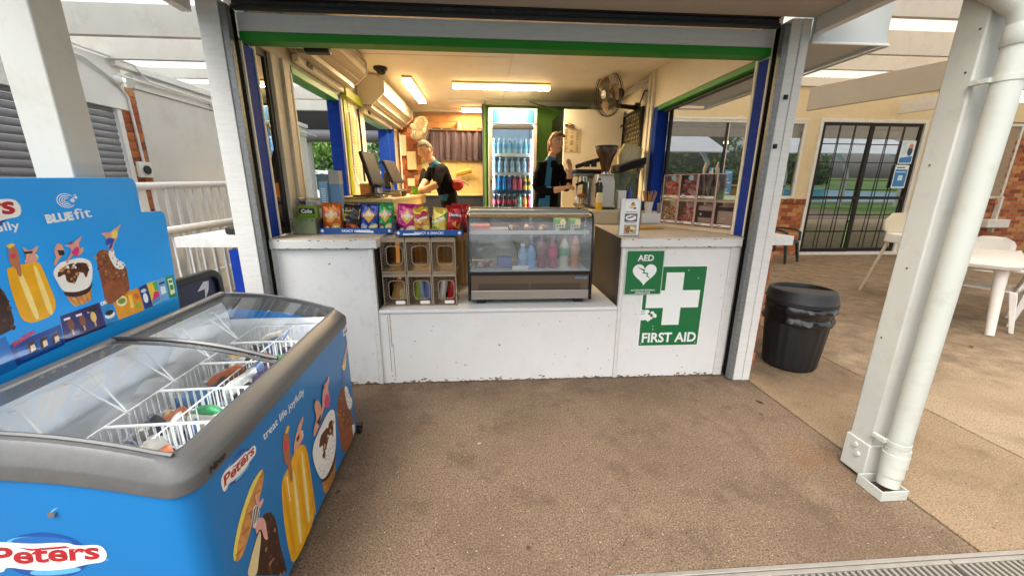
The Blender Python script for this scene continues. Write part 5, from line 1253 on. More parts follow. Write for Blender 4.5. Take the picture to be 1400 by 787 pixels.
g = G(); g.box(-1.0, -.036, 6.63, 7.07, KF, 1.298); g.done('front', [mat('navy_front', '1f2536', .6)], t)
g = G(); X = Matrix.Translation((-.36, 6.92, 1.69)) @ Matrix.Rotation(R(12), 4, 'Y'); X = Matrix.Translation((-.36, 6.92, 1.69)) @ Matrix.Rotation(R(-14), 4, 'Y')
g.cyl(X @ Vector((-.14, 0, 0)), X @ Vector((.14, 0, 0)), .052, n=16); tag(g.done('paper_roll', [mat('roll_gold', 'b08a3c', .45, .2)]), 'golden brown roll hanging on a string before the backsplash', 'roll')
cable('string sloping over the backsplash that carries the golden roll', [(-1.0, 7.0, 1.88), (-.6, 6.95, 1.70), (-.36, 6.92, 1.70), (-.04, 7.0, 1.84)], .003, mat('string_tan', '8a7345', .8), 'string')
for x, z0, z1, w, hcol, lab in ((-1.37, 1.95, 2.28, .10, 'e2d6b6', 'upper cream dispenser on the brick corner strip'), (-1.24, 1.72, 2.02, .15, 'dacb9f', 'cream paper pad hanging on the brick corner strip'), (-1.27, 1.45, 1.58, .12, 'e6dcc0', 'small white box low on the brick corner strip')):
    g = G(); g.box(x - w / 2, x + w / 2, 7.02, 7.08, z0, z1); tag(g.done('wall_dispenser', [mat('disp_' + hcol, hcol, .5)], bevel=.006), lab, 'dispenser')
g = G()
g.tube([(-1.03 + .05 * math.cos(a), 6.85, 1.99 + .05 * math.sin(a)) for a in (2 * math.pi * k / 16 for k in range(17))], .02, 8)
tag(g.done('tape_roll', [mat('tape_cream', 'e0d3b0', .5)]), 'cream tape roll hanging under the small fan', 'tape')
g = G(); g.lathe([(0, 0), (.10, 0), (.11, .1), (.06, .3), (.03, .38), (0, .4)], (-1.02, 6.85, 1.345), 12); tag(g.done('apron', [mat('apron_black', '15141a', .9)]), 'black cloth hung in the corner beside the backsplash', 'cloth')

PR = {
    's_choc': [(1.019,0.233),(1.067,0.287),(1.118,0.33),(1.147,0.346),(1.172,0.327),(1.198,0.28),(1.2,0.221),(1.198,0.149),(1.205,0.065),(1.212,-0.009)],
    's_van': [(1.019,0.233),(1.048,0.264),(1.085,0.299),(1.115,0.314),(1.112,0.281),(1.085,0.232),(1.061,0.18)],
    's_wafer': [(1.183,0.497),(1.177,0.462),(1.11,0.383),(1.02,0.316),(0.998,0.319),(0.984,0.342),(0.991,0.373),(1.035,0.438),(1.112,0.498),(1.157,0.507)],
    's_wafer_edge': [(1.183,0.497),(1.17,0.506),(1.112,0.498),(1.035,0.438),(0.991,0.373),(0.984,0.342),(0.992,0.331),(1.007,0.365),(1.05,0.422),(1.12,0.475)],
    's_torso': [(1.077,0.385),(1.098,0.417),(1.119,0.417),(1.128,0.382),(1.114,0.345),(1.089,0.339)],
    's_legs': [(1.092,0.347),(1.119,0.363),(1.145,0.326),(1.14,0.262),(1.142,0.241),(1.122,0.26),(1.117,0.321),(1.09,0.316)],
    's_arm': [(1.117,0.409),(1.117,0.452),(1.126,0.454),(1.129,0.408),(1.152,0.408),(1.155,0.396),(1.128,0.382)],
    's_pop': [(1.261,0.341),(1.278,0.374),(1.336,0.385),(1.376,0.409),(1.432,0.407),(1.465,0.378),(1.478,0.335),(1.477,0.186),(1.473,0.003),(1.25,-0.027),(1.24,0.088),(1.243,0.224)],
    's_pop1': [(1.353,0.346),(1.374,0.341),(1.354,0.028),(1.313,0.019)],
    's_pop2': [(1.424,0.377),(1.442,0.374),(1.426,0.066),(1.389,0.047)],
    's_girl': [(1.323,0.532),(1.352,0.535),(1.359,0.5),(1.349,0.436),(1.341,0.319),(1.321,0.311),(1.325,0.382),(1.301,0.426),(1.308,0.491)],
    's_girltop': [(1.323,0.503),(1.351,0.488),(1.345,0.451),(1.315,0.462)],
    's_girlhair': [(1.331,0.53),(1.362,0.548),(1.374,0.53),(1.351,0.516)],
    's_guy': [(1.37,0.419),(1.407,0.478),(1.436,0.476),(1.457,0.449),(1.451,0.414),(1.418,0.414),(1.384,0.408)],
    's_guy2': [(1.422,0.492),(1.479,0.51),(1.484,0.501),(1.448,0.461),(1.423,0.464)],
    's_ring': [(1.431,0.459),(1.46,0.46),(1.462,0.426),(1.441,0.413),(1.423,0.431)],
    's_cone_top': [(1.505,0.293),(1.531,0.335),(1.58,0.351),(1.618,0.362),(1.711,0.382),(1.764,0.367),(1.792,0.331),(1.757,0.165),(1.706,0.111),(1.617,0.093),(1.556,0.12),(1.52,0.205)],
    's_cone_dark': [(1.556,0.12),(1.617,0.093),(1.706,0.111),(1.757,0.165),(1.743,0.129),(1.702,0.075),(1.62,0.071),(1.558,0.105)],
    's_cone': [(1.556,0.107),(1.62,0.071),(1.702,0.075),(1.741,0.122),(1.714,0.041),(1.685,0.018),(1.576,0.008)],
    's_nut1': [(1.602,0.325),(1.683,0.318),(1.735,0.327),(1.754,0.299),(1.734,0.229),(1.704,0.266),(1.657,0.241),(1.613,0.189),(1.589,0.22),(1.621,0.268),(1.57,0.278)],
    's_dance1': [(1.577,0.493),(1.61,0.513),(1.648,0.462),(1.647,0.407),(1.608,0.377),(1.537,0.358),(1.543,0.395),(1.592,0.429)],
    's_dance2': [(1.667,0.478),(1.698,0.53),(1.746,0.532),(1.767,0.55),(1.775,0.531),(1.738,0.494),(1.751,0.428),(1.716,0.398),(1.686,0.438),(1.635,0.4),(1.611,0.388),(1.659,0.441)],
    's_skirt': [(1.702,0.479),(1.742,0.465),(1.738,0.406),(1.694,0.412),(1.681,0.442)],
    's_bar': [(1.816,0.312),(1.848,0.37),(1.911,0.404),(1.956,0.39),(1.968,0.347),(1.991,0.251),(2.035,0.154),(2.043,0.069),(2.007,0.031),(1.827,0.038),(1.816,0.186)],
    's_bar_white': [(1.955,0.387),(1.997,0.372),(2.019,0.301),(2.056,0.254),(2.022,0.205),(1.972,0.246),(1.953,0.324)],
    's_bar_choc': [(1.829,0.18),(1.989,0.124),(1.978,0.026),(1.828,0.042)],
    's_skate': [(1.915,0.417),(1.954,0.468),(1.954,0.507),(1.996,0.526),(2.01,0.488),(1.984,0.428),(1.962,0.383)],
    's_skate_shirt': [(1.945,0.488),(2.007,0.561),(2.034,0.54),(2.004,0.466)],
    's_skate_arm': [(1.924,0.499),(2.0,0.54),(2.071,0.607),(2.077,0.599),(2.018,0.516)],
    'f_ellipse': [(-1.346,0.494),(-1.272,0.557),(-1.182,0.566),(-1.119,0.541),(-1.094,0.508),(-1.101,0.444),(-1.133,0.413),(-1.204,0.4),(-1.26,0.407),(-1.307,0.44)],
    'f_white': [(-1.341,0.525),(-1.306,0.535),(-1.272,0.554),(-1.255,0.534),(-1.216,0.525),(-1.104,0.527),(-1.091,0.501),(-1.054,0.498),(-1.053,0.463),(-1.068,0.441),(-1.107,0.441),(-1.135,0.423),(-1.221,0.423),(-1.282,0.444),(-1.319,0.444),(-1.367,0.441)],
    'h_pop': [(1.248,1.195),(1.254,1.202),(1.286,1.205),(1.311,1.205),(1.332,1.206),(1.34,1.197),(1.344,1.169),(1.355,1.026),(1.246,1.013),(1.243,1.121)],
    'h_pop1': [(1.27,1.19),(1.286,1.191),(1.295,1.025),(1.278,1.024)],
    'h_pop2': [(1.316,1.195),(1.329,1.194),(1.337,1.027),(1.318,1.025)],
    'h_girl': [(1.268,1.255),(1.278,1.27),(1.289,1.261),(1.292,1.242),(1.283,1.178),(1.28,1.169),(1.273,1.17),(1.272,1.199),(1.26,1.211)],
    'h_girltop': [(1.269,1.243),(1.286,1.241),(1.28,1.228),(1.267,1.228)],
    'h_guy': [(1.295,1.208),(1.31,1.227),(1.305,1.259),(1.31,1.255),(1.321,1.242),(1.345,1.255),(1.35,1.252),(1.332,1.23),(1.339,1.215),(1.323,1.203)],
    'h_guyring': [(1.32,1.218),(1.335,1.232),(1.341,1.221),(1.333,1.208),(1.319,1.206)],
    'h_cone_top': [(1.365,1.162),(1.395,1.189),(1.42,1.192),(1.467,1.194),(1.495,1.18),(1.502,1.157),(1.489,1.109),(1.468,1.08),(1.424,1.076),(1.382,1.09),(1.375,1.115)],
    'h_cone_dark': [(1.382,1.09),(1.424,1.076),(1.468,1.08),(1.487,1.101),(1.481,1.085),(1.463,1.062),(1.414,1.059),(1.383,1.076)],
    'h_cone': [(1.383,1.075),(1.414,1.058),(1.462,1.061),(1.48,1.083),(1.464,1.03),(1.411,1.03),(1.405,1.026)],
    'h_nuts': [(1.378,1.151),(1.406,1.176),(1.442,1.18),(1.487,1.171),(1.485,1.144),(1.466,1.114),(1.463,1.143),(1.445,1.136),(1.427,1.107),(1.4,1.12),(1.404,1.15),(1.379,1.14)],
    'h_d1': [(1.396,1.245),(1.409,1.256),(1.42,1.246),(1.423,1.22),(1.399,1.203),(1.381,1.181),(1.375,1.188),(1.391,1.21),(1.389,1.226)],
    'h_d2': [(1.42,1.246),(1.449,1.242),(1.468,1.255),(1.49,1.269),(1.491,1.264),(1.472,1.241),(1.474,1.222),(1.487,1.231),(1.486,1.215),(1.463,1.2),(1.445,1.211),(1.417,1.179),(1.415,1.19),(1.438,1.212),(1.446,1.232)],
    'h_skirt': [(1.44,1.217),(1.465,1.237),(1.472,1.223),(1.46,1.2),(1.445,1.208)],
    'h_bar': [(1.522,1.187),(1.535,1.204),(1.56,1.208),(1.579,1.2),(1.587,1.151),(1.635,1.136),(1.628,1.063),(1.623,1.021),(1.511,0.987),(1.518,1.079)],
    'h_barw': [(1.573,1.201),(1.601,1.202),(1.595,1.168),(1.635,1.136),(1.616,1.115),(1.587,1.128),(1.575,1.162)],
    'h_barc': [(1.522,1.092),(1.604,1.072),(1.603,1.02),(1.511,0.987)],
    'h_sk': [(1.578,1.217),(1.581,1.251),(1.565,1.267),(1.568,1.27),(1.604,1.268),(1.615,1.276),(1.637,1.285),(1.654,1.295),(1.655,1.292),(1.631,1.265),(1.629,1.245),(1.609,1.23),(1.594,1.197),(1.578,1.197),(1.592,1.226),(1.579,1.211)],
    'h_sksh': [(1.604,1.268),(1.634,1.274),(1.63,1.248),(1.606,1.242)],
    'h_skpant': [(1.584,1.251),(1.615,1.241),(1.605,1.228),(1.589,1.204),(1.58,1.205),(1.59,1.23),(1.578,1.217),(1.572,1.227)],
    'h_max': [(1.196,0.974),(1.344,0.985),(1.339,0.913),(1.198,0.904)],
    'h_cad': [(1.351,1.012),(1.49,1.017),(1.492,0.918),(1.34,0.918)],
    'h_oreo': [(1.49,1.012),(1.539,1.023),(1.543,0.924),(1.493,0.918)],
    'h_drum': [(1.541,1.024),(1.667,1.027),(1.665,0.927),(1.547,0.926)],
    'h_navy': [(1.663,1.026),(1.706,1.034),(1.712,0.929),(1.669,0.929)],
    'h_multi': [(1.706,1.034),(1.757,1.035),(1.759,0.938),(1.712,0.932)],
    'h_lblue': [(1.76,1.036),(1.807,1.037),(1.804,0.935),(1.759,0.938)],
    'h_green': [(1.809,1.038),(1.855,1.037),(1.853,0.935),(1.807,0.935)],
    'h_strip': [(1.175,1.007),(1.85,1.037),(1.84,0.921),(1.149,0.899)],
    'h_choc0': [(1.215,1.156),(1.223,1.145),(1.23,1.115),(1.227,1.02),(1.179,1.01),(1.176,1.011)]}

# ================================================================ chest freezer
FZ = thing('ice_cream_freezer', 'blue chest freezer with grey rim, curved glass lids and ice cream pictures', 'freezer', (-1.105, 1.515, 0))
FB = mat('freezer_blue', '0478bd', .38, var=.04, scale=2, coat=.12, dirt=('0a74b8', .3, 3))
RIM = mat('rim_grey', '5f5f5e', .40, var=.10, scale=4, stretch=(8, .6, 8), spec=.45, dirt=('7d7a78', .3, 14))
fx0, fx1, fy0, fy1 = -1.43, -.78, .84, 2.11
UP = lambda u, v, h: Vector((u, v, h))
def zt(x):
    t = min(max((-.84 - x) / .55, 0), 1)
    return .800 + .100 * (1 - (1 - t) ** 2.1)
def zb(x): return zt(x) - .088
g = G()
def rimring(i, zf, r):
    return [(u, v, zf(u)) for u, v in dense(rrect(fx0 + i, fx1 - i, fy0 + i, fy1 - i, max(r, .004), 5))]
def dense(p, n=10):
    out = []
    for a, b in zip(p, p[1:] + p[:1]):
        d = math.dist(a, b); k = max(1, min(n, int(d / .05)))
        out += [(a[0] + (b[0] - a[0]) * q / k, a[1] + (b[1] - a[1]) * q / k) for q in range(k)]
    return out
def same(i, zf, iy=None, base=dense(rrect(fx0, fx1, fy0, fy1, .055, 5))):
    cx, cy = (fx0 + fx1) / 2, (fy0 + fy1) / 2
    sx = ((fx1 - fx0) / 2 - i) / ((fx1 - fx0) / 2); sy = ((fy1 - fy0) / 2 - (i if iy is None else iy)) / ((fy1 - fy0) / 2)
    return [(cx + (u - cx) * sx, cy + (v - cy) * sy, zf(cx + (u - cx) * sx)) for u, v in base]
g.rings([same(.05, lambda x: .06), same(.02, lambda x: .045), same(.004, lambda x: .045), same(0, lambda x: .06), same(0, zb), same(.043, zb), same(.043, lambda x: .20)], cap=False); g.done('body', [FB], FZ)
g = G()
g.rings([same(.004, lambda x: zb(x) - .006), same(-.007, lambda x: zb(x) - .002), same(-.008, lambda x: zb(x) + .034), same(-.006, lambda x: zb(x) + .042), same(.008, lambda x: zt(x) - .028, .003), same(.028, lambda x: zt(x) - .010, .012), same(.040, lambda x: zt(x) - .002, .020), same(.052, lambda x: zt(x), .030), same(.054, lambda x: zt(x) - .012, .032), same(.056, lambda x: .70, .036)], cap=False)
g.done('rim', [RIM], FZ, smooth=24)
g = G(); g.text('Hiron', FX(fx1 + .0085), (.90, .722), .028, bold=.03, shear=.2, h=.001); g.done('rim_lettering', [INK], FZ, smooth=0)
LIN = mat('freezer_liner', 'f2f4f5', .5, var=.03, bump=.1)
g = G()
g.box(fx0 + .045, fx0 + .057, fy0 + .045, fy1 - .045, .22, .86); g.box(fx1 - .057, fx1 - .045, fy0 + .045, fy1 - .045, .22, .75)
g.box(fx0 + .058, fx1 - .058, fy0 + .045, fy0 + .057, .22, .76); g.box(fx0 + .058, fx1 - .058, fy1 - .057, fy1 - .045, .22, .76); g.box(fx0 + .058, fx1 - .058, fy0 + .058, fy1 - .058, .22, .232)
g.done('liner', [LIN], FZ, smooth=0)
rb = random.Random(3); g = G()
rs = []
for z, dx in ((.84, .0), (.80, .02), (.72, .03), (.6, .035), (.45, .03), (.25, .01)):
    rs.append([Vector((fx0 + .058 + dx * (.6 + .5 * rb.random()), fy0 + .06 + (fy1 - fy0 - .12) * k / 40, z + .012 * rb.random())) for k in range(41)])
g.rings(rs, cap=False, close=False); g.done('frost', [mat('frost_white', 'f7f9fa', .7, bump=.5, bscale=40, var=.06)], FZ, recalc=False, smooth=80)
g = G(); g.box(fx1 - .062, fx1 - .0575, fy0 + .08, fy1 - .08, .715, .735); g.done('glow_strip', [glow('freezer_fill_glow', 'eef6ff', 11)], FZ)  # added glowing strip, no lamp known here, brightens the liner and baskets
LG = glass('lid_glass', 'fcfefe', .85, .015, haze=.012, hazecol='dfe6ea')
def lid(y0, y1, dz):
    xs = [fx0 + .05 + (fx1 - fx0 - .10) * k / 14 for k in range(15)]
    g = G(); g.rings([[(x, y, zt(x) + dz) for x in xs] for y in (y0, y1)], cap=False, close=False)
    l = g.done('glass_lid', [LG], FZ, recalc=False, smooth=80)
    return l, xs
l1, xs = lid(fy0 + .034, 1.44, .004)
l2, _ = lid(1.40, fy1 - .05, -.006)
g = G(); g.tube([(x, 1.425, zt(x) + .008) for x in xs], .009, 6); g.done('edge_trim', [mat('trim_dark', '3c3b3c', .3)], l1)
g = G(); g.tube([(x, 1.408, zt(x) - .002) for x in xs], .006, 6); g.done('edge_trim', [RIM], l2)
for yy, l in ((fy0 + .036, l1), (fy1 - .040, l2)):
    g = G(); g.tube([(x, yy, zt(x) + .002) for x in xs], .006, 6); g.done('end_trim', [RIM], l)
g = G()
for x in (fx0 + .05, ): g.box(x - .012, x + .014, fy0 + .04, fy1 - .04, zt(x) - .004, zt(x) + .012)
g.done('rear_rail', [mat('rail_grey', '8c8a88', .3, .3)], FZ, bevel=.005)
g = G(); g.box(fx1 - .002, fx1 + .003, 2.02, 2.08, .655, .695); g.done('badge', [PRW], FZ, bevel=.002)
g = G(); g.text('HIRON', FX(fx1 + .003), (2.026, .668), .017, h=.0008, bold=.03); g.done('badge_print', [mat('ink_navy', '1c2a5c', .4)], FZ, smooth=0)
for x, y in ((fx1 - .035, fy1 - .03), (fx0 + .06, fy1 - .03), (fx1 - .06, fy0 + .07), (fx0 + .06, fy0 + .07)):
    g = G(); g.cyl((x + .028, y + .025, .030), (x + .05, y + .025, .030), .029, n=14); g.box(x + .02, x + .056, y + .0, y + .045, .052, .064); g.done('castor', [BLACK], FZ)
g = G(); g.cyl((-1.09, .84, .69), (-1.09, .834, .69), .008, n=10); g.done('rivet', [CHROME], FZ)

PM, PMI = [], {}
def pm(h):
    if h not in PMI: PMI[h] = len(PM); PM.append(mat('print_' + h, h, .32, var={'f1efe8': .05, '3a1d12': .45, '8a4f30': .4, '9a5632': .25, 'd99a4c': .3, 'd9954f': .3, 'f0b010': .14, '5a2c1a': .4}.get(h, .08), scale={'f0b010': 18, '3a1d12': 55, '8a4f30': 70}.get(h, 45), coat=.2))
    return PMI[h]
def chaikin(p):
    o = []
    for (a, b), (c, d) in zip(p, p[1:] + p[:1]): o += [(.78 * a + .22 * c, .78 * b + .22 * d), (.22 * a + .78 * c, .22 * b + .78 * d)]
    return o
class Pic:
    def __init__(s, f, parent): s.g = G(); s.f = f; s.l = .0004; s.parent = parent
    def a(s, key, col, key2=None):
        pts = PR[key] if isinstance(key, str) else key
        if isinstance(key, str) and key[2:] not in ('max', 'cad', 'oreo', 'drum', 'navy', 'multi', 'lblue', 'green'): pts = chaikin(chaikin(pts))
        s.g.poly(pts, s.f, s.l, pm(col)); s.l += .00012; return s
    def t(s, txt, at, size, col, **k): s.g.text(txt, s.f, at, size, h=s.l, m=pm(col), **k); s.l += .00012; return s
    def end(s, name): return s.g.done(name, list(PM), s.parent, smooth=0)
def speck(p, x0, x1, y0, y1, n, r, cols, seed, inside=None):
    rn = random.Random(seed)
    for k in range(n):
        x, y = rn.uniform(x0, x1), rn.uniform(y0, y1)
        if inside and not inpoly(x, y, PR[inside]): continue
        rr = r * rn.uniform(.6, 1.3)
        p.g.poly([(x + rr * rn.uniform(.6, 1.2) * math.cos(a), y + rr * rn.uniform(.6, 1.2) * math.sin(a)) for a in (2 * math.pi * q / 7 for q in range(7))], p.f, p.l + k * 2e-6, pm(rn.choice(cols)))
    p.l += .00025
def inpoly(x, y, P):
    c = False
    for (x0, y0), (x1, y1) in zip(P, P[1:] + P[:1]):
        if (y0 > y) != (y1 > y) and x < (x1 - x0) * (y - y0) / (y1 - y0) + x0: c = not c
    return c
SKIN, SKIN2, RED, YEL, CHO = 'e3a287', 'c98a63', 'b9232e', 'f0b010', '3a1d12'
def swoosh_logo(p, c, w, ang, txtcol='b3202c'):
    """oval brand mark: blue oval, white band, red lettering"""
    ca, sa = math.cos(ang), math.sin(ang)
    T = lambda pts: [(c[0] + (x * ca - y * sa) * w, c[1] + (x * sa + y * ca) * w) for x, y in pts]
    p.a(T(ell(0, 0, .40, .30, 28)), '0a4f9c'); p.a(T(ell(-.06, .16, .26, .09, 20, -.08)), '5fb4e6'); p.a(T(ell(0, .18, .27, .07, 20, -.05)), '1668b4'); p.a(T(ell(.05, -.2, .24, .05, 20, .06)), '5fb4e6')
    band = [(-.53, -.19), (-.56, .10), (-.42, .20), (-.30, .19), (-.1, .16), (.22, .17), (.30, .12), (.52, .13), (.57, .02), (.53, -.10), (.36, -.12), (.2, -.17), (0, -.19), (-.2, -.17), (-.38, -.12), (-.42, -.19)]
    p.a(chaikin(chaikin(T(band))), 'f1efe8')
    p.t('Peters', (c[0] + (-.49 * ca + .09 * sa) * w, c[1] + (-.49 * sa - .09 * ca) * w), .30 * w, txtcol, bold=.03, shear=.12, to=(c[0] + (.50 * ca + .05 * sa) * w, c[1] + (.50 * sa - .05 * ca) * w))
    p.a(T([(-.24, .125), (-.1, .10), (.20, .125), (.24, .10), (.05, .085), (-.12, .075)]), txtcol)
# long side
fs = lambda u, v, h: Vector((fx1 + h, .934 + 1.0515 * (u - .995), v + (1.45 - v) * (.06 - .054 * (u - 1))))   # artwork set out along the side
p = Pic(fs, FZ); swoosh_logo(p, (1.083, .597), .150, -.06); p.end('brand_logo')
p = Pic(fs, FZ); p.t('treat life joyfully', (1.212, .588), .042, 'f1efe8', bold=.012, to=(1.522, .592)); p.end('slogan')
p = Pic(fs, FZ); p.a('s_van', 'e9d9a8').a('s_choc', CHO); speck(p, 1.03, 1.2, -.1 + .1, .33, 60, .008, ['6b3a24', '3a1d12', 'a8764e'], 5, 's_choc'); p.a('s_van', 'ead8a0').a('s_wafer', 'd9954f').a('s_wafer_edge', 'f0dc62')
for k in range(5): p.a([(.995 + .04 * k, .345 + .035 * k), (1.03 + .04 * k, .335 + .036 * k), (1.031 + .04 * k, .338 + .036 * k), (.996 + .04 * k, .348 + .035 * k)], '8a4f22')
p.a('s_torso', 'efe3dd')
for k in range(5): p.a([(1.082 + .008 * k, .36), (1.086 + .008 * k, .36), (1.09 + .008 * k, .41), (1.086 + .008 * k, .41)], '2a2230')
p.a('s_legs', 'e3a9a0').a('s_arm', 'e3a9a0'); p.end('sundae_picture')
p = Pic(fs, FZ); p.a('s_pop', YEL)
for q, (da, cc) in enumerate(((0, 'f4c74a'), (.008, 'f7da7c'), (.016, 'fbe9ae'))):
    for (xa, xb, ya, yb) in ((1.353, 1.322, .35, .015), (1.432, 1.404, .376, .04)):
        w_ = .024 - da; p.a(chaikin([(xa - w_ / 2, ya - da), (xa + w_ / 2, ya - da), (xb + w_, yb), (xb - w_ * .8, yb)]), cc)
for xa, xb, cc in ((1.275, 1.262, 'e29c0e'), (1.392, 1.372, 'e8a416'), (1.458, 1.452, 'e39d10')): p.a(chaikin([(xa, .36), (xa + .012, .36), (xb + .022, .02), (xb, .02)]), cc)
p.a([(1.30, .36), (1.306, .362), (1.30, .25), (1.294, .25)], 'fdf3cf').a('s_girl', 'a86a48').a('s_girltop', 'd8324a').a('s_girlhair', 'e8c23c').a('s_ring', 'f1efe8').a('s_guy', SKIN).a('s_guy2', SKIN)
p.a([(1.405, .452), (1.43, .458), (1.43, .44), (1.405, .436)], '17171c'); p.end('ice_block_picture')
p = Pic(fs, FZ); p.a('s_cone', 'd99a4c')
for k in range(9):
    p.a([(1.556 + .018 * k, .10), (1.558 + .018 * k, .10), (1.60 + .012 * k, .012), (1.598 + .012 * k, .012)], 'c07f38')
for k in range(7):
    p.a([(1.56 + .022 * k, .09), (1.563 + .022 * k, .09), (1.592 + .016 * k, .012), (1.589 + .016 * k, .012)], 'a86a2a')
    p.a([(1.735 - .022 * k, .105), (1.732 - .022 * k, .105), (1.69 - .016 * k, .02), (1.693 - .016 * k, .02)], 'b87a36')
p.a('s_cone_top', 'f1efe8').a('s_cone_dark', '43201a').a('s_nut1', '5a2c1a'); speck(p, 1.53, 1.77, .2, .34, 60, .010, ['d9b27c', 'c79458', '3c1c12', 'f1efe8'], 8, 's_nut1'); speck(p, 1.55, 1.76, .1, .2, 60, .003, ['6b5a4a'], 9, 's_cone_top')
p.a('s_dance1', SKIN).a([(1.585, .41), (1.64, .42), (1.64, .385), (1.60, .38)], '20222c').a('s_dance2', SKIN).a('s_skirt', 'd8327c').a([(1.69, .512), (1.712, .515), (1.71, .535), (1.692, .53)], 'a83a2a').a([(1.585, .505), (1.605, .507), (1.60, .52), (1.588, .518)], '1c1a20'); p.end('cone_picture')
p = Pic(fs, FZ); p.a('s_bar', '8a4f30'); speck(p, 1.82, 2.04, .05, .4, 110, .007, ['5e321e', 'a8693f', '6e3b22', 'c28a58'], 12, 's_bar'); p.a('s_bar_choc', '9a5632').a('s_bar_white', 'f1efe8'); speck(p, 1.955, 2.05, .2, .39, 50, .004, ['3a2a22'], 13, 's_bar_white'); p.a([(2.0, .12), (2.045, .10), (2.04, .06), (2.0, .05)], 'ece6da').a('s_skate', '2b4c9a').a('s_skate_shirt', 'efd860').a('s_skate_arm', SKIN); p.end('bar_picture')
# end facing the viewer
p = Pic(FY(fy0), FZ); swoosh_logo(p, (-1.138, .566), .238, -.075); p.end('brand_logo')
g = G(); g.poly(ell(-1.008, .538, .004, .003, 10), FY(fy0), .0006); g.done('trade_mark_dot', [mat('mark_pale_blue', '4a9fd6', .4)], FZ, smooth=0)

# header board standing on the rear rail
HB = G(); HX = -1.452
hout = [(.66, .85), (.66, 1.45), (1.752, 1.478), (1.772, 1.470), (1.780, 1.452), (1.775, 1.339), (1.880, 1.336), (1.896, 1.328), (1.900, 1.306), (1.866, .87)]
HB.prism(hout, FX(HX - .012), 0, .012); hb = HB.done('header_board', [mat('header_board_blue', '0f9ef4', .4, var=.03, coat=.1)], FZ, bevel=.002)
fh = lambda u, v, h: Vector((HX + h, 1.289 + (u - 1.293) * 1.028, v + (1.45 - v) * .026))
p = Pic(fh, hb); swoosh_logo(p, (1.20, 1.375), .24, .0); p.end('brand_logo')
p = Pic(fh, hb); p.t('treat life joyfully', (1.005, 1.298), .036, 'f1efe8', bold=.012, to=(1.318, 1.314)); p.end('slogan')
p = Pic(fh, hb)
for r0, r1, a0, a1 in ((.031, .0275, 40, 320), (.0235, .020, 55, 305), (.016, .0125, 50, 310), (.009, .006, 60, 300)):
    o = [(1.474 + r0 * math.cos(R(a0 + (a1 - a0) * k / 24)), 1.394 + r0 * .8 * math.sin(R(a0 + (a1 - a0) * k / 24))) for k in range(25)]
    i = [(1.474 + r1 * math.cos(R(a0 + (a1 - a0) * k / 24)), 1.394 + r1 * .8 * math.sin(R(a0 + (a1 - a0) * k / 24))) for k in range(25)]
    p.a(o + i[::-1], 'e9f0f4')
for u, v, r in ((1.495, 1.394, .008), (1.509, 1.404, .0055), (1.509, 1.4125, .003), (1.5035, 1.411, .0025), (1.4995, 1.403, .003)): p.a(ell(u, v, r, r * .85, 14), 'e9f0f4')
p.t('BLUE', (1.394, 1.324), .037, 'e9f0f4', bold=.06, to=(1.483, 1.329)).t('fit', (1.487, 1.329), .05, 'e9f0f4', bold=.01, to=(1.549, 1.333)); p.end('sponsor_logo')
p = Pic(fh, hb); p.a('h_choc0', CHO); speck(p, 1.17, 1.23, 1.0, 1.15, 25, .006, ['6b3a24', '3a1d12'], 20, 'h_choc0'); p.a('h_pop', YEL).a('h_pop1', 'f8df8c').a('h_pop2', 'f8dc82').a('h_girl', 'b5734e').a('h_girltop', 'd8324a').a([(1.266, 1.268), (1.284, 1.274), (1.29, 1.266), (1.272, 1.258)], 'e8c23c').a('h_guyring', 'f1efe8').a('h_guy', SKIN).a([(1.303, 1.243), (1.33, 1.241), (1.326, 1.234), (1.308, 1.235)], '17171c'); p.end('ice_block_picture')
p = Pic(fh, hb); p.a('h_cone', 'd99a4c')
for k in range(5): p.a([(1.395 + .018 * k, 1.065), (1.398 + .018 * k, 1.065), (1.412 + .014 * k, 1.03), (1.409 + .014 * k, 1.03)], 'a86a2a')
p.a('h_cone_top', 'f1efe8').a('h_cone_dark', '43201a').a('h_nuts', '5a2c1a'); speck(p, 1.38, 1.49, 1.1, 1.18, 50, .006, ['d9b27c', 'c79458', '3c1c12', 'f1efe8'], 22, 'h_nuts'); p.a('h_d1', SKIN).a([(1.40, 1.232), (1.421, 1.228), (1.418, 1.212), (1.402, 1.213)], '20222c').a('h_d2', SKIN).a('h_skirt', 'd8327c').a([(1.442, 1.25), (1.455, 1.256), (1.452, 1.243)], 'a83a2a'); p.end('cone_picture')
p = Pic(fh, hb); p.a('h_bar', '8a4f30'); speck(p, 1.52, 1.63, 1.08, 1.2, 60, .005, ['5e321e', 'a8693f', '6e3b22', 'c28a58'], 23, 'h_bar'); p.a('h_barc', '9a5632').a('h_barw', 'f1efe8'); speck(p, 1.57, 1.63, 1.11, 1.2, 40, .0025, ['3a2a22'], 24, 'h_barw'); p.a('h_sk', SKIN).a('h_sksh', 'f0dc6a').a('h_skpant', '1f4fae'); p.end('bar_picture')
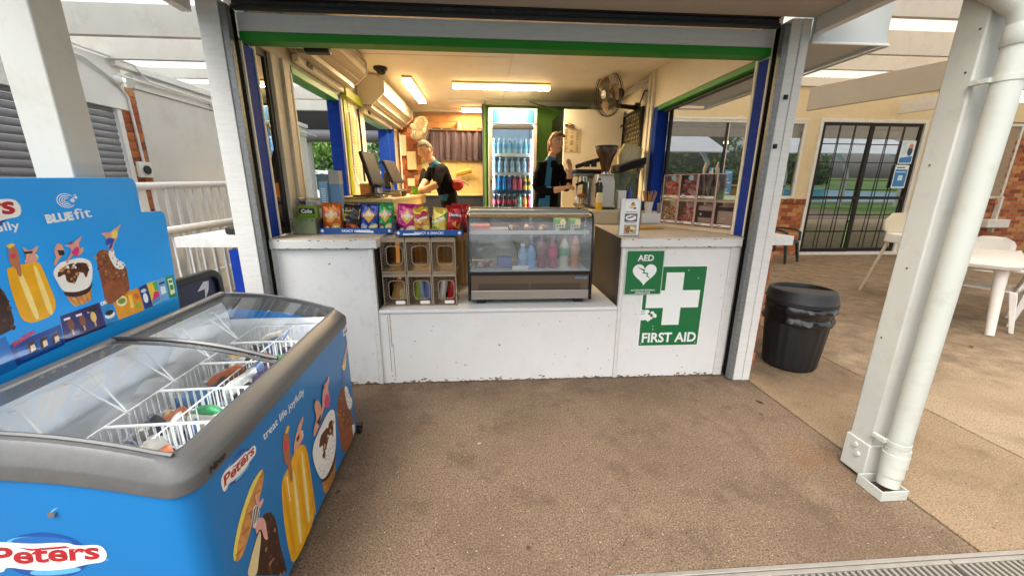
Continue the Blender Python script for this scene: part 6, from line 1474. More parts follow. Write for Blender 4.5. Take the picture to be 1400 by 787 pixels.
# strip of product tiles along the foot of the header
p = Pic(fh, hb); p.a([(1.158, 1.0), (1.195, 1.004), (1.198, .90), (1.15, .895)], '0d6fc0').a('h_max', '103f94').a([(1.21, .955), (1.33, .97), (1.33, .92), (1.21, .915)], '1c62b8')
for k in range(3):
    u = 1.235 + .035 * k
    p.a([(u, .925), (u + .024, .928), (u + .026, .962), (u + .004, .962)], '5a3020').a([(u + .008, .930), (u + .022, .933), (u + .022, .952), (u + .010, .950)], 'efe6d2')
p.t('MAXIBON', (1.207, .966), .019, 'd93a44', bold=.05, to=(1.268, .985)); p.end('product_tile')
p = Pic(fh, hb); p.a('h_cad', '2a1d63')
for u, c in ((1.375, '7a4326'), (1.415, '8a4a28'), (1.455, 'e6c46a')):
    p.a(ell(u, .972, .0105, .020, 14), c).a([(u - .003, .935), (u + .003, .935), (u + .003, .953), (u - .003, .953)], 'd9b27c').a([(u - .017, 1.0), (u + .004, 1.0), (u + .004, .992), (u - .017, .992)], 'f1efe8')
p.a(ell(1.46, 1.0, .022, .009, 12), '2c2418'); p.end('product_tile')
p = Pic(fh, hb); p.a('h_oreo', '1f86cc').t('OREO', (1.494, 1.002), .018, 'f1efe8', bold=.06, to=(1.536, 1.008)).a(ell(1.517, .958, .021, .014, 16), 'f1efe8').a(ell(1.517, .967, .017, .010, 16), '1c1c22'); p.end('product_tile')
p = Pic(fh, hb); p.a('h_drum', 'e39a22').a(ell(1.578, .995, .023, .021, 20), 'f1e6b8').a(ell(1.578, .995, .017, .012, 16), '7d9a3c').a([(1.608, .955), (1.624, .955), (1.625, 1.008), (1.61, 1.008)], 'f6d45c').a([(1.613, .935), (1.619, .935), (1.619, .955), (1.613, .955)], 'd9b27c').a(ell(1.644, .955, .012, .012, 12), '9ab83c').a(ell(1.645, .995, .011, .014, 12), 'd9623c'); p.end('product_tile')
p = Pic(fh, hb); p.a('h_navy', '1c3576').a(ell(1.686, .975, .012, .022, 14), 'e6eef4').a(ell(1.684, 1.008, .014, .008, 12), 'd4e2ee').a('h_multi', 'e8c43c').a([(1.712, .95), (1.757, .96), (1.757, .985), (1.735, .99)], 'd8327c').a([(1.735, 1.03), (1.757, 1.033), (1.757, .99), (1.74, .99)], '3aa85c').a([(1.712, .935), (1.757, .94), (1.757, .962), (1.712, .95)], '2a9ad6'); p.end('product_tile')
p = Pic(fh, hb); p.a('h_lblue', '6fa6dc').a([(1.768, .965), (1.797, .967), (1.796, 1.0), (1.77, 1.0)], 'e6eef4').a([(1.768, 1.01), (1.80, 1.012), (1.80, 1.022), (1.768, 1.02)], '1c3576').a('h_green', '2a8a3c').a([(1.818, .95), (1.845, .952), (1.845, 1.025), (1.818, 1.025)], 'e6eed8').a([(1.822, .97), (1.841, .972), (1.841, .995), (1.822, .995)], '2a8a3c').a([(1.822, 1.005), (1.841, 1.005), (1.841, 1.018), (1.822, 1.018)], '2a8a3c'); p.end('product_tile')

# wire baskets and what lies in them
WIRE = mat('white_wire', 'f8f8f6', .4, var=0)
def basket():
    t = thing('wire_basket', 'white wire basket hanging in the freezer', 'basket', (0, 0, 0), 'white wire baskets in the freezer')
    w, d, h = .38, .216, .25
    g = G()
    for z, r_ in ((0, .004), (-h * .33, .0022), (-h, .0025)): g.tube([(-w / 2, -d / 2, z), (w / 2, -d / 2, z), (w / 2, d / 2, z), (-w / 2, d / 2, z), (-w / 2, -d / 2, z)], r_, 5, cap=False)
    g.done('rim_wire', [WIRE], t)
    g = G()
    n = 15
    for k in range(n):
        x = -w / 2 + w * (k + .5) / n
        for y in (-d / 2, d / 2): g.tube([(x, y, 0), (x, y, -h)], .0019, 4, cap=False)
        g.tube([(x, -d / 2, -h), (x, d / 2, -h)], .0019, 4, cap=False)
    for k in range(9):
        y = -d / 2 + d * (k + .5) / 9
        for x in (-w / 2, w / 2): g.tube([(x, y, 0), (x, y, -h)], .0019, 4, cap=False)
    g.done('wire_grid', [WIRE], t)
    g = G(); g.tube([(0, -d / 2, 0), (0, -d / 2, -.16), (0, d / 2, -.16), (0, d / 2, 0), (0, -d / 2, 0)], .003, 5, cap=False)
    for k in range(7):
        y = -d / 2 + d * (k + .5) / 7; g.tube([(0, y, 0), (0, y, -.16)], .0018, 4, cap=False)
    g.done('divider', [WIRE], t)
    return t
bk = basket()
poss = ['nearest the rivet end', 'second from the rivet end, with a flat packet', 'in the middle, with the green lidded tub', 'holding two white lidded tubs', 'at the far end, with the blue label card']
for k in range(5):
    o = bk if k == 0 else dup(bk, label='x')
    o['label'] = 'white wire freezer basket ' + poss[k]; o.location = (-1.03, 1.03 + .222 * k, .725)
t = thing('wire_hanger', 'row of bent white wire brackets hooked along the back wall of the freezer', 'wire brackets', (-1.36, 1.5, .7))
for k in range(5):
    y = 1.0 + .2135 * k
    g = G(); g.tube([(-1.365, y, .84), (-1.34, y, .845), (-1.22, y + .02, .71)], .0035, 5); g.tube([(-1.365, y + .06, .84), (-1.34, y + .06, .845), (-1.22, y + .02, .71)], .0035, 5); g.tube([(-1.36, y - .06, .79), (-1.36, y + .12, .79)], .003, 5); g.done('bracket', [WIRE], t)
FZI = [t]
def ftub(label, x, y, z, r, lidc):
    t = thing('ice_cream_tub', label, 'tub', (x, y, z))
    g = G(); g.lathe([(0, 0), (r * .85, 0), (r * .95, .07), (0, .07)], (x, y, z), 18); g.done('tub', [mat('tub_' + lidc, lidc, .4)], t)
    FZI.append(t)
    g = G(); g.lathe([(r, .0705), (r * 1.02, .085), (r * .9, .090), (r * .85, .086), (0, .087)], (x, y, z), 18); g.done('lid', [mat('lid_' + lidc, lidc, .3)], t)
ftub('ice cream tub with bright green lid in the middle freezer basket', -.93, 1.49, .51, .062, '2fa05c')
ftub('ice cream tub with white patterned lid, nearer the freezer front', -.96, 1.70, .56, .062, 'd5dbe2')
ftub('ice cream tub with white patterned lid, nearer the freezer back wall', -1.02, 1.75, .56, .062, 'd2d9e6')
ftub('ice cream tub with dull green lid deep under the bright one', -.92, 1.36, .48, .058, '3f8a5c')
for k, (x, y, z, hcol, lab) in enumerate(((-1.0, 1.29, .62, 'b9b3a8', 'flat silver ice cream packet lying across the second freezer basket'), (-.93, 1.09, .5, '2b2c33', 'black ice cream packet in the freezer basket nearest the rivet end'), (-1.08, 1.10, .5, '7a8a98', 'grey blue ice cream packet in the nearest freezer basket'), (-.90, 1.74, .55, '54408a', 'purple ice cream packet in the fourth freezer basket'), (-1.12, 1.5, .5, '9c8a72', 'tan ice cream packet beside the green lidded tubs'), (-.93, 1.95, .55, '7f86c4', 'lilac ice cream packet at the far end of the freezer'), (-1.08, 1.93, .55, 'b06a5a', 'reddish ice cream packet at the far end of the freezer'), (-1.1, 1.30, .5, '3b3a40', 'dark ice cream packet low in the second freezer basket'))):
    g = G()
    for q in range(3): g.box(-.075, .075, -.045 + .03 * q, -.02 + .03 * q, -.02 - .01 * q, .05 - .012 * q)
    o = tag(g.done('ice_cream_packet', [mat('pack_' + hcol, hcol, .35, .1, var=.15, scale=30)], bevel=.008), lab, 'ice cream'); o.location = (x, y, z); o.rotation_euler = (.3 * (k % 3 - 1), .25 * (k % 2), .5 * k); FZI.append(o)
rn = random.Random(17); PKM = {}
CNM = {'c9c2b6': 'silver grey', '5a6a8a': 'slate blue', '3a2a24': 'dark brown', 'd2b070': 'gold', '8a3a4a': 'maroon', '3f6f9c': 'blue', 'e0dcd4': 'white', '6b4a7a': 'purple', '9aa9b5': 'pale blue', '2f2f36': 'black', 'b5653a': 'orange brown', '3f9a5c': 'green'}
for k in range(60):
    hcol = list(CNM)[(k // 5 + k % 5) % 12]
    if hcol not in PKM:
        g = G(); w = .07
        rs = [[Vector((u * w, (1 - abs(u) ** 6) ** .5 * .022 * math.cos(a) , .045 * math.sin(a) * (1 - .25 * abs(u) ** 4) + .004 * math.sin(9 * u))) for a in (2 * math.pi * q / 10 for q in range(10))] for u in (-1.0, -.93, -.8, -.4, 0, .4, .8, .93, 1.0)]
        g.rings(rs); PKM[hcol] = g.done('ice_cream_packet', [mat('pack_' + hcol, hcol, .3, .15, var=.25, scale=45)], smooth=50)
        o = PKM[hcol]
    else:
        o = PKM[hcol].copy(); COL.objects.link(o)
    b_ = k % 5
    tag(o, CNM[hcol] + ' wrapped ice cream lying in the freezer basket ' + ('nearest the rivet end', 'second from the rivet end', 'in the middle', 'with the white lidded tubs', 'at the far end')[b_], 'ice cream', 'wrapped ice creams jumbled in the freezer baskets')
    o.location = (-1.03 + rn.uniform(-.13, .13), 1.03 + .222 * b_ + rn.uniform(-.06, .06), .57 + rn.uniform(0, .12)); o.rotation_euler = (rn.uniform(-.9, .9), rn.uniform(-.6, .6), rn.uniform(0, 3)); FZI.append(o)
g = G(); g.box(-.002, .002, -.045, .045, -.02, .02); o = tag(g.done('price_card', [mat('card_blue', '4d6fc0', .4)]), 'small blue label card clipped to the far freezer basket', 'card'); o.location = (-1.0, 1.86, .73); o.rotation_euler = (0, .5, .2); FZI.append(o)
# the freezer stands a little askew to the counter
PVT = Vector((-.785, 2.10, 0)); RZ = Matrix.Rotation(.04, 3, 'Z')
FZI += [FZ] + [o for o in sc.objects if o.name.startswith('wire_basket')]
for o in FZI:
    o.location = PVT + RZ @ (Vector(o.location) - PVT); o.rotation_euler.z += .04

# black rounded footpath sign behind the freezer
AS = thing('footpath_sign', 'black framed rounded footpath sign with navy face behind the freezer', 'sign', (-1.66, 2.1, 0))
fa = FX(-1.66)
g = G(); ring(g, rrect(1.62, 2.44, .02, .965, .09, 6), rrect(1.66, 2.40, .06, .925, .06, 6), fa, 0, .035); g.done('frame', [BLACK], AS, bevel=.006)
g = G(); g.prism(rrect(1.662, 2.398, .062, .923, .058, 6), fa, .006, .016); fc = g.done('face', [mat('sign_navy', '16204a', .35)], AS)
g = G(); g.poly([(2.24, .86), (2.30, .905), (2.345, .90), (2.33, .85), (2.29, .80), (2.30, .86)], fa, .0165)
for u, v, r in ((2.20, .80, .008), (2.24, .79, .006), (2.21, .77, .006), (2.27, .77, .007), (2.18, .75, .005)): g.poly(ell(u, v, r, r, 10), fa, .0165)
g.done('printing', [PRW], fc, smooth=0)

# ================================================================ front pillars and downpipe
PIL = mat('pillar_white', 'bdbdb5', .6, var=.05, scale=3, dirt=('97917f', .35, 9))
t = thing('pillar', 'white square timber pillar with round downpipe strapped to its front', 'pillar', (1.98, 1.6, 0))
g = G(); g.box(1.922, 2.04, 1.55, 1.662, .02, 2.80); g.done('shaft', [PIL], t, bevel=.007)
g = G(); g.box(1.914, 2.048, 1.541, 1.67, .02, .20); g.done('base_sheath', [PIL], t, bevel=.004)
for z in (.165, .125):
    g = G(); g.cyl((1.914, 1.60 + (z - .145) * .5, z), (1.904, 1.60 + (z - .145) * .5, z), .012, n=10); g.done('bolt', [PIL], t)
g = G()
for y, z in ((1.58, 1.9), (1.62, 1.55), (1.60, 1.1), (1.57, 2.05), (1.63, .75)): g.cyl((1.9215, y, z), (1.9195, y, z), .004, n=8)
g.done('nail_head', [mat('nail_rust', '4a3a2c', .7)], t)
DP = thing('downpipe', 'round off white downpipe with bent top and square shoe at the pillar foot', 'downpipe', (1.965, 1.465, 0))
PIPE = mat('pipe_white', 'bcbeb4', .55, var=.05, scale=3, dirt=('8f8a76', .4, 8))
px, py = 1.965, 1.467
g = G(); g.cyl((px, py, .22), (px, py, 2.03), .0435, n=28); g.done('pipe', [PIPE], DP)
g = G()
for k, (z0, r) in enumerate(((.05, .043), (.105, .047), (.16, .050), (.19, .048))):
    g.cyl((px - .012 + .006 * k, py - .012 + .004 * k, z0), (px - .006 + .004 * k, py - .006 + .003 * k, z0 + .058), r, r * 1.02, 24)
g.done('flexible_foot', [PIPE], DP)
g = G(); g.lathe([(.045, 1.96), (.0485, 1.965), (.0485, 2.03), (.045, 2.035)], (px, py, 0), 28); g.tube([(px, py, 2.0), (px, py, 2.05), (px - .008, py + .012, 2.09), (px - .03, py + .05, 2.14), (px - .10, py + .16, 2.26), (px - .16, py + .26, 2.38), (px - .17, py + .28, 2.5)], .047, 24); g.done('elbow', [PIPE], DP)
for z in (1.84, .262):
    g = G(); g.lathe([(.044, z), (.0462, z + .001), (.0462, z + .022), (.044, z + .023)], (px, py, 0), 28); g.box(px - .058, px - .038, 1.485, 1.549, z + .002, z + .020); g.cyl((px - .060, 1.52, z + .011), (px - .057, 1.52, z + .011), .006, n=8); g.done('strap', [PIPE], DP)
g = G(); ring(g, [(1.872, 1.402), (2.008, 1.402), (2.008, 1.53), (1.872, 1.53)], [(1.878, 1.408), (2.002, 1.408), (2.002, 1.524), (1.878, 1.524)], UP, .002, .055); g.done('shoe', [PIPE], DP, bevel=.002)
t = thing('pillar', 'white square timber pillar behind the freezer header board', 'pillar', (-1.54, 1.61, 0))
g = G(); g.box(-1.605, -1.475, 1.55, 1.67, .0, 2.80); g.done('shaft', [PIL], t, bevel=.005)
g = G(); g.box(-1.4745, -1.473, 1.56, 1.66, 1.47, 1.485); g.done('paint_edge', [mat('bare_primer', 'b8b4a6', .7)], t)

# ================================================================ black rubbish bin
B = thing('rubbish_bin', 'black ribbed plastic rubbish bin with liner bag under its open lid', 'bin', (2.57, 2.86, 0))
bc = (2.57, 2.86)
BINM = mat('bin_black', '1d1d1f', .5, var=.12, scale=8, bump=.1)
g = G(); n = 64; rs = []
for z, r in ((.0, .17), (.01, .185), (.03, .19), (.40, .222), (.44, .225), (.46, .225)):
    rs.append([(bc[0] + (r + (.0055 * max(0, math.sin(20 * a)) ** .5 if .02 < z < .41 else 0)) * math.cos(a), bc[1] + (r + (.0055 * max(0, math.sin(20 * a)) ** .5 if .02 < z < .41 else 0)) * math.sin(a), z) for a in (2 * math.pi * k / (n * 2) for k in range(n * 2))])
g.rings(rs); g.done('body', [BINM], B, smooth=50)
rn = random.Random(5); g = G(); rs = []
for q, z in enumerate((.40, .425, .45, .48, .51, .535, .56)):
    rs.append([(bc[0] + (.235 + .012 * math.sin(q * 1.9) + rn.uniform(-.006, .012) + (.03 * math.exp(-((a - 6.0) / .3) ** 2) if 1 < q < 5 else 0)) * math.cos(a), bc[1] + (.235 + .012 * math.sin(q * 1.9) + rn.uniform(-.006, .012)) * math.sin(a), z + rn.uniform(-.012, .012)) for a in (2 * math.pi * k / 48 for k in range(48))])
g.rings(rs, cap=False); g.done('liner_bag', [mat('bag_black', '101012', .22, spec=.7)], B, smooth=70)
g = G()
def lidp(prof):
    return [[(bc[0] + r * math.cos(a), bc[1] + r * math.sin(a), z + .045 * (r * math.sin(a)) * 0) for a in (2 * math.pi * k / 40 for k in range(40))] for r, z in prof]
g.rings(lidp(((.240, .55), (.252, .555), (.252, .585), (.243, .595), (.236, .64), (.222, .665), (.205, .668), (.20, .655), (.20, .60))), cap=False); g.done('lid', [BINM], B, smooth=40)
g = G(); pts = [(bc[0] + .205 * math.cos(a), bc[1] + .205 * math.sin(a)) for a in (R(150 + 10 * k) for k in range(19))]
g.prism(pts, UP, .655, .668); g.done('lid_plate', [BINM], B, bevel=.004)
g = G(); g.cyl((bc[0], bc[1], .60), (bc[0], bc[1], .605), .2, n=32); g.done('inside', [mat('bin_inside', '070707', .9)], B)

# ================================================================ pool house across the terrace
PHY = 8.2
PH = thing('pool_house', 'cream and brick pool house with wide dark glazed door and windows', 'building', (8, PHY, 0))
WT = mat('trim_white', 'dcdad2', .5, var=.04, dirt=('9c8f7c', .35, 14))
g = G(); g.box(2.6, 7.02, PHY, PHY + .2, 2.84, 4.2); g.box(7.02, 9.42, PHY, PHY + .2, 2.86, 4.2); g.box(9.42, 15, PHY, PHY + .2, 2.86, 4.2)
g.box(2.6, 3.5, PHY, PHY + .2, .0, 2.839); g.box(6.72, 7.02, PHY, PHY + .2, 1.22, 2.839); g.box(9.42, 9.9, PHY, PHY + .2, .0, 2.859)
g.done('wall', [BEIGE], PH, smooth=0)
lowA = G(); lowA.box(3.5, 7.05, PHY + .012, PHY + .2, .0, 1.20); lowA = lowA.done('wall', [MORT], PH, smooth=0)
bricks(lowA, FY(PHY + .012), 3.52, 7.04, .0, 1.13, wts=(6, 2, 3, 1), back=False, hole=lambda u, v: u < 6.0)
for k in range(12):
    g = G(); g.box(6.10 + k * .075, 6.165 + k * .075, PHY - .05, PHY + .01, 1.135, 1.225); g.done('sill_brick', [BR[(0, 3, 1, 3)[k % 4]]], PH, bevel=.003)
rightw = G(); rightw.box(9.9, 15, PHY + .012, PHY + .2, .0, 2.86); rightw = rightw.done('wall', [MORT], PH, smooth=0)
bricks(rightw, FY(PHY + .012), 9.95, 13.6, .0, 2.85, back=False, m=.016, wts=(6, 2, 3, 1), hole=lambda u, v: (10.0 < u < 11.74 and v > 1.14) or u < 10.6 or (u < 11.0 and v < 1.0) or v > 2.6)
for k in range(12):
    g = G(); g.box(10.62 + k * .078, 10.69 + k * .078, PHY - .07, PHY + .008, 1.14, 1.235); g.done('sill_brick', [BR[k % 2 + 1] if k % 3 else BR[3]], PH, bevel=.003)
DGL = glass('dark_window_glass', '4a4844', 9, .0)
def window(x0, x1, z0, z1, mulls, tilt, yy=PHY + .04):
    g = G(); ring(g, [(x0, z0), (x1, z0), (x1, z1), (x0, z1)], [(x0 + .05, z0 + .05), (x1 - .05, z0 + .05), (x1 - .05, z1 - .05), (x0 + .05, z1 - .05)], FY(yy), -.02, .05); w = g.done('window', [WT], PH, bevel=.003)
    edges = [x0 + .05] + [m for m in mulls] + [x1 - .05]
    for m in mulls:
        g = G(); g.box(m - .025, m + .025, yy - .03, yy + .015, z0 + .05, z1 - .05); g.box(m + .027, m + .045, yy - .028, yy + .015, z0 + .05, z1 - .05, 1); g.done('mullion', [DARK, WT], w, bevel=.002)
    for a, b in zip(edges, edges[1:]):
        dz = math.tan(tilt) * (z1 - z0 - .1)
        g = G(); g.face([(a, yy, z0 + .05), (b, yy, z0 + .05), (b, yy + dz, z1 - .05), (a, yy + dz, z1 - .05)]); g.done('pane', [DGL], w, smooth=0, recalc=False)
    return w
TL = R(-.9)
window(3.62, 6.72, 1.24, 2.80, [5.02, 6.30], TL)
window(9.98, 11.70, 1.25, 2.82, [], TL)
g = G(); g.box(3.5, 6.74, PHY - .02, PHY + .04, 2.80, 2.838); g.box(3.56, 3.615, PHY - .01, PHY + .05, 1.2, 2.80); g.done('window_head', [WT], PH, bevel=.003)
g = G(); g.box(2.9, 3.5, PHY - .01, PHY + .0, .05, 2.7); lat = g.done('lattice_door', [mat('lattice_olive', '6f6b3f', .8)], PH)
# dark glazed door with its security bars
D = G(); D.box(7.0, 7.07, PHY - .03, PHY + .05, .0, 2.86); D.box(9.36, 9.43, PHY - .03, PHY + .05, .0, 2.86); D.box(7.072, 9.358, PHY - .03, PHY + .05, 2.79, 2.86); D.box(7.0, 9.43, PHY - .08, PHY + .05, .0, .06)
D.done('door_frame', [WT], PH, bevel=.004)
DB = mat('bronze_frame', '2a211c', .4, .5, var=.06)
for i, (x0, x1) in enumerate(((7.075, 8.20), (8.205, 9.355))):
    yy = PHY + .0 + .03 * i
    g = G(); w = .055; ring(g, [(x0, .065), (x1, .065), (x1, 2.785), (x0, 2.785)], [(x0 + w, .065 + w * 1.5), (x1 - w, .065 + w * 1.5), (x1 - w, 2.785 - w), (x0 + w, 2.785 - w)], FY(yy), -.02, .025); d = g.done('sliding_door', [DB], PH, bevel=.003)
    dz = math.tan(TL) * 2.6
    g = G(); g.face([(x0 + w, yy - .006 - dz, .14), (x1 - w, yy - .006 - dz, .14), (x1 - w, yy - .006, 2.74), (x0 + w, yy - .006, 2.74)]); g.done('pane', [DGL], d, smooth=0, recalc=False)
    for k in (1, 2):
        x = x0 + w + (x1 - x0 - 2 * w) * k / 3
        g = G(); g.box(x - .007, x + .007, yy - .022, yy - .010, .145, 2.735); g.done('security_bar', [DB], d)
    for k in range(1, 7):
        z = .145 + 2.59 * k / 7; h_ = .03 if k == 3 else .008
        g = G(); g.box(x0 + w, x1 - w, yy - .025, yy - .0221, z - h_, z + h_); g.done('security_bar', [DB], d)
for k, (z0, z1, lab) in enumerate(((1.98, 2.45, 'blue poster with a smiling figure, upper of two on the glass door'), (1.47, 1.95, 'blue poster with white square panel, lower of two on the glass door'))):
    t = thing('poster', lab, 'poster', (9.12, PHY, z0))
    f = FY(PHY - .002); g = G(); g.prism([(8.95 - .02 * k, z0), (9.27 - .02 * k, z0), (9.27 - .02 * k, z1), (8.95 - .02 * k, z1)], f, 0, .004); g.done('sheet', [mat('poster_white', 'e3eaf0', .5)], t, smooth=0)
    g = G(); ff = FY(PHY - .0065)
    if k == 0:
        g.poly([(8.97, 2.0), (9.25, 2.0), (9.25, 2.14), (8.97, 2.10)], ff, 0, 0); g.poly(ell(9.17, 2.24, .06, .10, 16), ff, .0005, 1); g.poly(ell(9.18, 2.34, .05, .05, 14), ff, .001, 2); g.poly([(8.98, 2.16), (9.08, 2.18), (9.08, 2.42), (8.98, 2.42)], ff, .0008, 3)
    else:
        g.poly([(8.95, 1.50), (9.23, 1.50), (9.23, 1.86), (8.95, 1.86)], ff, 0, 0); g.poly(rrect(9.04, 9.15, 1.63, 1.74, .01), ff, .0005, 3); g.poly([(8.97, 1.80), (9.2, 1.80), (9.2, 1.815), (8.97, 1.815)], ff, .0006, 4); g.poly([(8.97, 1.89), (9.15, 1.89), (9.15, 1.91), (8.97, 1.91)], ff, .0006, 1)
    g.done('printing', [mat('poster_blue', '2f7fc0', .5), mat('poster_dark', '2a4668', .5), mat('poster_skin', 'c98f72', .5), mat('poster_pale', 'cfe0ee', .5), PRW], t, smooth=0)
for x0, x1, z0, z1, lab in ((4.70, 5.06 - .08, 1.28, 1.86, 'blue notice poster inside the pool house window, beside the dark mullion'), (5.10, 5.28, 1.28, 1.82, 'narrower blue notice just right of the dark window mullion')):
    t = thing('poster', lab, 'poster', (x0, PHY, z0)); f = FY(PHY + .03); g = G(); g.prism([(x0, z0), (x1, z0), (x1, z1), (x0, z1)], f, 0, .004); g.done('sheet', [mat('poster_sky', '4a93c6', .5)], t, smooth=0)
    g = G()
    for k in range(7): g.poly([(x0 + .03, z0 + .06 + .07 * k), (x1 - .03 - .05 * (k % 3), z0 + .06 + .07 * k), (x1 - .03 - .05 * (k % 3), z0 + .08 + .07 * k), (x0 + .03, z0 + .08 + .07 * k)], f, .0045)
    g.done('printing', [PRW], t, smooth=0)
t = thing('meter_box', 'white meter box with riser pipe fixed to the brick wall behind the table', 'meter box', (11.1, PHY, .45))
g = G(); g.box(11.55, 11.60, PHY - .12, PHY - .02, .5, 1.3); g.done('riser', [WT], t, bevel=.01)
g = G(); g.box(11.2, 11.75, PHY - .25, PHY - .02, .62, .80); g.done('box', [WT], t, bevel=.01)

# verandah roof over the terrace
VR = thing('verandah_roof', 'white beamed verandah with translucent roof sheets over the right hand terrace', 'roof', (6, 5, 2.8))
SHEET = bpy.data.materials.new('translucent_sheet'); SHEET.use_nodes = True
_t = SHEET.node_tree; _N = _t.nodes; _N.remove(_N['Principled BSDF'])
_d = _N.new('ShaderNodeBsdfDiffuse'); _d.inputs[0].default_value = hx('e8ddd0'); _r = _N.new('ShaderNodeBsdfTranslucent'); _r.inputs[0].default_value = hx('fbeedd')
_m = _N.new('ShaderNodeMixShader'); _m.inputs[0].default_value = .5
_t.links.new(_d.outputs[0], _m.inputs[1]); _t.links.new(_r.outputs[0], _m.inputs[2]); _t.links.new(_m.outputs[0], _N['Material Output'].inputs[0])
def corr(x0, x1, y0, y1, z, zs, name, parent, pitch=.09):
    n = int((x1 - x0) / pitch * 4); g = G()
    g.rings([[(x0 + (x1 - x0) * k / n, y, z + zs * (y - y0) + .012 * math.sin(2 * math.pi * (x0 + (x1 - x0) * k / n) / pitch)) for k in range(n + 1)] for y in (y0, y1)], cap=False, close=False)
    return g.done(name, [SHEET], parent, recalc=False, smooth=80)
corr(2.2, 15, 1.5, 8.19, 3.22, .06, 'roof_sheet', VR)
RB = mat('beam_white', 'd8d4ca', .6, var=.05, bump=.15, bscale=30, dirt=('a8977c', .3, 7))
RT = mat('beam_tan', 'b3a58e', .6, var=.05)
for y, z0, z1 in ((3.6, 2.90, 3.2), (4.9, 3.02, 3.28), (6.3, 3.24, 3.46)):
    g = G(); g.box(2.6, 15, y, y + .05, z0, z1); g.done('beam', [RB], VR, bevel=.004)
g = G(); g.box(2.8, 15, PHY - .06, PHY - .01, 3.45, 3.62); g.done('beam', [RB], VR, bevel=.004)
def rafter(p0, p1, h, m):
    p0, p1 = Vector(p0), Vector(p1); d = (p1 - p0).normalized(); n = Vector((-d.y, d.x, 0)).normalized(); g = G()
    g.rings([[p + n * s_ * .025 + Vector((0, 0, zz)) for s_, zz in ((-1, 0), (1, 0), (1, h), (-1, h))] for p in (p0, p1)]); return g.done('rafter', [m], VR, bevel=.004)
rafter((4.31, 5.3, 2.45), (5.55, 2.6, 2.48), .28, RT)
rafter((8.6, 8.1, 2.95), (9.4, 2.6, 2.9), .26, RB)
g = G(); g.tube([(2.75, 4.6, 2.60), (3.35, 4.62, 2.60), (3.42, 4.62, 2.56), (3.44, 4.62, 2.50), (3.5, 4.62, 2.48)], .028, 8); tag(g.done('conduit_pipe', [RB]), 'short cream pipe with a bend under the verandah beside the kiosk eave', 'pipe')
t = thing('wall_light', 'glowing wall lamp seen past the downpipe at the frame edge', 'lamp', (7.2, 5, 2.3))
g = G(); g.ball((7.0, 5.0, 2.62), .07, 12); g.done('globe', [glow('lamp_globe', 'ffd79a', 8)], t)
g = G(); g.cyl((7.0, 5.0, 2.68), (7.0, 5.0, 3.03), .02, n=8); g.done('stem', [DARK], t)

# ================================================================ plastic furniture
CHW = mat('moulded_white_plastic', 'e4dfd6', .45, var=.04, scale=5, dirt=('a89a84', .25, 10))
def chair_proto(label, group, m):
    t = thing('plastic_chair', label, 'chair', (0, 0, 0), group)
    g = G(); rs = []
    for k in range(8):
        v = k / 7; y = .22 - .44 * v
        rs.append([(x, y, .43 - .012 * (1 - (x / .23) ** 2) - .015 * v - (.03 if k == 0 else 0)) for x in [-.23 + .46 * i / 8 for i in range(9)]])
    g.rings(rs, cap=False, close=False); o = g.done('seat', [m], t, recalc=False, smooth=70); md = o.modifiers.new('s', 'SOLIDIFY'); md.thickness = .012
    g = G(); rs = []
    for k in range(9):
        v = k / 8; z = .42 + .40 * v; w = .22 * (1 - .0 * v) * (1 if v < .7 else math.sqrt(max(.05, 1 - ((v - .7) / .34) ** 2)))
        rs.append([(w * s_, -.22 - .10 * v - .04 * (1 - s_ * s_) * (1 - .3 * v), z) for s_ in [-1 + .25 * i for i in range(9)]])
    g.rings(rs, cap=False, close=False); o = g.done('backrest', [m], t, recalc=False, smooth=70); md = o.modifiers.new('s', 'SOLIDIFY'); md.thickness = .012
    for sx in (-1, 1):
        for y0, y1 in ((.19, .25), (-.20, -.27)):
            g = G(); g.rings([[(sx * x + a * w, y + b * w, z) for a, b in ((-1, -1), (1, -1), (1, 1), (-1, 1))] for x, y, z, w in ((.205, y0, .42, .03), (.235, y1, .0, .018))]); g.done('leg', [m], t, bevel=.006)
        g = G(); g.tube([(sx * .22, -.27, .64), (sx * .26, -.15, .655), (sx * .265, .10, .645), (sx * .25, .20, .60), (sx * .225, .215, .43)], [.018, .022, .024, .022, .024], 8); g.done('arm', [m], t)
    return t
GRC = mat('dark_green_plastic', '23302a', .4, var=.05)
ch = chair_proto('white plastic armchair tucked under the corner of the table, nearest the pillar', 'white plastic chairs round the table', CHW)
ch.location = (5.50, 3.76, 0); ch.rotation_euler.z = R(34)
for x, y, rz, lab in ((6.78, 4.72, 122, 'white plastic armchair with rounded back at the far end of the table'), (6.02, 3.52, 36, 'white plastic armchair at the near long side of the table, half out of frame')):
    dup(ch, (x, y, 0), R(rz), lab)
gc = chair_proto('dark green plastic chair against the brick wall below the window', 'green chair', GRC)
del gc['group']; gc.location = (6.02, 7.45, 0); gc.rotation_euler.z = R(175)
gc.rotation_euler.z = R(205)
T = thing('plastic_table', 'white moulded plastic table with splayed round legs on the terrace', 'table', (5.9, 3.55, 0), rotz=math.atan2(.58, .81))
def tloc(fn):
    return fn
g = G()
TM = Matrix.Translation((5.6, 4.08, 0)) @ Matrix.Rotation(.60, 4, 'Z')
T.rotation_euler.z = 0; T.location = (5.6, 4.08, 0)
g.rings([[TM @ Vector((u, v, z)) for u, v in rrect(-.80 + i, .80 - i, -.42 + i, .42 - i, .18, 6)] for z, i in ((.675, .03), (.68, .012), (.712, 0), (.724, .008))]); g.done('tabletop', [CHW], T, smooth=50)
for sx in (-1, 1):
    for sy in (-1, 1):
        g = G(); g.tube([TM @ Vector((sx * .60, sy * .28, .68)), TM @ Vector((sx * .77, sy * .34, 0))], [.05, .034], 14); g.done('leg', [CHW], T)
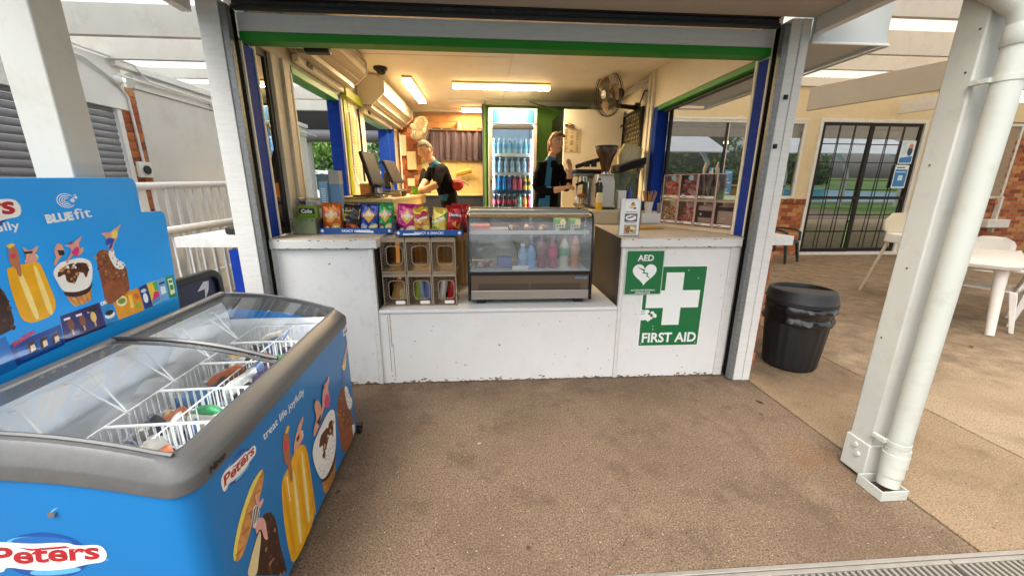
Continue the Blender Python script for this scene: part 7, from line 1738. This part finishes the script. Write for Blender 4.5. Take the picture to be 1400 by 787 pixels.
HC = thing('high_chair', 'cream baby high chair with white tray and thin splayed legs, partly behind the pillar', 'high chair', (5.75, 4.85, 0))
HCM = mat('cream_plastic', 'cfc3a8', .5, var=.04)
g = G(); ff = FY(5.0)
g.prism([(5.53, .90), (5.60, .86), (6.0, .86), (6.07, .92), (6.07, 1.06), (6.0, 1.13), (5.62, 1.13), (5.52, 1.03)], FY(5.05), 0, .03); g.done('backrest', [HCM], HC, bevel=.012)
g = G(); g.rings([[(u, v, z) for u, v in rrect(5.55, 6.05, 4.72, 5.04, .06, 4)] for z in (.74, .78, .86)]); g.done('tray', [mat('tray_white', 'efece4', .4)], HC, bevel=.01)
for x0, y0, x1, y1 in ((5.60, 4.76, 5.47, 4.66), (5.62, 5.0, 5.52, 5.15), (6.0, 4.76, 6.12, 4.62), (6.0, 5.0, 6.1, 5.15)):
    g = G(); g.tube([(x0, y0, .76), (x1, y1, 0)], [.02, .016], 8); g.done('leg', [HCM], HC)
# scraps on the concrete
for k, (x, y, w, hcol, lab) in enumerate(((-.05, 1.95, .012, 'a8967c', 'thin pale twig on the brown concrete before the white shelf'), (2.85, 2.15, .03, '5a3d24', 'dead brown leaf on the paler concrete near the bin'), (3.6, 3.0, .04, 'cdb791', 'small pale leaf on the terrace beyond the bin'), (4.6, 3.1, .05, '6b4a2c', 'curled brown leaf on the terrace near the table leg'), (1.9, 2.28, .028, '30261c', 'dark flattened leaf on the concrete joint in front of the right post'))):
    g = G(); g.rings([[(-w, 0, .002), (-w * .98, .002, .004)], [(0, -w * .35, .003), (0, w * .35, .008)], [(w, 0, .004), (w, .003, .006)]], cap=False, close=False)
    o = tag(g.done('fallen_leaf', [mat('leaf_' + hcol, hcol, .8)], recalc=False), lab, 'leaf'); o.location = (x, y, .001); o.rotation_euler.z = k * 1.3

# ================================================================ left hand passage
SHD = thing('side_shed', 'grey clad shed with ribbed roller shutters along the left passage', 'shed', (-3.7, 5, 0))
SX = -3.6
LG_ = mat('shed_panel_grey', 'd0cdc7', .6, var=.03, dirt=('9d978b', .3, 4))
g = G(); g.box(SX - .1, SX, 4.62, 8.6, .0, 2.40); g.done('wall_panel', [LG_], SHD, smooth=0)
g = G(); g.box(SX - .1, SX + .01, 1.2, 4.50, 2.17, 2.62); g.box(SX - .06, SX + .02, 4.62, 8.6, 2.405, 2.55); g.box(SX - .03, SX + .06, 4.4, 8.6, 2.56, 2.63); g.done('fascia', [WHITE2], SHD, bevel=.004)
bs = G(); bs.box(SX - .1, SX - .012, 4.42, 4.62, .0, 2.40); bs = bs.done('brick_strip', [MORT], SHD, smooth=0)
bricks(bs, FX(SX - .012), 4.42, 4.615, .0, 2.40, L=.2, back=False)
SLT = mat('shutter_slat_grey', '7f7f83', .5, .1, var=.05)
for (y0, y1) in ((1.4, 2.7), (3.10, 4.36)):
    for k in range(35):
        z = .02 + k * .0620
        g = G(); g.rings([[(SX - .04 + .012 * math.sin(math.pi * q / 8) ** .7, y, z + .060 * q / 8) for q in range(9)] for y in (y0, y1)], cap=False, close=False); o = g.done('slat', [SLT], SHD, recalc=False, smooth=70)
g = G(); g.box(SX - .1, SX - .0, 4.365, 4.418, .0, 2.168); g.done('jamb', [WHITE2], SHD, bevel=.003)
g = G(); g.box(SX - .1, SX, 2.72, 3.08, .0, 2.168); g.done('jamb', [WHITE2], SHD, bevel=.003)
g = G(); g.box(SX - .02, SX + .03, 4.44, 4.60, 1.52, 1.68); g.cyl((SX + .031, 4.52, 1.60), (SX + .05, 4.52, 1.60), .045, n=14, m=1); g.done('switch_box', [WHITE2, DARK], SHD, bevel=.006)
g = G(); g.tube([(SX + .02, 4.52, 1.66), (SX + .02, 4.50, 2.3), (SX + .03, 4.4, 2.42), (SX + .04, 4.1, 2.55), (SX + .05, 3.4, 2.60)], .013, 6); g.tube([(SX + .05, 4.4, 2.48), (SX + .05, 9, 2.46)], .012, 6); g.tube([(SX + .06, 3.5, 2.64), (SX + .06, 4.6, 2.62), (SX + .06, 4.75, 2.5), (SX + .06, 6, 2.49)], .012, 6); g.ball((SX + .04, 4.40, 2.43), .045, 10); g.ball((SX + .05, 5.75, 2.47), .04, 10); g.done('conduit', [WHITE2], SHD)
g = G(); g.tube([(SX + .02, 6.4, 1.9), (SX + .10, 6.5, 1.82), (SX + .02, 6.5, 1.7), (SX + .06, 6.4, 1.5)], .03, 8); g.done('hose_loop', [BLACK], SHD)
PR_ = thing('passage_roof', 'white beams and translucent sheets roofing the left passage', 'roof', (-3, 4.5, 2.7))
for y, z0, z1 in ((3.55, 2.555, 2.775), (4.35, 2.605, 2.81), (5.3, 2.67, 2.78), (6.6, 2.72, 2.9), (8.0, 2.8, 3.0)):
    g = G(); g.box(-6.5, -1.72, y, y + .05, z0, z1); g.done('beam', [RB], PR_, bevel=.004)
SHEET = SHEET.copy(); SHEET.name = 'clear_sheet'
for _n in SHEET.node_tree.nodes:
    if _n.type == 'BSDF_DIFFUSE': _n.inputs[0].default_value = hx('e6e8e8')
    if _n.type == 'BSDF_TRANSLUCENT': _n.inputs[0].default_value = hx('f4f8fb')
    if _n.type == 'MIX_SHADER': _n.inputs[0].default_value = .65
corr(-6.6, -1.72, 2.2, 9.4, 2.80, .055, 'roof_sheet', PR_)
g = G(); g.box(-6.5, -1.72, 3.2, 3.26, 2.78, 2.84); g.done('batten', [RT], PR_)
# far end of the passage: cladding, shutter box, opening to the garden
EW = thing('end_screen', 'dark end wall of the passage with grey shutter box above a gateway', 'wall', (-3, 9.4, 0))
g = G(); g.box(-6.6, -1.3, 9.4, 9.5, 2.42, 3.3); g.done('dark_infill', [mat('dark_gap', '262524', .8)], EW, smooth=0)
g = G(); g.tube([(-4.3, 9.3, 2.50), (-1.7, 9.3, 2.50)], .13, 12); g.done('shutter_roll', [SLT], EW)
g = G(); g.box(-4.3, -4.02, 9.35, 9.45, .0, 2.40); g.box(-3.98, -3.86, 9.33, 9.47, .0, 2.40); g.done('gate_post', [mat('post_grey', 'a9a7a2', .5)], EW, bevel=.004)
RAILW = mat('rail_white', 'efefec', .5, var=.04, dirt=('b5aea0', .3, 12))
# handrails
for lab, x, y0, y1, z, zs, low, nb in (('white tubular handrail with upright balusters along the ramp, farther from the kiosk', -2.85, 3.2, 6.4, 1.43, .022, .55, 26), ('lower white railing with boards beside the kiosk ledge', -2.45, 2.9, 5.6, 1.10, .012, .05, 20)):
    t = thing('handrail', lab, 'railing', (x, (y0 + y1) / 2, 0))
    g = G(); g.tube([(x, y0, z), (x, y1, z + zs * (y1 - y0))], .032, 12); g.done('top_rail', [RAILW], t)
    g = G(); g.box(x - .02, x + .02, y0, y1, low, low + .04); g.done('bottom_rail', [RAILW], t, bevel=.003)
    for k in range(nb):
        y = y0 + (y1 - y0) * (k + .5) / nb; wd = .035 if (k % 5 == 2) else .016
        g = G(); g.box(x - .008, x + .008, y - wd, y + wd, low + .042, z + zs * (y - y0) - .03); g.done('baluster', [RAILW], t)
    for y in (y0 + .05, y1 - .05):
        g = G(); g.box(x - .03, x + .03, y - .03, y + .03, 0, z - .02); g.done('post', [WHITE], t, bevel=.004)
cable('thin black pole leaning by the white handrail beside the left post', [(-2.15, 3.6, 1.05), (-2.24, 3.7, 1.45), (-2.32, 3.8, 1.75)], .014, BLACK, 'pole')
g = G(); g.box(-1.86, -1.70, 2.9, 3.05, 1.106, 1.16); tag(g.done('black_pad', [BLACK], bevel=.015), 'small black pad resting on the ledge by the left post', 'pad')

# ================================================================ garden and pool surroundings
LEAF = [mat('leaf_mid', '5f8a36', .6, var=.25, scale=2), mat('leaf_light', '86ac4e', .6, var=.2, scale=2), mat('leaf_dark', '33501f', .6, var=.2, scale=2)]
BARK = mat('bark', '5a4938', .9, var=.3, scale=15, bump=.5)
def tree(label, x, y, h, r, seed, n=1500, s=.14, zc=.62, sq=.75):
    rn = random.Random(seed)
    t = thing('tree', label, 'tree', (x, y, 0))
    g = G(); g.tube([(x, y, -.1), (x + .05, y, h * .25), (x - .05, y + .05, h * .5), (x, y, h * .8)], [.03 * h, .022 * h, .015 * h, .005 * h], 10)
    for k in range(7):
        a = k * 2.4; g.tube([(x, y, h * (.25 + .05 * k)), (x + r * .45 * math.cos(a), y + r * .45 * math.sin(a), h * (.42 + .06 * k)), (x + r * .8 * math.cos(a), y + r * .8 * math.sin(a), h * (.5 + .06 * k))], [.012 * h, .008 * h, .003 * h], 6)
    g.done('trunk', [BARK], t)
    g = G(); cl = []
    for k in range(26):
        v = Vector((rn.gauss(0, 1), rn.gauss(0, 1), rn.gauss(0, 1))).normalized() * rn.uniform(.35, 1)
        cl.append((Vector((x + v.x * r, y + v.y * r, h * zc + v.z * h * (1 - zc) * sq * 1.2)), rn.uniform(.22, .42) * r, rn.choice((0, 0, 1, 2))))
    for k in range(n):
        c, cr, ci = rn.choice(cl)
        p = c + Vector((rn.gauss(0, .5), rn.gauss(0, .5), rn.gauss(0, .4))) * cr
        q = Quaternion((rn.gauss(0, 1), rn.gauss(0, 1), rn.gauss(0, 1), rn.gauss(0, 1))).normalized(); ss = s * rn.uniform(.6, 1.3)
        g.face([p + q @ Vector(v) * ss for v in ((-1, 0, 0), (0, -.45, .1), (1, 0, 0), (0, .45, .1))], ci if rn.random() < .8 else rn.randrange(3))
    g.done('crown', LEAF, t, smooth=0, recalc=False)
tree('round leafy street tree seen through the left servery opening', -6.45, 16.5, 3.9, 1.9, 11, 2600, .12, .56)
tree('second leafy tree seen past the monitors, farther right of the first', -5.6, 21, 5.2, 2.3, 12, 1800, .15, .56)
g = G(); g.face([(-14, 11.9, -.03), (0, 11.9, -.03), (0, 17.5, -.03), (-14, 17.5, -.03)]); struct(g.done('lawn', [mat('sunny_lawn', '8fa05e', .9, var=.2, scale=3)], smooth=0))
g = G(); g.face([(-40, 17.6, -.02), (20, 17.6, -.02), (20, 26, -.02), (-40, 26, -.02)]); struct(g.done('road', [mat('pale_road', '9b9b98', .8, var=.1)], smooth=0))
# pale parked van beyond the second opening
VN = thing('parked_van', 'white parked van seen through the opening behind the till monitors', 'van', (-4.6, 15.5, 0))
vb = mat('van_white', 'd9dee4', .3, coat=.5, var=.02)
g = G(); g.prism([(-1.0, .35), (3.1, .35), (3.15, .9), (2.9, 1.15), (2.3, 1.25), (1.7, 1.95), (-.9, 2.0), (-1.05, 1.2)], lambda u, v, h: Vector((-5.4 + u, 15.0 + h, v)), 0, 1.7); g.done('body', [vb], VN, bevel=.06)
g = G(); g.prism([(1.05, 1.3), (2.1, 1.28), (1.62, 1.85), (1.05, 1.85)], lambda u, v, h: Vector((-5.4 + u, 14.99 - h, v)), 0, .008); g.prism([(-.7, 1.3), (.9, 1.3), (.9, 1.85), (-.7, 1.85)], lambda u, v, h: Vector((-5.4 + u, 14.99 - h, v)), 0, .008); g.done('window', [mat('van_glass', '39434c', .08)], VN, smooth=0)
for u in (-.2, 2.3):
    g = G(); g.cyl((-5.4 + u, 14.95, .33), (-5.4 + u, 15.2, .33), .33, n=20); w = g.done('wheel', [RUB], VN); g = G(); g.cyl((-5.4 + u, 14.94, .33), (-5.4 + u, 14.95, .33), .2, n=16); g.done('rim', [STEEL], w)

# pool terrace behind the viewer, which the dark glass mirrors
g = G(); g.face([(-30, -34, .03), (45, -34, .03), (45, -9, .03), (-30, -9, .03)]); struct(g.done('pool_water', [mat('pool_water', '2fa3cf', .12, var=.15, scale=1.2, bump=.4, bscale=3)], smooth=0))
g = G(); g.box(-30.4, 45.4, -9, -8.6, -.1, .08); g.box(-30.4, 45.4, -34.4, -34, -.1, .08); struct(g.done('pool_coping', [mat('coping', 'cfc8bb', .7)], smooth=0))
g = G(); g.face([(-60, -70, .0), (80, -70, .0), (80, -34.4, .0), (-60, -34.4, .0)]); struct(g.done('far_lawn', [mat('pool_lawn', '57783a', .9, var=.2, scale=1)], smooth=0))
g = G()
rn = random.Random(2)
for k in range(14000):
    p = Vector((rn.uniform(-40, 70), -62 + rn.uniform(-1.5, 1.5), rn.uniform(0, 7.5) * rn.uniform(.5, 1)))
    q = Quaternion((rn.gauss(0, 1), rn.gauss(0, 1), rn.gauss(0, 1), rn.gauss(0, 1))).normalized()
    g.face([p + q @ Vector(v) * .7 for v in ((-1, 0, 0), (0, -.5, .1), (1, 0, 0), (0, .5, .1))], rn.randrange(3))
o = g.done('hedge_foliage', LEAF, smooth=0, recalc=False); o['kind'] = 'stuff'
for k, x in enumerate((-14, -2, 9, 19, 31, 46)):
    tree(('tall tree behind the pool, mirrored in the pool house glass', 'broad tree behind the pool mirrored in the glass door', 'dark tree over the pool hedge mirrored in the window', 'leafy tree over the pool hedge near the shade shelter', 'spreading tree behind the far pool lawn', 'outermost tree behind the far pool lawn')[k], x, -66 - 2 * (k % 2), 17 + 2 * (k % 3), 7.5, 30 + k, 2200, .75, .52)
for k, x0 in enumerate((4.5, 16.5)):
    t = thing('shade_shelter', ('white curved leg shade shelter by the pool, mirrored in the kiosk side window', 'second white curved leg shade shelter by the pool, mirrored in the glass door')[k], 'shelter', (x0, -7.4, 0))
    g = G(); g.rings([[(x0, y, z), (x0 + 9, y, z), (x0 + 9, y, z + .06), (x0, y, z + .06)] for y, z in ((-8.6, 4.3), (-5.2, 2.9))]); g.done('roof', [mat('shelter_roof', 'e6ecee', .5, var=.1, scale=1)], t)
    for u in (.8, 4.5, 8.2):
        g = G(); g.tube([(x0 + u, -5.6, 0), (x0 + u, -5.55, 1.7), (x0 + u, -5.75, 2.3), (x0 + u, -6.3, 2.8), (x0 + u, -8.4, 4.15)], .11, 10); g.done('leg', [PLW], t)
CO = thing('traffic_cone', 'orange cone on the pool deck mirrored in the kiosk side window', 'cone', (6.6, -8.0, .08))
g = G(); g.box(6.42, 6.78, -8.18, -7.82, .0, .04); g.done('base', [RUB], CO)
g = G(); g.cyl((6.6, -8.0, .04), (6.6, -8.0, .70), .14, .03, 16); g.done('cone', [mat('cone_orange', 'e8531c', .4)], CO)
for k, (x, y, hcol, lab) in enumerate(((9.8, -2.6, 'd8cfae', 'cream plastic bin on the deck mirrored at the left of the glass door'), (12.6, -3.0, 'c8b25a', 'yellow plastic bin on the deck mirrored in the glass door'), (14.6, -3.2, '3a3a40', 'dark bin on the deck mirrored at the right of the glass door'))):
    t = thing('wheelie_bin', lab, 'bin', (x, y, 0)); m = mat('bin_' + hcol, hcol, .5)
    g = G(); g.rings([[(x + sx * w, y + sy * w, z) for sx, sy in ((-1, -1), (1, -1), (1, 1), (-1, 1))] for z, w in ((.06, .38), (1.15, .5))]); g.done('body', [m], t, bevel=.03)
    g = G(); g.box(x - .54, x + .54, y - .54, y + .56, 1.16, 1.24); g.done('lid', [m], t, bevel=.03)
    for s_ in (-1, 1): g = G(); g.cyl((x + s_ * .3, y + .42, .1), (x + s_ * .38, y + .42, .1), .1, n=12); g.done('wheel', [RUB], t)

# ================================================================ people behind the counter
def skin_mesh(J, E, root, levels=3):
    """skeleton {name: ((x, y, z), radius)} grown into one smooth surface"""
    me = bpy.data.meshes.new('b'); ks = list(J); ix = {k: i for i, k in enumerate(ks)}
    me.from_pydata([J[k][0] for k in ks], [(ix[a], ix[b]) for a, b in E], [])
    o = bpy.data.objects.new('b', me); COL.objects.link(o)
    o.modifiers.new('s', 'SKIN'); me.skin_vertices
    if not me.skin_vertices: me.skin_vertices.new()
    for i, k in enumerate(ks):
        r = J[k][1]; me.skin_vertices[0].data[i].radius = r if isinstance(r, tuple) else (r, r)
        me.skin_vertices[0].data[i].use_root = (k == root)
    o.modifiers['s'].use_smooth_shade = True
    sb = o.modifiers.new('d', 'SUBSURF'); sb.levels = levels; sb.render_levels = levels
    dg = bpy.context.evaluated_depsgraph_get()
    nm = bpy.data.meshes.new_from_object(o.evaluated_get(dg), depsgraph=dg)
    bpy.data.objects.remove(o)
    return nm
def segd(p, a, b):
    ab = b - a; t = max(0, min(1, (p - a).dot(ab) / max(ab.length_squared, 1e-9))); return (p - a - ab * t).length
def hand(J, E, w, name, d, up, spread=1., curl=.4):
    """palm, four bent fingers of unequal length and a thumb from wrist joint w"""
    W = Vector(J[w][0]); d = Vector(d).normalized(); up = Vector(up); up = (up - d * up.dot(d)).normalized(); s = d.cross(up)
    pl = W + d * .048; J[name + 'palm'] = (tuple(pl), (.026, .015)); E.append((w, name + 'palm'))
    for k, (o, L) in enumerate(((-.028, .062), (-.010, .074), (.010, .070), (.026, .055))):
        b = pl + d * .032 + s * o * spread
        q1 = b + (d * .6 + s * o * 3 * spread * .3).normalized() * L * .45 - up * curl * .012
        q2 = q1 + (d * (1 - curl) - up * curl).normalized() * L * .33
        q3 = q2 + (d * (1 - curl * 1.5) - up * curl * 1.4).normalized() * L * .28
        pr_ = name + 'palm'
        for i, (q, r) in enumerate(((b, .0105), (q1, .0095), (q2, .0088), (q3, .0078))):
            J[f'{name}f{k}{i}'] = (tuple(q), r); E.append((pr_, f'{name}f{k}{i}')); pr_ = f'{name}f{k}{i}'
    b = W + d * .022 - s * .030; t1 = b + (d * .6 - s * .7 - up * .2).normalized() * .032; t2 = t1 + (d * .9 - s * .1 - up * .3).normalized() * .028
    pr_ = w
    for i, (q, r) in enumerate(((b, .013), (t1, .0115), (t2, .0095))): J[f'{name}t{i}'] = (tuple(q), r); E.append((pr_, f'{name}t{i}')); pr_ = f'{name}t{i}'
def person(label, base, J, E, root, rule, mats, headc, fwd, hair, hairfn, extra=None, headr=(.074, .094, .116)):
    P = thing('person', label, 'person', base)
    nm = skin_mesh(J, E, root)
    g = G(); g.bm.from_mesh(nm); bpy.data.meshes.remove(nm)
    ks = {k: Vector(v[0]) for k, v in J.items()}
    for f in g.bm.faces:
        c = f.calc_center_median(); best = min(E, key=lambda e: segd(c, ks[e[0]], ks[e[1]])); f.material_index = rule(best, c); f.smooth = True
    g.bm.verts.ensure_lookup_table(); g.bm.normal_update()
    from mathutils import noise as mn
    for v in g.bm.verts:                                            # folds in the cloth
        if v.link_faces and all(f.material_index in (1, 3) for f in v.link_faces):
            q = v.co; v.co += v.normal * (.011 * mn.noise(Vector((q.x * 9 + q.z * 5, q.y * 9, q.z * 16))) + .005 * mn.noise(q * 38))
    F = Vector(fwd).normalized(); side = F.cross(Vector((0, 0, 1))).normalized(); U = side.cross(F)
    X = Matrix((side, F, U)).transposed().to_4x4(); X.translation = Vector(headc)
    rx, ry, rz = headr
    # head : a shaped ball with jaw, brow, nose, lips, ears
    rs = []; n = 28
    for i in range(23):
        a = -math.pi / 2 + math.pi * i / 22; z = math.sin(a); cr = max(math.cos(a), .02); ring_ = []
        for k in range(n):
            b = 2 * math.pi * k / n; x, y = math.cos(b) * cr, math.sin(b) * cr
            jaw = 1 - .20 * max(0, -z) ** 1.3 * (1 if y > -.2 else 1.3)
            yy = y * ry * (1 - .12 * max(0, -z - .2)) + (.012 * max(0, -z - .35) if y > 0 else 0)
            p = Vector((x * rx * jaw, yy, z * rz))
            if y > .3:
                p.y += .006 * math.exp(-((z - .22) / .12) ** 2) * (1 - abs(x)) - .007 * math.exp(-((z - .08) / .09) ** 2) * math.exp(-((abs(x) - .42) / .16) ** 2)
                p.y += .024 * math.exp(-((x) / .13) ** 2) * math.exp(-((z + .16) / .15) ** 2) + .006 * math.exp(-(x / .3) ** 2) * math.exp(-((z + .48) / .09) ** 2) + .007 * math.exp(-(x / .3) ** 2) * math.exp(-((z + .82) / .14) ** 2)
            ring_.append(X @ p)
        rs.append(ring_)
    g.rings(rs, 0)
    for s_ in (-1, 1):
        g.ball(X @ Vector((s_ * rx * 1.0, -.008, -.005)), (.010, .020, .030), 10, 0, X=X.to_3x3())
        g.ball(X @ Vector((s_ * .030, ry * .86, .012)), (.012, .008, .0065), 10, 4, X=X.to_3x3())
        g.ball(X @ Vector((s_ * .030, ry * .86 + .0055, .012)), (.0052, .004, .0056), 8, 5, X=X.to_3x3())
        g.tube([X @ Vector((s_ * .046, ry * .80, .034)), X @ Vector((s_ * .03, ry * .94, .038)), X @ Vector((s_ * .015, ry * .95, .034))], [.002, .004, .003], 6, 6)
    g.tube([X @ Vector((-.022, ry * .86, -.054)), X @ Vector((0, ry * .955, -.052)), X @ Vector((.022, ry * .86, -.054))], [.002, .005, .002], 6, 7)
    g.done('body', mats, P, recalc=True, smooth=80)
    h = G(); rn = random.Random(4); n = 36; rs = []
    for i in range(25):
        a = -math.pi / 2 + math.pi * i / 24; z = math.sin(a); cr = max(math.cos(a), .02)
        rs.append([(X, math.cos(2 * math.pi * k / n) * cr, math.sin(2 * math.pi * k / n) * cr, z) for k in range(n)])
    vs = [[h.bm.verts.new(X @ Vector((x * (rx + .006), y * (ry + .008), z * (rz + .007))) + Vector((rn.uniform(-1, 1), rn.uniform(-1, 1), rn.uniform(-1, 1))) * .0028) for (_, x, y, z) in r] for r in rs]
    for i in range(24):
        for k in range(n):
            j = (k + 1) % n
            _, x, y, z = rs[i][k]
            if hairfn(x, y, z): h.bm.faces.new((vs[i][k], vs[i][j], vs[i + 1][j], vs[i + 1][k]))
    bmesh.ops.delete(h.bm, geom=[v for v in h.bm.verts if not v.link_faces], context='VERTS')
    if extra: extra(h, X)
    o = h.done('hair', [hair], P, smooth=80); md = o.modifiers.new('s', 'SOLIDIFY'); md.thickness = .008
    return P
SKM = mat('skin', 'dba988', .55, var=.05, scale=30); SKM2 = mat('skin_ruddy', 'd09c7c', .55, var=.06, scale=30)
JBLK = mat('jacket_black', '08080a', .95, var=.15, bump=.15, bscale=30, spec=.2); SHB_ = mat('shirt_blue', '2f7396', .8, var=.1, bump=.1); TRO = mat('trousers_black', '08080a', .95, var=.1)
EYW = mat('eye_white', 'dcd8d2', .3, var=0); EYD = mat('eye_dark', '2d2018', .2, var=0); LIP = mat('lips', '9c5548', .5, var=0); BROW = mat('brow_brown', '6a4a2c', .8, var=0)
# woman, turned to her left, one hand raised
w0 = .30
J = {'pel': ((.70, 4.50, 1.20), (.150, .11)), 'wai': ((.70, 4.50, 1.36), (.118, .095)), 'che': ((.715, 4.50, 1.56), (.132, .105)), 'col': ((.735, 4.50, 1.70), (.085, .075)), 'nek': ((.75, 4.49, 1.775), .046), 'nk2': ((.768, 4.475, 1.84), .044),
     'sl': ((.612, 4.50, 1.68), .060), 'el': ((.575, 4.44, 1.42), .050), 'wl': ((.76, 4.30, 1.415), .040), 'hl': ((.83, 4.26, 1.43), .030),
     'sr': ((.845, 4.47, 1.672), .058), 'er': ((.915, 4.42, 1.42), .048), 'wr': ((.925, 4.30, 1.55), .040), 'hr': ((.918, 4.275, 1.590), .027),
     'hpl': ((.62, 4.50, 1.13), .092), 'knl': ((.61, 4.48, .75), .065), 'anl': ((.61, 4.52, .36), .045), 'tol': ((.63, 4.38, .33), .035),
     'hpr': ((.78, 4.50, 1.13), .092), 'knr': ((.79, 4.47, .75), .065), 'anr': ((.79, 4.52, .36), .045), 'tor': ((.82, 4.38, .33), .035)}
E = [('pel', 'wai'), ('wai', 'che'), ('che', 'col'), ('col', 'nek'), ('nek', 'nk2'), ('che', 'sl'), ('sl', 'el'), ('el', 'wl'), ('wl', 'hl'), ('che', 'sr'), ('sr', 'er'), ('er', 'wr'), ('wr', 'hr'), ('pel', 'hpl'), ('hpl', 'knl'), ('knl', 'anl'), ('anl', 'tol'), ('pel', 'hpr'), ('hpr', 'knr'), ('knr', 'anr'), ('anr', 'tor')]
hand(J, E, 'hr', 'a', (-.1, -.25, 1), (.7, -.7, 0), curl=.35); hand(J, E, 'hl', 'b', (.9, -.35, .25), (0, -.5, 1), curl=.6)
def wrule(e, c):
    if e[1] in ('nk2',) or (e[0] == 'nek'): return 0
    if e[0][0] in 'ab' and len(e[0]) > 2 or e[1] in ('hl', 'hr') or e[1][:1] in 'ab' and len(e[1]) > 2 and e[1] not in ('anl', 'anr'): return 0
    if e[0] in ('hpl', 'knl', 'anl', 'hpr', 'knr', 'anr') or e[1] in ('hpl', 'hpr'): return 3
    if c.z < 1.42 and c.x < .72 and c.x > .60 and c.y < 4.45 and e[0] in ('pel', 'wai'): return 2
    if c.y < 4.47 and abs(c.x - .70 - (c.z - 1.45) * .06) < .024 and 1.44 < c.z < 1.8: return 2
    if c.z > 1.735 and e[0] in ('che', 'col'): return 2
    return 1
def whair(x, y, z): return not (y > .05 and z < .55) and not (z < -.45) and not (y > -.35 and z < .12) and not (y > -.15 and z < .30)
def wextra(h, X):
    h.tube([X @ Vector(p) for p in ((-.0, -.08, .05), (-.01, -.115, .02), (-.015, -.122, -.05), (-.02, -.105, -.13), (-.015, -.09, -.17))], [.022, .028, .026, .018, .006], 10)
    h.tube([X @ Vector(p) for p in ((-.06, .03, .06), (-.083, .0, -.02), (-.078, -.03, -.09))], [.012, .012, .005], 6); h.tube([X @ Vector(p) for p in ((-.07, .055, .07), (0, .075, .105), (.07, .055, .07))], [.014, .016, .014], 8)
person('woman with tied back blonde hair and black jacket over blue shirt, one hand raised', (.70, 4.50, w0), J, E, 'pel', wrule, [SKM, JBLK, SHB_, TRO, EYW, EYD, BROW, LIP], (.785, 4.45, 1.912), (.52, -.85, -.02), mat('hair_blonde', 'a87a38', .6, var=.35, scale=60), whair, wextra, headr=(.069, .088, .112))
# man bending over the bench to the left
J = {'pel': ((-.49, 5.50, 1.22), (.150, .12)), 'wai': ((-.50, 5.48, 1.38), (.140, .115)), 'che': ((-.575, 5.42, 1.585), (.155, .125)), 'col': ((-.66, 5.36, 1.715), (.085, .08)), 'nek': ((-.685, 5.33, 1.775), .055), 'nk2': ((-.715, 5.30, 1.82), .052),
     'sl': ((-.56, 5.22, 1.685), .075), 'el': ((-.60, 5.07, 1.47), .055), 'wl': ((-.745, 5.03, 1.405), .040), 'hl': ((-.79, 5.04, 1.392), .029),
     'sr': ((-.70, 5.54, 1.70), .075), 'er': ((-.80, 5.48, 1.50), .055), 'wr': ((-.825, 5.24, 1.425), .040), 'hr': ((-.83, 5.20, 1.41), .029),
     'hpl': ((-.47, 5.40, 1.14), .098), 'knl': ((-.50, 5.38, .74), .07), 'anl': ((-.46, 5.40, .37), .048), 'tol': ((-.58, 5.38, .33), .036),
     'hpr': ((-.50, 5.60, 1.14), .098), 'knr': ((-.54, 5.60, .74), .07), 'anr': ((-.48, 5.62, .37), .048), 'tor': ((-.60, 5.60, .33), .036)}
E = [('pel', 'wai'), ('wai', 'che'), ('che', 'col'), ('col', 'nek'), ('nek', 'nk2'), ('che', 'sl'), ('sl', 'el'), ('el', 'wl'), ('wl', 'hl'), ('che', 'sr'), ('sr', 'er'), ('er', 'wr'), ('wr', 'hr'), ('pel', 'hpl'), ('hpl', 'knl'), ('knl', 'anl'), ('anl', 'tol'), ('pel', 'hpr'), ('hpr', 'knr'), ('knr', 'anr'), ('anr', 'tor')]
hand(J, E, 'hl', 'a', (-1, .1, -.05), (0, 0, 1), curl=.45); hand(J, E, 'hr', 'b', (-.35, -1, -.05), (0, 0, 1), curl=.45)
def mrule(e, c):
    if e[0] in ('nek', 'el', 'wl', 'er', 'wr', 'hl', 'hr') or (len(e[1]) > 2 and e[1][0] in 'ab' and e[1] not in ('anl', 'anr')): return 0
    if e[0] in ('hpl', 'knl', 'anl', 'hpr', 'knr', 'anr') or e[1] in ('hpl', 'hpr'): return 3
    if e[0] == 'col' or (e[0] == 'che' and e[1] == 'col' and c.z > 1.74): return 2
    if e[0] in ('pel',) and c.z < 1.42: return 2 if 1.26 < c.z and c.y < 5.48 and c.x < -.50 else 3
    return 1
def mhair(x, y, z): return not (y > .25 and z < .55) and not (z < -.35) and not (y > -.15 and z < .15)
person('man in black polo with blue collar bending over the bench to write', (-.49, 5.5, .30), J, E, 'pel', mrule, [SKM2, JBLK, SHB_, TRO, EYW, EYD, BROW, LIP], (-.75, 5.26, 1.89), (-.66, -.62, -.42), mat('hair_grey_blond', '615a50', .8, var=.3, scale=70), mhair, None, headr=(.077, .098, .120))
t = thing('bum_bag', 'bright red bum bag strapped behind the bending man', 'bag', (-.36, 5.33, 1.47))
g = G(); g.ball((-.355, 5.33, 1.475), (.075, .06, .085), 14); g.done('pouch', [mat('bag_red', 'b0241c', .6, var=.1)], t)
g = G(); g.tube([(-.42, 5.33, 1.53), (-.50, 5.345, 1.47), (-.60, 5.36, 1.44)], .013, 6); g.tube([(-.30, 5.33, 1.52), (-.24, 5.34, 1.49), (-.21, 5.33, 1.46)], .008, 6); g.done('strap', [BLACK], t)
g = G(); g.tube([(-.39, 5.275, 1.50), (-.35, 5.268, 1.505), (-.31, 5.28, 1.50)], .004, 6); g.done('zip', [DARK], t)
